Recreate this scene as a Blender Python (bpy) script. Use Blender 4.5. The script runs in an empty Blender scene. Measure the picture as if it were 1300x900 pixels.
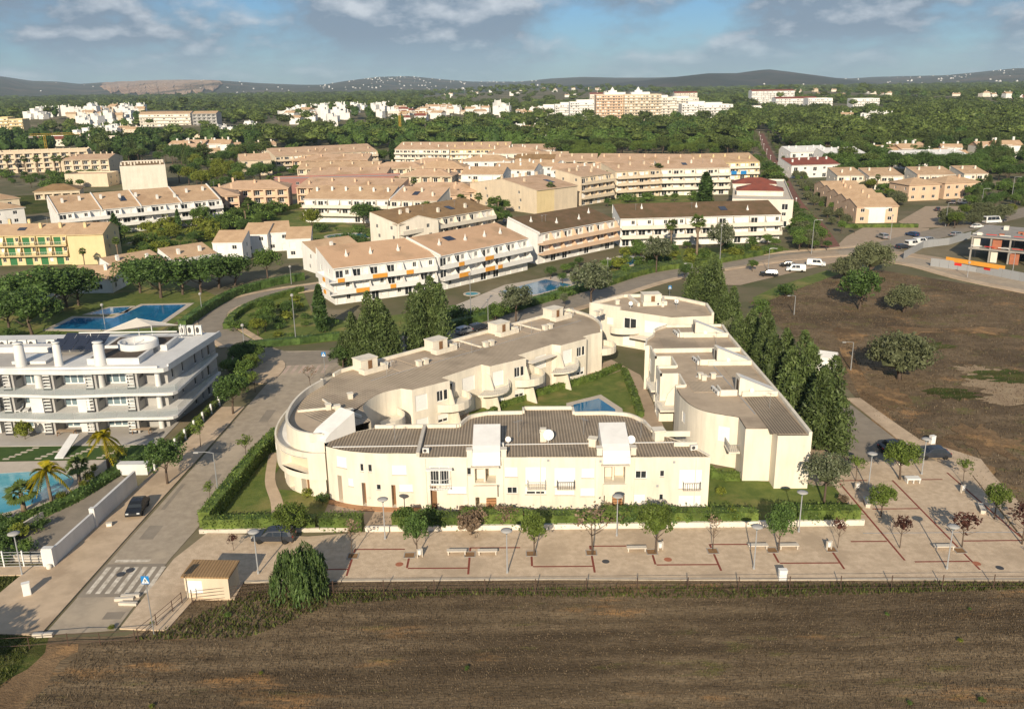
import bpy, bmesh, math, random
import numpy as np
from mathutils import Vector, Matrix
random.seed(11)
rng = np.random.default_rng(5)
scene = bpy.context.scene
col = scene.collection
R = math.radians

# ---------------------------------------------------------------- camera
CAM_H, FOC = 48.0, 1100.0
PITCH, ROLL = math.atan(343 / 1100.0), R(0.8)
cam_d = bpy.data.cameras.new('camera')
cam = bpy.data.objects.new('camera', cam_d); col.objects.link(cam)
cam_d.sensor_fit = 'HORIZONTAL'; cam_d.sensor_width = 36; cam_d.lens = 36 * FOC / 1300
cam_d.clip_start = 0.5; cam_d.clip_end = 60000
_dn = Vector((0, -math.sin(PITCH), -math.cos(PITCH))); _rt = Vector((1, 0, 0))
_r = math.cos(ROLL) * _rt + math.sin(ROLL) * _dn
_u = -(-math.sin(ROLL) * _rt + math.cos(ROLL) * _dn)
_b = Vector((0, -math.cos(PITCH), math.sin(PITCH)))
cam.matrix_world = Matrix(((_r.x, _u.x, _b.x, 0), (_r.y, _u.y, _b.y, 0), (_r.z, _u.z, _b.z, CAM_H), (0, 0, 0, 1)))
scene.camera = cam

# ---------------------------------------------------------------- light
SUN_AZ, SUN_EL = R(9.7), R(24.0)          # light travels towards +y, 9.7 deg to the right
sd = bpy.data.lights.new('sun', 'SUN'); sd.energy = 4.8; sd.angle = R(0.5); sd.color = (1.0, 0.86, 0.66)
sun = bpy.data.objects.new('sun', sd); col.objects.link(sun)
sun.rotation_euler = Vector((math.sin(SUN_AZ) * math.cos(SUN_EL), math.cos(SUN_AZ) * math.cos(SUN_EL), -math.sin(SUN_EL))).to_track_quat('-Z', 'Y').to_euler()
world = bpy.data.worlds.new('World'); scene.world = world; world.use_nodes = True
vs = scene.view_settings; vs.view_transform = 'Standard'; vs.look = 'None'; vs.gamma = 1.0; vs.exposure = 0.30
vs.use_curve_mapping = False
scene.cycles.use_denoising = True
scene.cycles.max_bounces = 6; scene.cycles.diffuse_bounces = 3; scene.cycles.transparent_max_bounces = 8
scene.cycles.volume_bounces = 1


def world_nodes():
    nt = world.node_tree; nt.nodes.clear(); N = nt.nodes.new; L = nt.links.new
    out = N('ShaderNodeOutputWorld'); bg = N('ShaderNodeBackground'); bg.inputs[1].default_value = 0.14
    sky = N('ShaderNodeTexSky'); sky.sky_type = 'NISHITA'; sky.sun_disc = False
    sky.sun_elevation = SUN_EL; sky.sun_rotation = math.pi + SUN_AZ
    sky.air_density = 1.0; sky.dust_density = 0.15; sky.ozone_density = 2.2; sky.altitude = 50
    tc = N('ShaderNodeTexCoord'); sep = N('ShaderNodeSeparateXYZ'); L(tc.outputs['Generated'], sep.inputs[0])
    # cloud space: azimuth and elevation (clouds stretched sideways near the horizon)
    at = N('ShaderNodeMath'); at.operation = 'ARCTAN2'; L(sep.outputs[0], at.inputs[0]); L(sep.outputs[1], at.inputs[1])
    el = N('ShaderNodeMath'); el.operation = 'POWER'; el.inputs[1].default_value = 0.75
    mx = N('ShaderNodeMath'); mx.operation = 'MAXIMUM'; mx.inputs[1].default_value = 0.0; L(sep.outputs[2], mx.inputs[0]); L(mx.outputs[0], el.inputs[0])
    cb = N('ShaderNodeCombineXYZ'); L(at.outputs[0], cb.inputs[0]); L(el.outputs[0], cb.inputs[1])
    mp = N('ShaderNodeMapping'); mp.inputs['Scale'].default_value = (4.0, 5.6, 1); mp.inputs['Location'].default_value = (1.46, 0.35, 5.2); L(cb.outputs[0], mp.inputs[0])
    n1 = N('ShaderNodeTexNoise'); n1.inputs['Scale'].default_value = 1.35; n1.inputs['Detail'].default_value = 9; n1.inputs['Roughness'].default_value = 0.56; L(mp.outputs[0], n1.inputs['Vector'])
    r1 = N('ShaderNodeValToRGB'); r1.color_ramp.elements[0].position = 0.40; r1.color_ramp.elements[1].position = 0.52; L(n1.outputs['Fac'], r1.inputs[0])
    # grey bellies and bright tops: the same noise looked at a little lower
    mp2 = N('ShaderNodeMapping'); mp2.inputs['Location'].default_value = (0.02, 0.10, 0.0); L(mp.outputs[0], mp2.inputs[0])
    n2 = N('ShaderNodeTexNoise'); n2.inputs['Scale'].default_value = 1.35; n2.inputs['Detail'].default_value = 9; n2.inputs['Roughness'].default_value = 0.56; L(mp2.outputs[0], n2.inputs['Vector'])
    df = N('ShaderNodeMath'); df.operation = 'SUBTRACT'; L(n1.outputs['Fac'], df.inputs[0]); L(n2.outputs['Fac'], df.inputs[1])
    r2 = N('ShaderNodeValToRGB'); r2.color_ramp.elements[0].position = 0.0; r2.color_ramp.elements[1].position = 0.12
    r2.color_ramp.elements[0].color = (1.25, 1.64, 2.15, 1); r2.color_ramp.elements[1].color = (3.9, 4.1, 4.35, 1)
    L(df.outputs[0], r2.inputs[0])
    # coverage: less cloud low down by the hills
    cv = N('ShaderNodeMapRange'); cv.inputs['From Min'].default_value = 0.004; cv.inputs['From Max'].default_value = 0.05; L(sep.outputs[2], cv.inputs['Value'])
    cv.inputs['To Min'].default_value = 0.35; cv.inputs['To Max'].default_value = 0.92
    m = N('ShaderNodeMath'); m.operation = 'MULTIPLY'; L(r1.outputs[0], m.inputs[0]); L(cv.outputs[0], m.inputs[1])
    mix = N('ShaderNodeMix'); mix.data_type = 'RGBA'; L(m.outputs[0], mix.inputs['Factor'])
    # sky tint
    hs = N('ShaderNodeMix'); hs.data_type = 'RGBA'; hs.blend_type = 'MULTIPLY'; hs.inputs['Factor'].default_value = 1.0
    hs.inputs['B'].default_value = (0.205, 0.325, 0.48, 1); L(sky.outputs[0], hs.inputs['A'])
    L(hs.outputs['Result'], mix.inputs['A']); L(r2.outputs[0], mix.inputs['B'])
    L(mix.outputs['Result'], bg.inputs[0]); L(bg.outputs[0], out.inputs[0])


world_nodes()


# ---------------------------------------------------------------- photo pixel -> place on a level plane
def G(u, v, z=0.0):
    x, y = u - 650.0, v - 450.0
    xr = x * math.cos(ROLL) - y * math.sin(ROLL); yr = x * math.sin(ROLL) + y * math.cos(ROLL)
    Y = FOC * math.cos(PITCH) - yr * math.sin(PITCH); Z = -FOC * math.sin(PITCH) - yr * math.cos(PITCH)
    t = (z - CAM_H) / Z
    return (xr * t, Y * t)


def top_h(u, v, x, y):
    "height over (x, y) that the photograph shows at row v"
    lo, hi = 0.0, 47.0
    for _ in range(40):
        m = (lo + hi) / 2; z = m - CAM_H
        d = y * math.cos(PITCH) - z * math.sin(PITCH); dn = -(y * math.sin(PITCH) + z * math.cos(PITCH))
        vv = 450 - FOC * x / d * math.sin(ROLL) + FOC * dn / d * math.cos(ROLL)
        if vv > v: lo = m
        else: hi = m
    return lo


# ---------------------------------------------------------------- materials
def mat(name, c, rough=0.8, c2=None, nscale=0.5, bump=0.0, bscale=8.0, metal=0.0, spec=0.3, stretch=(1, 1, 1), rnd=0.0, c3=None, n3=0.05, coord='Object', stain=0.0):
    m = bpy.data.materials.new(name); m.use_nodes = True
    nt = m.node_tree; b = nt.nodes['Principled BSDF']; N = nt.nodes.new; L = nt.links.new
    b.inputs['Roughness'].default_value = rough; b.inputs['Metallic'].default_value = metal; b.inputs['Specular IOR Level'].default_value = spec
    b.inputs['Base Color'].default_value = (*c, 1)
    tc = N('ShaderNodeTexCoord'); mp = N('ShaderNodeMapping'); mp.inputs['Scale'].default_value = stretch
    L(tc.outputs[coord], mp.inputs[0])
    cur = None
    if c2 is not None:
        n = N('ShaderNodeTexNoise'); n.inputs['Scale'].default_value = nscale; n.inputs['Detail'].default_value = 6; n.inputs['Roughness'].default_value = 0.62
        L(mp.outputs[0], n.inputs['Vector'])
        rp = N('ShaderNodeValToRGB'); rp.color_ramp.elements[0].position = 0.36; rp.color_ramp.elements[1].position = 0.64
        rp.color_ramp.elements[0].color = (*c, 1); rp.color_ramp.elements[1].color = (*c2, 1); L(n.outputs['Fac'], rp.inputs[0]); cur = rp.outputs[0]
    if c3 is not None:
        n = N('ShaderNodeTexNoise'); n.inputs['Scale'].default_value = n3; n.inputs['Detail'].default_value = 7; n.inputs['Roughness'].default_value = 0.6
        L(mp.outputs[0], n.inputs['Vector'])
        rp = N('ShaderNodeValToRGB'); rp.color_ramp.elements[0].position = 0.52; rp.color_ramp.elements[1].position = 0.64; L(n.outputs['Fac'], rp.inputs[0])
        mx = N('ShaderNodeMix'); mx.data_type = 'RGBA'; L(rp.outputs[0], mx.inputs['Factor']); L(cur, mx.inputs['A']); mx.inputs['B'].default_value = (*c3, 1); cur = mx.outputs['Result']
    if stain:
        # rain streaks and grime running down walls
        mp2 = N('ShaderNodeMapping'); mp2.inputs['Scale'].default_value = (0.8, 0.8, 0.13); L(tc.outputs[coord], mp2.inputs[0])
        n = N('ShaderNodeTexNoise'); n.inputs['Scale'].default_value = 1.0; n.inputs['Detail'].default_value = 6; n.inputs['Roughness'].default_value = 0.65; L(mp2.outputs[0], n.inputs['Vector'])
        mr = N('ShaderNodeMapRange'); mr.inputs['From Min'].default_value = 0.42; mr.inputs['From Max'].default_value = 0.75; mr.inputs['To Min'].default_value = 1.0; mr.inputs['To Max'].default_value = 1 - stain; L(n.outputs['Fac'], mr.inputs['Value'])
        mu = N('ShaderNodeMix'); mu.data_type = 'RGBA'; mu.blend_type = 'MULTIPLY'; mu.inputs['Factor'].default_value = 1
        if cur is None:
            mu.inputs['A'].default_value = (*c, 1)
        else: L(cur, mu.inputs['A'])
        L(mr.outputs[0], mu.inputs['B']); cur = mu.outputs['Result']
    if rnd:
        oi = N('ShaderNodeObjectInfo'); mr = N('ShaderNodeMapRange'); mr.inputs['To Min'].default_value = 1 - rnd; mr.inputs['To Max'].default_value = 1 + rnd; L(oi.outputs['Random'], mr.inputs['Value'])
        mu = N('ShaderNodeMix'); mu.data_type = 'RGBA'; mu.blend_type = 'MULTIPLY'; mu.inputs['Factor'].default_value = 1
        if cur is None: mu.inputs['A'].default_value = (*c, 1)
        else: L(cur, mu.inputs['A'])
        L(mr.outputs[0], mu.inputs['B']); cur = mu.outputs['Result']
    if cur is not None: L(cur, b.inputs['Base Color'])
    if bump:
        n = N('ShaderNodeTexNoise'); n.inputs['Scale'].default_value = bscale; n.inputs['Detail'].default_value = 5; L(mp.outputs[0], n.inputs['Vector'])
        bp = N('ShaderNodeBump'); bp.inputs['Strength'].default_value = bump; bp.inputs['Distance'].default_value = 0.1; L(n.outputs['Fac'], bp.inputs['Height']); L(bp.outputs[0], b.inputs['Normal'])
    return m


def ribbed(name, c, c2, pitch=0.3, depth=0.6, axis='X', rough=0.85, groove=0.55, c3=None):
    "tile / corrugated roof sheet: ribs across `axis` of the object, mottled"
    m = mat(name, c, rough, c2, 0.35, c3=c3, n3=0.12)
    nt = m.node_tree; b = nt.nodes['Principled BSDF']; N = nt.nodes.new; L = nt.links.new
    tc = N('ShaderNodeTexCoord'); w = N('ShaderNodeTexWave'); w.wave_type = 'BANDS'; w.bands_direction = axis
    w.inputs['Scale'].default_value = 0.314 / pitch; w.inputs['Distortion'].default_value = 0.4; w.inputs['Detail'].default_value = 1; w.inputs['Detail Scale'].default_value = 0.4
    L(tc.outputs['Object'], w.inputs['Vector'])
    bp = N('ShaderNodeBump'); bp.inputs['Strength'].default_value = depth; bp.inputs['Distance'].default_value = pitch * 0.35; L(w.outputs['Fac'], bp.inputs['Height']); L(bp.outputs[0], b.inputs['Normal'])
    src = b.inputs['Base Color'].links[0].from_socket
    mr = N('ShaderNodeMapRange'); mr.inputs['To Min'].default_value = groove; mr.inputs['To Max'].default_value = 1.08; L(w.outputs['Fac'], mr.inputs['Value'])
    mu = N('ShaderNodeMix'); mu.data_type = 'RGBA'; mu.blend_type = 'MULTIPLY'; mu.inputs['Factor'].default_value = 1; L(src, mu.inputs['A']); L(mr.outputs[0], mu.inputs['B']); L(mu.outputs['Result'], b.inputs['Base Color'])
    return m


def leafmat(name, c, c2, var=0.25, trans=0.25, hue=0.0):
    m = bpy.data.materials.new(name); m.use_nodes = True
    nt = m.node_tree; b = nt.nodes['Principled BSDF']; N = nt.nodes.new; L = nt.links.new
    b.inputs['Roughness'].default_value = 0.55; b.inputs['Specular IOR Level'].default_value = 0.25
    ge = N('ShaderNodeNewGeometry'); rp = N('ShaderNodeValToRGB'); rp.color_ramp.elements[0].color = (*c, 1); rp.color_ramp.elements[1].color = (*c2, 1)
    L(ge.outputs['Random Per Island'], rp.inputs[0])
    oi = N('ShaderNodeObjectInfo'); mr = N('ShaderNodeMapRange'); mr.inputs['To Min'].default_value = 1 - var; mr.inputs['To Max'].default_value = 1 + var; L(oi.outputs['Random'], mr.inputs['Value'])
    mu = N('ShaderNodeMix'); mu.data_type = 'RGBA'; mu.blend_type = 'MULTIPLY'; mu.inputs['Factor'].default_value = 1; L(rp.outputs[0], mu.inputs['A']); L(mr.outputs[0], mu.inputs['B'])
    tc = N('ShaderNodeTexCoord'); nz = N('ShaderNodeTexNoise'); nz.inputs['Scale'].default_value = 0.9; nz.inputs['Detail'].default_value = 3; L(tc.outputs['Object'], nz.inputs['Vector'])
    m3 = N('ShaderNodeMapRange'); m3.inputs['From Min'].default_value = .35; m3.inputs['From Max'].default_value = .65; m3.inputs['To Min'].default_value = .68; m3.inputs['To Max'].default_value = 1.35; L(nz.outputs['Fac'], m3.inputs['Value'])
    mv = N('ShaderNodeMix'); mv.data_type = 'RGBA'; mv.blend_type = 'MULTIPLY'; mv.inputs['Factor'].default_value = 1; L(mu.outputs['Result'], mv.inputs['A']); L(m3.outputs[0], mv.inputs['B']); mu = mv
    L(mu.outputs['Result'], b.inputs['Base Color'])
    tr = N('ShaderNodeBsdfTranslucent'); L(mu.outputs['Result'], tr.inputs['Color'])
    ms = N('ShaderNodeMixShader'); ms.inputs[0].default_value = trans; L(b.outputs[0], ms.inputs[1]); L(tr.outputs[0], ms.inputs[2])
    L(ms.outputs[0], nt.nodes['Material Output'].inputs['Surface'])
    return m


def glassmat(name, c, rough=0.08, spec=0.6):
    return mat(name, c, rough, spec=spec)


# ---------------------------------------------------------------- mesh builder
class MB:
    def __init__(s): s.v, s.f, s.m = [], [], []
    def quad(s, a, b, c, d, mi=0):
        n = len(s.v); s.v += [a, b, c, d]; s.f.append((n, n + 1, n + 2, n + 3)); s.m.append(mi)
    def tri(s, a, b, c, mi=0):
        n = len(s.v); s.v += [a, b, c]; s.f.append((n, n + 1, n + 2)); s.m.append(mi)
    def poly(s, pts, mi=0):
        n = len(s.v); s.v += list(pts); s.f.append(tuple(range(n, n + len(pts)))); s.m.append(mi)
    def box(s, x0, y0, z0, x1, y1, z1, mi=0):
        n = len(s.v); s.v += [(x0, y0, z0), (x1, y0, z0), (x1, y1, z0), (x0, y1, z0), (x0, y0, z1), (x1, y0, z1), (x1, y1, z1), (x0, y1, z1)]
        for f in ((0, 3, 2, 1), (4, 5, 6, 7), (0, 1, 5, 4), (1, 2, 6, 5), (2, 3, 7, 6), (3, 0, 4, 7)):
            s.f.append(tuple(n + i for i in f)); s.m.append(mi)
    def obox(s, p, q, w, z0, z1, mi=0, w0=None):
        "box along p->q in plan, half widths either side"
        dx, dy = q[0] - p[0], q[1] - p[1]; l = math.hypot(dx, dy) or 1; nx, ny = -dy / l, dx / l
        a = w if w0 is None else w0
        s.prism([(p[0] - nx * a, p[1] - ny * a), (q[0] - nx * a, q[1] - ny * a), (q[0] + nx * w, q[1] + ny * w), (p[0] + nx * w, p[1] + ny * w)], z0, z1, mi)
    def prism(s, poly, z0, z1, mi=0, top=None, cap=True):
        if area(poly) < 0: poly = poly[::-1]
        n = len(s.v); k = len(poly); s.v += [(p[0], p[1], z0) for p in poly] + [(p[0], p[1], z1) for p in poly]
        for i in range(k):
            j = (i + 1) % k; s.f.append((n + i, n + j, n + k + j, n + k + i)); s.m.append(mi)
        if cap:
            s.f.append(tuple(n + k + i for i in range(k))); s.m.append(mi if top is None else top)
            s.f.append(tuple(n + i for i in range(k))[::-1]); s.m.append(mi)
    def tube(s, pts, rs, n=8, mi=0, cap=True):
        if not hasattr(rs, '__len__'): rs = [rs] * len(pts)
        base = len(s.v); P = [Vector(p) for p in pts]
        for i, p in enumerate(P):
            d = (P[min(i + 1, len(P) - 1)] - P[max(i - 1, 0)]).normalized()
            a = d.orthogonal().normalized() if abs(d.z) < 0.99 else Vector((1, 0, 0)); a = (a - d * a.dot(d)).normalized(); b = d.cross(a)
            for k in range(n):
                t = 2 * math.pi * k / n; s.v.append(tuple(p + rs[i] * (math.cos(t) * a + math.sin(t) * b)))
        for i in range(len(P) - 1):
            for k in range(n):
                j = (k + 1) % n; s.f.append((base + i * n + k, base + i * n + j, base + (i + 1) * n + j, base + (i + 1) * n + k)); s.m.append(mi)
        if cap:
            s.f.append(tuple(base + k for k in range(n))[::-1]); s.m.append(mi)
            s.f.append(tuple(base + (len(P) - 1) * n + k for k in range(n))); s.m.append(mi)
    def lathe(s, prof, n=16, c=(0, 0), mi=0):
        base = len(s.v)
        for r, z in prof:
            for k in range(n):
                t = 2 * math.pi * k / n; s.v.append((c[0] + r * math.cos(t), c[1] + r * math.sin(t), z))
        for i in range(len(prof) - 1):
            for k in range(n):
                j = (k + 1) % n; s.f.append((base + i * n + k, base + i * n + j, base + (i + 1) * n + j, base + (i + 1) * n + k)); s.m.append(mi)
        s.f.append(tuple(base + (len(prof) - 1) * n + k for k in range(n))); s.m.append(mi)
    def mesh(s, name, mats, o=(0, 0, 0), smooth=False):
        me = bpy.data.meshes.new(name)
        me.from_pydata([(a - o[0], b - o[1], c - o[2]) for a, b, c in s.v], [], s.f)
        mats = mats if isinstance(mats, (list, tuple)) else [mats]
        for m in mats: me.materials.append(m)
        if len(mats) > 1: me.polygons.foreach_set('material_index', s.m)
        if smooth: me.polygons.foreach_set('use_smooth', [True] * len(me.polygons))
        me.update(); return me
    def build(s, name, mats, parent=None, o=None, smooth=False):
        if o is None: o = (0, 0, 0) if parent is None else tuple(parent['_o']) if '_o' in parent else (0, 0, 0)
        return obj(name, s.mesh(name, mats, o, smooth), parent, o if parent is None else (0, 0, 0))


def area(p): return 0.5 * sum(p[i][0] * p[(i + 1) % len(p)][1] - p[(i + 1) % len(p)][0] * p[i][1] for i in range(len(p)))


def obj(name, me, parent=None, loc=(0, 0, 0), rz=0.0, scale=None):
    o = bpy.data.objects.new(name, me); col.objects.link(o); o.location = loc
    if rz: o.rotation_euler = (0, 0, rz)
    if scale: o.scale = scale
    if parent: o.parent = parent
    return o


def tag(o, label, cat, group=None):
    o['label'] = label; o['category'] = cat
    if group: o['group'] = group
    return o


def thing(name, label, cat, loc=(0, 0, 0), rz=0.0, group=None):
    o = obj(name, None, None, loc, rz); o.empty_display_size = 0.3
    return tag(o, label, cat, group)


ORG = {}
def wthing(name, label, cat, x, y, group=None):
    "a thing whose part meshes are written in world coordinates"
    t = thing(name, label, cat, (x, y, 0), 0, group); ORG[t] = (x, y, 0); return t


def wpart(mb, name, mats, t, smooth=False, parent=None):
    return obj(name, mb.mesh(name, mats, ORG[t], smooth), parent or t)


def struct(name, mb, m):
    o = mb.build(name, m); o['kind'] = 'structure'; return o


def dup(root, loc, rz=0.0, label=None, scale=None, group=None):
    r = root.copy(); col.objects.link(r); r.location = loc; r.rotation_euler = (0, 0, rz)
    if scale: r.scale = scale if hasattr(scale, '__len__') else (scale,) * 3
    if label: r['label'] = label
    if group: r['group'] = group
    for ch in root.children:
        c = ch.copy(); col.objects.link(c); c.parent = r
        for g in ch.children:
            d = g.copy(); col.objects.link(d); d.parent = c
    return r


def offset(poly, d):
    "mitred inward offset of a CCW polygon"
    out = []; k = len(poly)
    for i in range(k):
        p0, p1, p2 = poly[i - 1], poly[i], poly[(i + 1) % k]
        a = Vector((p1[0] - p0[0], p1[1] - p0[1])).normalized(); b = Vector((p2[0] - p1[0], p2[1] - p1[1])).normalized()
        na, nb = Vector((-a.y, a.x)), Vector((-b.y, b.x)); m = (na + nb)
        l = m.length
        if l < 1e-4: m = na; q = d
        else: m = m / l; q = d / max(0.35, m.dot(na))
        out.append((p1[0] + m.x * q, p1[1] + m.y * q))
    return out


def smooth_path(pts, n=6, closed=False):
    "Catmull-Rom through plan points"
    out = []; k = len(pts)
    for i in range(k if closed else k - 1):
        p = [Vector((*pts[(i + j - 1) % k],)) if closed else Vector(pts[min(max(i + j - 1, 0), k - 1)]) for j in range(4)]
        for s in range(n):
            t = s / n
            q = 0.5 * ((2 * p[1]) + (-p[0] + p[2]) * t + (2 * p[0] - 5 * p[1] + 4 * p[2] - p[3]) * t * t + (-p[0] + 3 * p[1] - 3 * p[2] + p[3]) * t ** 3)
            out.append((q.x, q.y))
    if not closed: out.append(tuple(pts[-1])[:2])
    return out


def ribbon(name, pts, w, z, m, smooth=True, w2=None):
    pts = smooth_path(pts, 6) if smooth else pts
    mb = MB(); k = len(pts); Lp = []; Rp = []
    for i, p in enumerate(pts):
        a = pts[max(i - 1, 0)]; b = pts[min(i + 1, k - 1)]; dx, dy = b[0] - a[0], b[1] - a[1]; l = math.hypot(dx, dy)
        hw = w / 2 if w2 is None else (w + (w2 - w) * i / (k - 1)) / 2
        Lp.append((p[0] - dy / l * hw, p[1] + dx / l * hw, z)); Rp.append((p[0] + dy / l * hw, p[1] - dx / l * hw, z))
    for i in range(k - 1): mb.quad(Rp[i], Rp[i + 1], Lp[i + 1], Lp[i])
    return struct(name, mb, m)


def sheet(name, pts, z, m, thick=0.0):
    if area(pts) < 0: pts = pts[::-1]
    mb = MB()
    if thick: mb.prism(pts, z - thick, z)
    else: mb.poly([(p[0], p[1], z) for p in pts])
    return struct(name, mb, m)


def psheet(name, pix, z, m, thick=0.0): return sheet(name, [G(u, v, z) for u, v in pix], z, m, thick)


# ---------------------------------------------------------------- walls with real openings
def path_len(path): return [0.0] + list(np.cumsum([math.hypot(path[i + 1][0] - path[i][0], path[i + 1][1] - path[i][1]) for i in range(len(path) - 1)]))


def path_at(path, cum, s):
    s = min(max(s, 0), cum[-1])
    for i in range(len(path) - 1):
        if s <= cum[i + 1] + 1e-9:
            l = cum[i + 1] - cum[i]; t = (s - cum[i]) / l if l else 0
            a, b = path[i], path[i + 1]; dx, dy = (b[0] - a[0]) / l, (b[1] - a[1]) / l
            return (a[0] + (b[0] - a[0]) * t, a[1] + (b[1] - a[1]) * t), (dx, dy)


def wall(mb, path, z0, z1, holes=(), deep=0.18, mi=0):
    "sheet wall along path (outside on the right hand); holes (s0, s1, za, zb) get reveals going in"
    cum = path_len(path)
    S = sorted(set([round(c, 4) for c in cum] + [round(x, 4) for h in holes for x in h[:2]]))
    Z = sorted(set([round(z0, 4), round(z1, 4)] + [round(x, 4) for h in holes for x in h[2:4]]))
    pts = [path_at(path, cum, s)[0] for s in S]
    n = len(S); base = len(mb.v)
    for z in Z: mb.v += [(p[0], p[1], z) for p in pts]
    for i in range(n - 1):
        sm = (S[i] + S[i + 1]) / 2
        for k in range(len(Z) - 1):
            zm = (Z[k] + Z[k + 1]) / 2
            if any(h[0] < sm < h[1] and h[2] < zm < h[3] for h in holes): continue
            mb.f.append((base + k * n + i, base + k * n + i + 1, base + (k + 1) * n + i + 1, base + (k + 1) * n + i)); mb.m.append(mi)
    for h in holes:
        d = h[4] if len(h) > 4 else deep
        (a, da), (b, db) = path_at(path, cum, h[0] + 1e-4), path_at(path, cum, h[1] - 1e-4)
        ax, ay = a[0] - da[1] * d, a[1] + da[0] * d; bx, by = b[0] - db[1] * d, b[1] + db[0] * d
        za, zb = h[2], h[3]
        mb.quad((a[0], a[1], za), (ax, ay, za), (ax, ay, zb), (a[0], a[1], zb), mi)
        mb.quad((b[0], b[1], za), (b[0], b[1], zb), (bx, by, zb), (bx, by, za), mi)
        mb.quad((a[0], a[1], za), (b[0], b[1], za), (bx, by, za), (ax, ay, za), mi)
        mb.quad((a[0], a[1], zb), (ax, ay, zb), (bx, by, zb), (b[0], b[1], zb), mi)
# ---------------------------------------------------------------- palette
M = {}
M['cream'] = mat('cream_render', (0.785, 0.72, 0.60), 0.85, (0.73, 0.665, 0.55), 0.25, bump=0.05, bscale=3, coord='Object', stain=0.22)
M['white'] = mat('white_render', (0.79, 0.775, 0.74), 0.8, (0.74, 0.725, 0.69), 0.3, stain=0.12)
M['offwhite'] = mat('offwhite_render', (0.76, 0.70, 0.60), 0.85, (0.70, 0.64, 0.545), 0.3, stain=0.15)
M['peach'] = mat('peach_render', (0.70, 0.50, 0.35), 0.85, (0.64, 0.46, 0.32), 0.3, stain=0.12)
M['yellow'] = mat('yellow_render', (0.72, 0.58, 0.33), 0.85, (0.67, 0.535, 0.305), 0.3, stain=0.12)
M['sand'] = mat('sand_render', (0.68, 0.57, 0.42), 0.85, (0.62, 0.52, 0.39), 0.3, stain=0.15)
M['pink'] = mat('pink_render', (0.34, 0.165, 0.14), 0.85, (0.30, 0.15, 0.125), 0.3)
M['greywall'] = mat('grey_render', (0.42, 0.41, 0.39), 0.85, (0.37, 0.365, 0.35), 0.3)
M['tile'] = ribbed('clay_tiles', (0.66, 0.46, 0.285), (0.56, 0.375, 0.225), 0.3, 0.5, 'X', groove=0.72, c3=(0.50, 0.33, 0.20))
M['tile_pink'] = ribbed('pink_clay_tiles', (0.66, 0.455, 0.30), (0.57, 0.38, 0.245), 0.3, 0.5, 'X', groove=0.75, c3=(0.50, 0.33, 0.20))
M['tile_orange'] = ribbed('fresh_clay_tiles', (0.66, 0.43, 0.265), (0.60, 0.385, 0.235), 0.3, 0.5, 'X', groove=0.8, c3=(0.50, 0.33, 0.20))
M['tile_old'] = ribbed('lichen_clay_tiles', (0.22, 0.135, 0.075), (0.15, 0.105, 0.05), 0.3, 0.5, 'X', groove=0.7)
M['tile_ochre'] = ribbed('weathered_tiles', (0.37, 0.235, 0.115), (0.28, 0.175, 0.085), 0.3, 0.5, 'X', groove=0.75)
M['tile_red'] = ribbed('red_tiles', (0.30, 0.085, 0.055), (0.22, 0.07, 0.05), 0.3, 0.5, 'X', groove=0.8)
M['sheet_x'] = ribbed('corrugated_sheet', (0.43, 0.345, 0.25), (0.36, 0.285, 0.205), 0.36, 0.7, 'X', groove=0.55, c3=(0.30, 0.24, 0.175))
M['sheet_y'] = ribbed('corrugated_sheet_cross', (0.56, 0.445, 0.32), (0.46, 0.36, 0.26), 0.36, 0.5, 'Y', groove=0.8, c3=(0.37, 0.29, 0.21))
M['sheet_d'] = ribbed('corrugated_sheet_diagonal', (0.50, 0.40, 0.29), (0.42, 0.335, 0.24), 0.34, 0.5, 'DIAGONAL', groove=0.8, c3=(0.34, 0.27, 0.195))
M['frame'] = mat('white_frame', (0.75, 0.75, 0.73), 0.5)
M['glass'] = glassmat('window_glass', (0.025, 0.03, 0.035))
M['glass_teal'] = glassmat('curtained_glass', (0.15, 0.21, 0.24), 0.12)
M['shutter'] = mat('roller_shutter', (0.80, 0.79, 0.76), 0.6)
M['dark'] = mat('dark_timber', (0.10, 0.07, 0.045), 0.8)  # even dark brown for the stair canopy and stair head doors
M['wood'] = mat('brown_timber', (0.22, 0.12, 0.06), 0.6)
M['green_door'] = mat('green_shutters', (0.035, 0.16, 0.06), 0.5)
M['terra'] = mat('terracotta_tiles', (0.42, 0.23, 0.12), 0.8, (0.36, 0.20, 0.105), 1.5)
M['metal'] = mat('galvanised_steel', (0.42, 0.43, 0.44), 0.45, metal=0.6)
M['grey'] = mat('grey_paint', (0.33, 0.34, 0.35), 0.5)
M['dgrey'] = mat('dark_grey_paint', (0.06, 0.06, 0.065), 0.5)
M['black'] = mat('black_paint', (0.012, 0.013, 0.015), 0.25, spec=0.6)
M['stone'] = mat('pale_concrete', (0.62, 0.56, 0.47), 0.85, (0.54, 0.485, 0.41), 1.2, bump=0.2, bscale=10)
M['concrete'] = mat('raw_concrete', (0.36, 0.335, 0.30), 0.9, (0.28, 0.26, 0.235), 0.6, bump=0.2)
M['brick'] = mat('hollow_brick', (0.42, 0.16, 0.09), 0.9, (0.34, 0.13, 0.075), 1.0)
M['orange'] = mat('orange_awning', (0.72, 0.33, 0.05), 0.7, (0.66, 0.30, 0.045), 1.0)
M['blue'] = mat('blue_sign', (0.02, 0.20, 0.50), 0.4)
M['red'] = mat('red_sign', (0.60, 0.03, 0.025), 0.5)
M['solar'] = mat('solar_cells', (0.018, 0.022, 0.04), 0.12, spec=0.7)
M['deck'] = mat('dark_decking', (0.10, 0.075, 0.055), 0.8, (0.075, 0.058, 0.045), 2)
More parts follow.
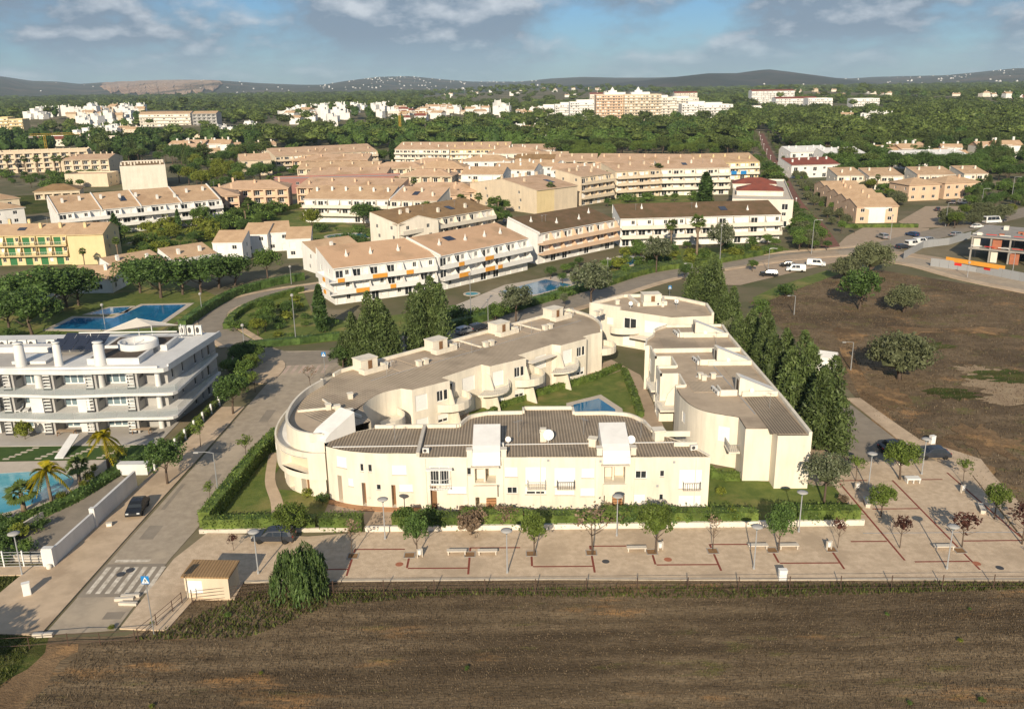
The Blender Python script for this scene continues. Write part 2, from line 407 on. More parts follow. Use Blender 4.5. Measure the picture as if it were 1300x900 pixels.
M['bark'] = mat('bark', (0.13, 0.095, 0.07), 0.9, (0.09, 0.065, 0.05), 2, bump=0.3, bscale=12)
M['palmbark'] = mat('palm_bark', (0.24, 0.18, 0.125), 0.9, (0.17, 0.125, 0.085), 3, bump=0.4, bscale=14)
M['ac'] = mat('aircon_casing', (0.66, 0.65, 0.61), 0.6)
M['rubber'] = mat('tyre_rubber', (0.015, 0.015, 0.015), 0.8)
M['lens'] = mat('headlight_lens', (0.6, 0.62, 0.62), 0.1, spec=0.8)
M['redlens'] = mat('tail_light_lens', (0.35, 0.01, 0.01), 0.2)
M['rail'] = mat('pale_railing', (0.60, 0.58, 0.54), 0.5)
M['pool_lining'] = mat('pool_lining', (0.05, 0.28, 0.46), 0.4, (0.035, 0.22, 0.40), 0.3)


def watermat(name, c, c2):
    m = mat(name, c, 0.05, c2, 0.25, bump=0.06, bscale=2.5, spec=0.5)
    return m
M['water'] = watermat('pool_water', (0.012, 0.13, 0.27), (0.02, 0.17, 0.33))
M['water_light'] = watermat('shallow_pool_water', (0.05, 0.30, 0.40), (0.12, 0.40, 0.47))
M['water_green'] = watermat('clear_pool_water', (0.05, 0.20, 0.24), (0.03, 0.14, 0.20))


# ---------------------------------------------------------------- window and door prototypes (unit size, facing -y)
def _win(n):
    b = MB(); f = 0.07; b.quad((0.02, 0.03, 0.02), (0.98, 0.03, 0.02), (0.98, 0.03, 0.98), (0.02, 0.03, 0.98), 1)
    b.box(0, -.02, 0, f, .06, 1); b.box(1 - f, -.02, 0, 1, .06, 1); b.box(f, -.02, 0, 1 - f, .06, f); b.box(f, -.02, 1 - f, 1 - f, .06, 1)
    for k in range(1, n): x = k / n; b.box(x - .025, -.018, f, x + .025, .05, 1 - f)
    return b
P_ = {}
P_['window'] = _win(2).mesh('window', [M['frame'], M['glass']])
P_['pane'] = _win(1).mesh('window_single', [M['frame'], M['glass']])
P_['patio_door'] = _win(2).mesh('patio_door', [M['frame'], M['glass']])
P_['glazing'] = _win(3).mesh('glazing', [M['frame'], M['glass_teal']])
def _shut(n=10):
    b = MB()
    for k in range(n):
        z = k / n; b.box(0.02, 0.0, z + .006, .98, .03, z + 1 / n - .012)
    b.box(0, .02, 0, 1, .05, 1); b.box(0, -.02, 0, .02, .05, 1); b.box(.98, -.02, 0, 1, .05, 1)
    return b
P_['shutter'] = _shut().mesh('shutter', [M['shutter']])
def _halfshut():
    b = _win(2)
    for k in range(8):
        z = .38 + k * .0775; b.box(0.03, -.015, z, .97, .028, z + .072)
    return b
P_['half_shutter'] = _halfshut().mesh('half_shutter', [M['shutter'], M['glass']])
def _door():
    b = MB(); b.box(0, 0, 0, 1, .05, 1, 0)
    for z0, z1 in ((.08, .46), (.54, .92)): b.box(.15, -.02, z0, .85, 0.01, z1, 0)
    b.box(.86, -.05, .45, .92, 0, .5, 1); return b
P_['door'] = _door().mesh('door', [M['wood'], M['metal']])
P_['green_door'] = _shut(14).mesh('green_door', [M['green_door']])
P_['white_door'] = _door().mesh('white_door', [M['frame'], M['metal']])
b = MB(); b.box(-.04, -.12, -.07, 1.04, .03, 0); SILL = b.mesh('window_sill', [M['stone']])
NAMES = {'window': 'window', 'pane': 'window', 'patio_door': 'patio_door', 'glazing': 'glass_wall', 'shutter': 'roller_shutter', 'half_shutter': 'roller_shutter', 'door': 'door', 'green_door': 'shutter_door', 'white_door': 'door'}
_backs = {}
def backmesh(m):
    if m not in _backs:
        b = MB(); b.quad((0, 0, 0), (1, 0, 0), (1, 0, 1), (0, 0, 1)); _backs[m] = b.mesh('recess_back', [m])
    return _backs[m]


def fit_opening(parent, path, h, kind, deep, o=(0, 0, 0), back=None, sill=False):
    cum = path_len(path); (a, da), (b, db) = path_at(path, cum, h[0] + 1e-4), path_at(path, cum, h[1] - 1e-4)
    a = (a[0] - da[1] * deep, a[1] + da[0] * deep); b = (b[0] - db[1] * deep, b[1] + db[0] * deep)
    w = math.hypot(b[0] - a[0], b[1] - a[1]); rz = math.atan2(b[1] - a[1], b[0] - a[0])
    if sill: obj('window_sill', SILL, parent, (a[0] + da[1] * deep - o[0], a[1] - da[0] * deep - o[1], h[2] - o[2]), rz, (w, 1, 1))
    if kind == 'recess': return obj('recess_back', backmesh(back), parent, (a[0] - o[0], a[1] - o[1], h[2] - o[2]), rz, (w, 1, h[3] - h[2]))
    return obj(NAMES[kind], P_[kind], parent, (a[0] - o[0], a[1] - o[1], h[2] - o[2]), rz, (w, 1, h[3] - h[2]))


# ---------------------------------------------------------------- chimneys, balconies
def _chim(w, d, h, capm=0, pots=True):
    b = MB(); b.box(-w / 2, -d / 2, -.6, w / 2, d / 2, h); b.box(-w / 2 - .08, -d / 2 - .08, h + .001, w / 2 + .08, d / 2 + .08, h + .1)
    if pots: b.box(-w / 2 + .1, -d / 2 + .1, h + .1, w / 2 - .1, d / 2 - .1, h + .32); b.prism([(-w / 2, -d / 2), (w / 2, -d / 2), (w / 2, d / 2), (-w / 2, d / 2)], h + .32, h + .4)
    return b
CH = {k: _chim(.75, .75, 1.2).mesh('chimney', [M[k]]) for k in ('white', 'offwhite', 'sand', 'peach', 'yellow', 'cream')}
def _point_chim():
    b = MB(); b.box(-.3, -.3, -.5, .3, .3, .55); b.lathe([(.32, .55), (.2, .9), (.08, 1.5), (.02, 1.75)], 8); return b
CHP = _point_chim().mesh('pointed_chimney', [M['white']])
_bal = {}
def balcony_mesh(L, d, ph, wm, rail, div, fh):
    k = (round(L, 2), d, ph, wm.name, rail, div, fh)
    if k not in _bal:
        b = MB(); b.box(0, -d, -.22, L, 0, 0)
        if rail:
            b.box(0, -d, .95, L, -d + .06, 1.02, 1)
            for i in range(int(L / .5) + 1): x = min(i * .5, L - .04); b.box(x, -d + .01, 0, x + .04, -d + .05, .95, 1)
        else: b.box(0, -d - .001, .001, L, -d + .14, ph)
        if div: b.prism_yz(L - .07, L + .07, [(-d + .15, 0), (0, 0), (0, fh - .25), (-d * .35, fh - .3), (-d * .62, 1.5), (-d + .15, ph)])
        _bal[k] = b.mesh('balcony', [wm, M['rail']])
    return _bal[k]
def _prism_yz(s, x0, x1, yz, mi=0):
    n = len(s.v); k = len(yz); s.v += [(x0, y, z) for y, z in yz] + [(x1, y, z) for y, z in yz]
    for i in range(k): j = (i + 1) % k; s.f.append((n + i, n + k + i, n + k + j, n + j)); s.m.append(mi)
    s.f.append(tuple(n + i for i in range(k))[::-1]); s.m.append(mi); s.f.append(tuple(n + k + i for i in range(k))); s.m.append(mi)
MB.prism_yz = _prism_yz


# ---------------------------------------------------------------- generic apartment / house block
def _aerial():
    b = MB(); b.tube([(0, 0, -.3), (0, 0, 2.2)], .03, 5); b.tube([(-.6, 0, 2.0), (.6, 0, 2.0)], .018, 4)
    for k in range(6): b.tube([(-.55 + k * .22, -.3, 2.0), (-.55 + k * .22, .3, 2.0)], .012, 4)
    return b.mesh('aerial', [M['metal']])
AERIAL = _aerial()
FOOT = []
def block(label, A, B, D, floors=3, fh=2.9, roof='gable', rise=1.7, ridge=0.5, wm='white', rm='tile', bay=5.0, style='balcony', bd=1.6,
          cat='apartments', name='apartment_block', group=None, over=0.5, ends=1, nchim=2, chim=None, party=(), awn=(), base=0.0, setback=False,
          kinds=('patio_door', 'window'), balm=None, rail=False, par=0.7, div=True, awn_m='orange', back=False, doors='patio_door'):
    wm_, rm_ = M[wm], M[rm]; bm_ = M[balm or wm]
    dx, dy = B[0] - A[0], B[1] - A[1]; L = math.hypot(dx, dy); rz = math.atan2(dy, dx); h = floors * fh
    t = thing(name, label, cat, (A[0], A[1], base), rz, group)
    nb = max(1, round(L / bay)); bw = L / nb
    FOOT.append((A[0], A[1], math.cos(rz), math.sin(rz), L, D))
    front = [(0, 0), (L, 0)]; right = [(L, 0), (L, D)]; rear = [(L, D), (0, D)]; left = [(0, D), (0, 0)]
    ho = []
    for f in range(floors):
        z = f * fh
        for k in range(nb):
            x = k * bw
            if style == 'balcony':
                ho.append((x + bw * .12, x + bw * .12 + min(2.4, bw * .46), z + .05, z + 2.2, 'shutter' if doors == 'patio_door' and random.random() < .45 else doors))
                if bw > 3.4: ho.append((x + bw * .68, x + bw * .68 + min(1.3, bw * .22), z + .95, z + 2.15, 'shutter' if random.random() < .4 else kinds[1]))
            elif style == 'windows':
                ho.append((x + bw * .3, x + bw * .3 + min(1.5, bw * .4), z + .9, z + 2.2, kinds[1]))
            elif style == 'loggia':
                ho.append((x + bw * .1, x + bw * .9, z + .15, z + 2.45, 'loggia'))
            elif style == 'mixed':
                if (k + f) % 2: ho.append((x + bw * .25, x + bw * .25 + min(2.2, bw * .5), z + .05, z + 2.2, doors))
                else: ho.append((x + bw * .3, x + bw * .3 + min(1.4, bw * .4), z + .95, z + 2.15, kinds[1]))
    wb = MB()
    wall(wb, front, 0, h, [(a, b, c, d, 1.5 if k == 'loggia' else .18) for a, b, c, d, k in ho])
    for a, b, c, d, k in ho:
        if k == 'loggia':
            fit_opening(t, front, (a, b, c, d), 'recess', 1.5, back=wm_)
            m_ = (b - a); fit_opening(t, front, (a + m_ * .1, a + m_ * .6, c, c + 2.05), 'patio_door', 1.44)
        else: fit_opening(t, front, (a, b, c, d), k, .14)
    eh = []
    if ends:
        for f in range(floors):
            n_e = 1 if D < 9 else 2
            for q in range(n_e):
                y = D * (q + .5) / n_e - .6 + (.8 if f % 2 else 0); eh.append((y, y + 1.1, f * fh + .95, f * fh + 2.15, 'window'))
    for pth in (right, left):
        wall(wb, pth, 0, h, [e[:4] + (.18,) for e in eh])
        vis = (pth is left and A[0] > 30) or (pth is right and B[0] < 30) or abs(A[0]) < 60
        for e in eh:
            fit_opening(t, pth, e[:4], e[4], .14)
    wall(wb, rear, 0, h)
    yr = ridge * D
    if roof in ('gable', 'front'):
        for x in (0, L):
            tri_ = [(x, 0, h), (x, D, h), (x, yr, h + rise)]
            wb.poly(tri_ if x else tri_[::-1])
    wall_o = wb.build('wall', [wm_], t)
    rb = MB(); e = over; s = rise / max(yr, .01)
    th = .16
    def slab(pts):
        rb.poly([(x, y, z + th) for x, y, z in pts]); rb.poly([(x, y, z) for x, y, z in pts][::-1], 1)
        for i in range(len(pts)):
            p, q = pts[i], pts[(i + 1) % len(pts)]; rb.quad(p, q, (q[0], q[1], q[2] + th), (p[0], p[1], p[2] + th), 1)
    if roof == 'gable':
        s2 = rise / (D - yr)
        slab([(-.15, -e, h - e * s), (L + .15, -e, h - e * s), (L + .15, yr, h + rise), (-.15, yr, h + rise)])
        slab([(-.15, yr, h + rise), (L + .15, yr, h + rise), (L + .15, D + e, h - e * s2), (-.15, D + e, h - e * s2)])
    elif roof == 'front':
        slab([(-.15, -e, h - e * s), (L + .15, -e, h - e * s), (L + .15, yr, h + rise), (-.15, yr, h + rise)])
        slab([(-.15, yr, h + rise), (L + .15, yr, h + rise), (L + .15, D + .1, h), (-.15, D + .1, h)])
    elif roof == 'hip':
        q = min(yr, L * .45)
        a_, b_, c_, d_ = (-e, -e, h), (L + e, -e, h), (L + e, D + e, h), (-e, D + e, h); r1, r2 = (q, yr, h + rise), (L - q, yr, h + rise)
        for pts in ([a_, b_, r2, r1], [b_, c_, r2], [c_, d_, r1, r2], [d_, a_, r1]): rb.poly([(x, y, z + th) for x, y, z in pts])
        slabpts = [a_, b_, c_, d_]
        for i in range(4):
            p, q2 = slabpts[i], slabpts[(i + 1) % 4]; rb.quad(p, q2, (q2[0], q2[1], q2[2] + th), (p[0], p[1], p[2] + th), 1)
        rb.poly(slabpts[::-1], 1)
    elif roof == 'flat':
        rb.poly([(.2, .2, h - .0), (L - .2, .2, h), (L - .2, D - .2, h), (.2, D - .2, h)])
        for (x0, y0, x1, y1) in ((0, 0, L, .2), (0, D - .2, L, D), (0, .2, .2, D - .2), (L - .2, .2, L, D - .2)): rb.box(x0, y0, h + .001, x1, y1, h + par, 1)
    roof_o = rb.build('roof', [rm_, wm_], t)
    if roof == 'flat': pass
    def zroof(y):
        if roof == 'flat': return h
        if roof == 'front' or roof == 'gable': return h + (rise * y / yr if y < yr else rise * (D - y) / (D - yr))
        return h + rise * min(y, D - y) / yr
    cm = CHP if chim == 'point' else CH[chim or (wm if wm in CH else 'white')]
    if nchim:
        for k in range(nchim):
            x = L * (k + .5) / nchim + random.uniform(-.12, .12) * L / nchim; y = D * random.choice((.32, .55, .6))
            o = obj('chimney', cm, roof_o, (x, y, zroof(y)))
    if nchim > 2 and A[1] < 420:
        for k in range(2): y = D * .5; obj('aerial', AERIAL, roof_o, (L * random.uniform(.1, .9), y, zroof(y)), random.uniform(0, 3))
        if roof in ('front', 'gable') and random.random() < .45:
            x = L * random.uniform(.2, .7); y0, y1 = yr * .35, yr * .6; q = MB(); q.prism_yz(x, x + 2.2, [(y0, zroof(y0) + .2), (y1, zroof(y1) + .2), (y1, zroof(y1) + .3), (y0, zroof(y0) + .3)]); q.build('solar_panel', M['solar'], roof_o)
    for x in party:
        pb = MB(); pb.prism_yz(x - .17, x + .17, [(-e - .1, h - e * s - .2), (-e - .1, h - e * s + .5), (yr, h + rise + .5), (D + .1, zroof(D) + .5), (D + .1, zroof(D) - .3), (yr, h + .2)])
        pb.build('party_wall', [M['white']], roof_o)
    if style == 'balcony':
        me = balcony_mesh(bw, bd, .95, bm_, rail, div, fh)
        for f in range(floors):
            if f == 0: continue
            for k in range(nb): obj('balcony', me, t, (k * bw, 0, f * fh))
        for (f, k, w_, hh) in awn:
            ab = MB(); x = k * bw + .3; ab.box(x, -bd - .12, f * fh - .15, x + w_, -bd - .02, f * fh + hh); ab.build('awning', [M[awn_m]], t)
    return t


def in_block(x, y, m=1.5):
    for (ax, ay, c, s, L, D) in FOOT:
        dx, dy = x - ax, y - ay; lx, ly = dx * c + dy * s, -dx * s + dy * c
        if -m < lx < L + m and -m - 2 < ly < D + m: return True
    return False

# ---------------------------------------------------------------- foliage
def leaves(cs, size, up=0.3, asp=1.0, droop=0.0):
    "cs (N,3) leaf centres -> verts, faces of little leaf quads"
    n = len(cs); nrm = rng.normal(size=(n, 3)); nrm[:, 2] += up; nrm /= np.linalg.norm(nrm, axis=1)[:, None]
    t = rng.normal(size=(n, 3))
    if droop: t = t * (1 - droop) + np.array([0, 0, -1.0]) * droop * 2
    t -= nrm * (t * nrm).sum(1)[:, None]; t /= np.linalg.norm(t, axis=1)[:, None] + 1e-9; b = np.cross(nrm, t)
    s = size * rng.uniform(.6, 1.35, (n, 1)); a = t * s * asp; c = b * s * .62
    V = np.stack([cs - a * .9, cs + c - a * .1, cs + a, cs - c + a * .1], 1).reshape(-1, 3)
    return V, np.arange(4 * n).reshape(n, 4)


def lump_core(cx, cy, cz, rx, ry, rz, sub=2, rough=0.22):
    bm = bmesh.new(); bmesh.ops.create_icosphere(bm, subdivisions=sub, radius=1)
    ph = rng.uniform(0, 6, 6)
    V = []
    for v in bm.verts:
        p = v.co; d = 1 + rough * (math.sin(3.1 * p.x + ph[0]) * math.sin(2.7 * p.y + ph[1]) + .7 * math.sin(5.3 * p.z + ph[2]) * math.sin(4.7 * p.x + ph[3])) + random.uniform(-.07, .07)
        V.append((cx + p.x * rx * d, cy + p.y * ry * d, cz + p.z * rz * d))
    F = [tuple(v.index for v in f.verts) for f in bm.faces]; bm.free()
    return V, F


def foliage_mesh(name, parts, m, cores=()):
    V, F, n = [], [], 0
    for v, f in parts:
        V.append(v); F += (f + n).tolist(); n += len(v)
    Vl = [tuple(p) for p in np.concatenate(V)] if V else []
    for v, f in cores:
        Vl += v; F += [tuple(i + n for i in q) for q in f]; n += len(v)
    me = bpy.data.meshes.new(name); me.from_pydata(Vl, [], F); me.materials.append(m); me.update(); return me


def clumps(nc, per, env, rc, shell=0.62):
    "clump centres in a unit-ball shell scaled by env=(cx,cy,cz,rx,ry,rz)"
    cx, cy, cz, rx, ry, rz = env
    d = rng.normal(size=(nc, 3)); d /= np.linalg.norm(d, axis=1)[:, None]; d[:, 2] = np.where(d[:, 2] < -.35, -d[:, 2], d[:, 2])
    rad = rng.uniform(shell, 1.0, (nc, 1)); c = d * rad * np.array([rx, ry, rz]) + np.array([cx, cy, cz])
    k = rng.integers(0, nc, nc * per); e = rng.normal(size=(nc * per, 3)); e /= np.linalg.norm(e, axis=1)[:, None]
    r = rc * rng.uniform(.55, 1.45, nc)[k][:, None] * rng.uniform(.5, 1, (nc * per, 1)) ** .5
    return c[k] + e * r


def trunk_mb(h, r, lean=0.0, limbs=4, top=None, fork=0.55):
    b = MB(); pts = [(0, 0, -.2), (lean * .3, 0, h * .4), (lean * .7, lean * .3, h * .75), (lean, lean * .4, h)]
    b.tube(pts, [r * 1.25, r, r * .8, r * .5], 7)
    for k in range(limbs):
        a = 2 * math.pi * k / max(limbs, 1) + random.uniform(-.4, .4); z = h * random.uniform(fork, .9); q = h * random.uniform(.3, .5); f = z / h
        b.tube([(lean * f, lean * .3 * f, z), (lean * f + math.cos(a) * q * .5, lean * .3 * f + math.sin(a) * q * .5, z + q * .45), (lean * f + math.cos(a) * q, lean * .3 * f + math.sin(a) * q, z + q)], [r * .55, r * .4, r * .15], 5)
    return b


LM = {}
LM['pine'] = leafmat('pine_needles', (0.062, 0.092, 0.022), (0.120, 0.156, 0.038), 0.42, 0.12)
LM['broad'] = leafmat('broad_leaves', (0.071, 0.124, 0.026), (0.159, 0.240, 0.053), 0.18)
LM['dark'] = leafmat('dark_leaves', (0.053, 0.098, 0.024), (0.116, 0.188, 0.049), 0.18)
LM['she_oak'] = leafmat('she_oak_needles', (0.052, 0.080, 0.024), (0.125, 0.167, 0.052), 0.22, 0.15)
LM['cypress'] = leafmat('cypress_needles', (0.033, 0.068, 0.018), (0.075, 0.128, 0.033), 0.15, 0.1)
LM['olive'] = leafmat('olive_leaves', (0.100, 0.115, 0.053), (0.188, 0.206, 0.106), 0.15)
LM['poplar'] = leafmat('silver_leaves', (0.083, 0.105, 0.044), (0.204, 0.226, 0.138), 0.12)
LM['bright'] = leafmat('bright_leaves', (0.100, 0.150, 0.025), (0.190, 0.250, 0.055), 0.15, 0.35)
LM['lime'] = leafmat('yellow_green_leaves', (0.150, 0.180, 0.025), (0.260, 0.290, 0.050), 0.12, 0.35)
LM['red'] = leafmat('wine_red_leaves', (0.060, 0.022, 0.018), (0.110, 0.048, 0.034), 0.2)
LM['dry'] = leafmat('dry_twigs', (0.20, 0.14, 0.09), (0.30, 0.22, 0.15), 0.15)
LM['palm'] = leafmat('palm_fronds', (0.078, 0.124, 0.026), (0.169, 0.215, 0.065), 0.15)
LM['palm_yellow'] = leafmat('yellow_palm_fronds', (0.200, 0.200, 0.012), (0.420, 0.330, 0.015), 0.12, 0.3)
LM['hedge'] = leafmat('hedge_leaves', (0.068, 0.115, 0.024), (0.155, 0.209, 0.047), 0.15)
LM['willow'] = leafmat('willow_leaves', (0.058, 0.104, 0.029), (0.124, 0.182, 0.055), 0.1)

TREES = {}
def reg(kind, name, cat, trunk, crown, tm='bark'):
    TREES.setdefault(kind, []).append((name, cat, trunk.mesh(name + '_trunk', [M[tm]], smooth=True) if trunk else None, crown))


def make_trees():
    for q in range(3):      # broadleaf, 6 m
        e = (0, 0, 3.9, 2.5, 2.4, 1.95)
        for kind, lm in (('broad', 'broad'), ('dark', 'dark'), ('bright', 'bright'), ('poplar', 'poplar'), ('lime', 'lime')):
            if q == 2 and kind in ('lime',): continue
            cl = [leaves(clumps(60, 54, e, .55), .145, .5)]
            reg(kind, {'broad': 'ash_tree', 'dark': 'carob_tree', 'bright': 'plane_tree', 'poplar': 'poplar', 'lime': 'acacia'}[kind], 'tree', trunk_mb(2.9, .14, random.uniform(-.3, .3)), foliage_mesh('crown_' + kind, cl, LM[lm], [lump_core(0, 0, 3.9, 1.25, 1.2, .95)]))
    for q in range(3):      # stone pine, 12 m
        e = (0, 0, 9.6, 5.3, 5.2, 2.0)
        reg('pine', 'stone_pine', 'tree', trunk_mb(8.8, .26, random.uniform(-.8, .8), 6), foliage_mesh('crown_pine', [leaves(clumps(70, 26, e, .95, .7), .36, .9)], LM['pine'], [lump_core(0, 0, 9.6, 3.6, 3.5, .9)]))
    for q in range(3):      # tall feathery she-oak, 12 m, spired top
        C = []; spires = [(0, 0, 12)] + [(random.uniform(-2.3, 2.3), random.uniform(-2.3, 2.3), random.uniform(6.0, 11.2)) for _ in range(6)]
        for (sx, sy, sh) in spires:
            n = int(1500 * sh / 10); z = rng.uniform(.04, 1.0, n) ** 1.15; rr = (1.05 + .085 * sh) * (1 - z) ** .48 * (.45 + .55 * np.minimum(1, z * 3)) + .04; a = rng.uniform(0, 2 * np.pi, n); k = rng.uniform(.35, 1.12, n)
            rr = rr * (1 + .28 * np.sin(a * 3 + z * 17 + sx * 5) * np.sin(z * 23 + sy * 3))
            C.append(np.stack([sx * (1 - .15 * z) + np.cos(a) * rr * k, sy * (1 - .15 * z) + np.sin(a) * rr * k, .5 + z * (sh - .5)], 1))
        cs = np.concatenate(C)
        cores = [lump_core(sx * .9, sy * .9, sh * .36, .72, .72, sh * .30) for sx, sy, sh in spires]
        reg('she_oak', 'she_oak', 'tree', trunk_mb(5, .2, 0.1, 3), foliage_mesh('crown_she_oak', [leaves(cs, .15, .2, 1.9, .4)], LM['she_oak'], cores))
    for q in range(2):      # cypress, 9 m
        n = 1100; z = rng.uniform(0, 1, n); rr = .95 * np.sin(np.pi * np.clip(z * .86 + .12, 0, 1)) ** .8; a = rng.uniform(0, 6.3, n); k = rng.uniform(.75, 1.06, n)
        cs = np.stack([np.cos(a) * rr * k, np.sin(a) * rr * k, .4 + z * 8.6], 1)
        reg('cypress', 'cypress', 'tree', trunk_mb(2, .12, 0, 0), foliage_mesh('crown_cypress', [leaves(cs, .26, .3, 1.5, -.5)], LM['cypress'], [lump_core(0, 0, 4.4, .68, .68, 3.7, 2, .12)]))
    for q in range(2):      # olive / wide grey bush, 4.5 m
        e = (0, 0, 2.3, 3.0, 2.8, 1.9)
        reg('olive', 'olive_tree', 'tree', trunk_mb(1.6, .2, .3, 5, fork=.3), foliage_mesh('crown_olive', [leaves(clumps(90, 62, e, .5), .115, .4, 1.4)], LM['olive'], [lump_core(0, 0, 2.2, 1.7, 1.6, 1.05)]))
        e = (0, 0, 1.0, 1.5, 1.4, .9)
        for kind, lm in (('bush', 'broad'), ('dark_bush', 'dark'), ('lime_bush', 'lime'), ('dry_bush', 'dry')):
            reg(kind, 'shrub', 'shrub', trunk_mb(.7, .06, .1, 4, fork=.2), foliage_mesh('crown_' + kind, [leaves(clumps(30, 26, e, .4), .13, .4)], LM[lm], [lump_core(0, 0, .9, .75, .72, .45)]))
    for q in range(2):      # slim young street tree with open crown, 4 m
        for kind, lm, per in (('street', 'bright', 13), ('street_red', 'red', 13), ('street_bare', 'dry', 5)):
            e = (0, 0, 2.9, 1.0, 1.0, 1.0)
            core = [] if kind == 'street_bare' else [lump_core(0, 0, 2.9, .35, .35, .35)]
            reg(kind, 'street_tree', 'tree', trunk_mb(2.6, .05, .1, 6, fork=.6), foliage_mesh('crown_' + kind, [leaves(clumps(26, per, e, .36), .13, .4)], LM[lm], core))
    # weeping pepper tree, 4.5 m
    C = []
    for k in range(420):
        a = random.uniform(0, 6.283); lob = 1 + .22 * math.sin(a * 3 + 1) + .14 * math.sin(a * 5); r = 2.15 * math.sqrt(random.random()) * lob; zt = (4.0 + .5 * math.sin(a * 2 + r * 2)) * math.sqrt(max(0.06, 1 - (r / (2.75 * lob)) ** 2)) * random.uniform(.82, 1.05); ln = random.uniform(.9, 2.8)
        n = 26; tt = np.linspace(0, 1, n); rr = r + tt * .35
        C.append(np.stack([np.cos(a) * rr + rng.normal(0, .07, n), np.sin(a) * rr + rng.normal(0, .07, n), np.maximum(.25, zt - tt * ln)], 1))
    reg('willow', 'weeping_tree', 'tree', trunk_mb(2.4, .16, .2, 5), foliage_mesh('crown_willow', [leaves(np.concatenate(C), .085, .1, 2.4, .8)], LM['willow'], [lump_core(0, 0, 1.9, 1.3, 1.3, 1.2)]))
    # fan palm, 9 m; feather palms 5 m
    def fan(nf, zc, rl, mname, droop, strips, m):
        V, F = [], []
        for k in range(nf):
            a = 6.283 * k / nf + random.uniform(-.15, .15); el = random.uniform(-.75, 1.25); d = Vector((math.cos(a) * math.cos(el), math.sin(a) * math.cos(el), math.sin(el)))
            side = Vector((-math.sin(a), math.cos(a), 0)); upv = d.cross(side)
            L = rl * random.uniform(.85, 1.1); o = Vector((0, 0, zc))
            if strips == 'fan':
                hub = o + d * L * .5
                for j in range(9):
                    t = (j - 4) / 4 * 1.15; dd = (d * math.cos(t) + side * math.sin(t)).normalized(); tip = hub + dd * L * .55 - Vector((0, 0, droop * abs(t) * .35 + .15)); w = dd.cross(upv) * .075
                    n = len(V); V += [tuple(hub - w), tuple(hub + w), tuple(hub + (tip - hub) * .6 + w * 1.3), tuple(tip), tuple(hub + (tip - hub) * .6 - w * 1.3)]; F.append((n, n + 1, n + 2, n + 3, n + 4))
                n = len(V); w = side * .03; V += [tuple(o - w), tuple(o + w), tuple(hub + w), tuple(hub - w)]; F.append((n, n + 1, n + 2, n + 3))
            else:
                N = 16
                for j in range(1, N):
                    f = j / N; p = o + d * L * f - Vector((0, 0, droop * L * f * f)); tl = L * .3 * math.sin(math.pi * (f * .85 + .1))
                    for sgn in (-1, 1):
                        tip = p + side * sgn * tl * .75 + d * tl * .5 - Vector((0, 0, tl * .45)); w = d * .085
                        n = len(V); V += [tuple(p - w), tuple(p + w), tuple(tip)]; F.append((n, n + 1, n + 2))
                q0 = o; 
                for j in range(6):
                    f = (j + 1) / 6; p = o + d * L * f - Vector((0, 0, droop * L * f * f)); w = side * .03; n = len(V); V += [tuple(q0 - w), tuple(q0 + w), tuple(p + w), tuple(p - w)]; F.append((n, n + 1, n + 2, n + 3)); q0 = p
        me = bpy.data.meshes.new(mname); me.from_pydata(V, [], F); me.materials.append(m); me.update(); return me
    for q in range(2):
        b = MB(); b.tube([(0, 0, -.2), (0.05, 0, 2), (.1, .05, 5), (.05, 0, 8.2)], [.34, .24, .2, .18], 9); b.lathe([(.2, 5.6), (.42, 6.4), (.5, 7.4), (.3, 8.1)], 9, (.06, 0))
        reg('palm', 'fan_palm', 'palm', b, fan(44, 8.3, 1.75, 'fronds_fan', .9, 'fan', LM['palm']), 'palmbark')
        b = MB(); b.tube([(0, 0, -.2), (0.03, 0, 1.5), (.05, .02, 3.4)], [.17, .13, .11], 9)
        reg('palm_yellow', 'feather_palm', 'palm', b, fan(26, 3.4, 2.0, 'fronds_yellow', .75, 'feather', LM['palm_yellow']), 'palmbark')
        b = MB(); b.tube([(0, 0, -.2), (0, 0, .8), (.02, 0, 2.3)], [.24, .2, .18], 9)
        reg('palm_short', 'fan_palm', 'palm', b, fan(30, 2.4, 1.35, 'fronds_short', .7, 'fan', LM['palm']), 'palmbark')
make_trees()
BASE_H = {'broad': 6, 'dark': 6, 'bright': 6, 'poplar': 6, 'lime': 6, 'pine': 12, 'she_oak': 12, 'cypress': 9, 'olive': 4.4, 'bush': 2, 'dark_bush': 2, 'lime_bush': 2, 'dry_bush': 2, 'street': 4, 'street_red': 4, 'street_bare': 4, 'willow': 4.3, 'palm': 10, 'palm_yellow': 4.4, 'palm_short': 3.6}


def tree(kind, x, y, h, label, group=None, wide=1.0, z=0.0, var=None):
    vs_ = TREES[kind]; name, cat, tm, cm = vs_[random.randrange(len(vs_)) if var is None else var % len(vs_)]; s = h / BASE_H[kind]
    t = thing(name, label, cat, (x, y, z), random.uniform(0, 6.28), group); t.scale = (s * wide, s * wide, s)
    if tm: obj('trunk', tm, t)
    obj('fronds' if 'palm' in kind else 'crown', cm, t); return t


def ptree(kind, u, v, h, label, group=None, wide=1.0, var=None):
    x, y = G(u, v); return tree(kind, x, y, h, label, group, wide, var=var)


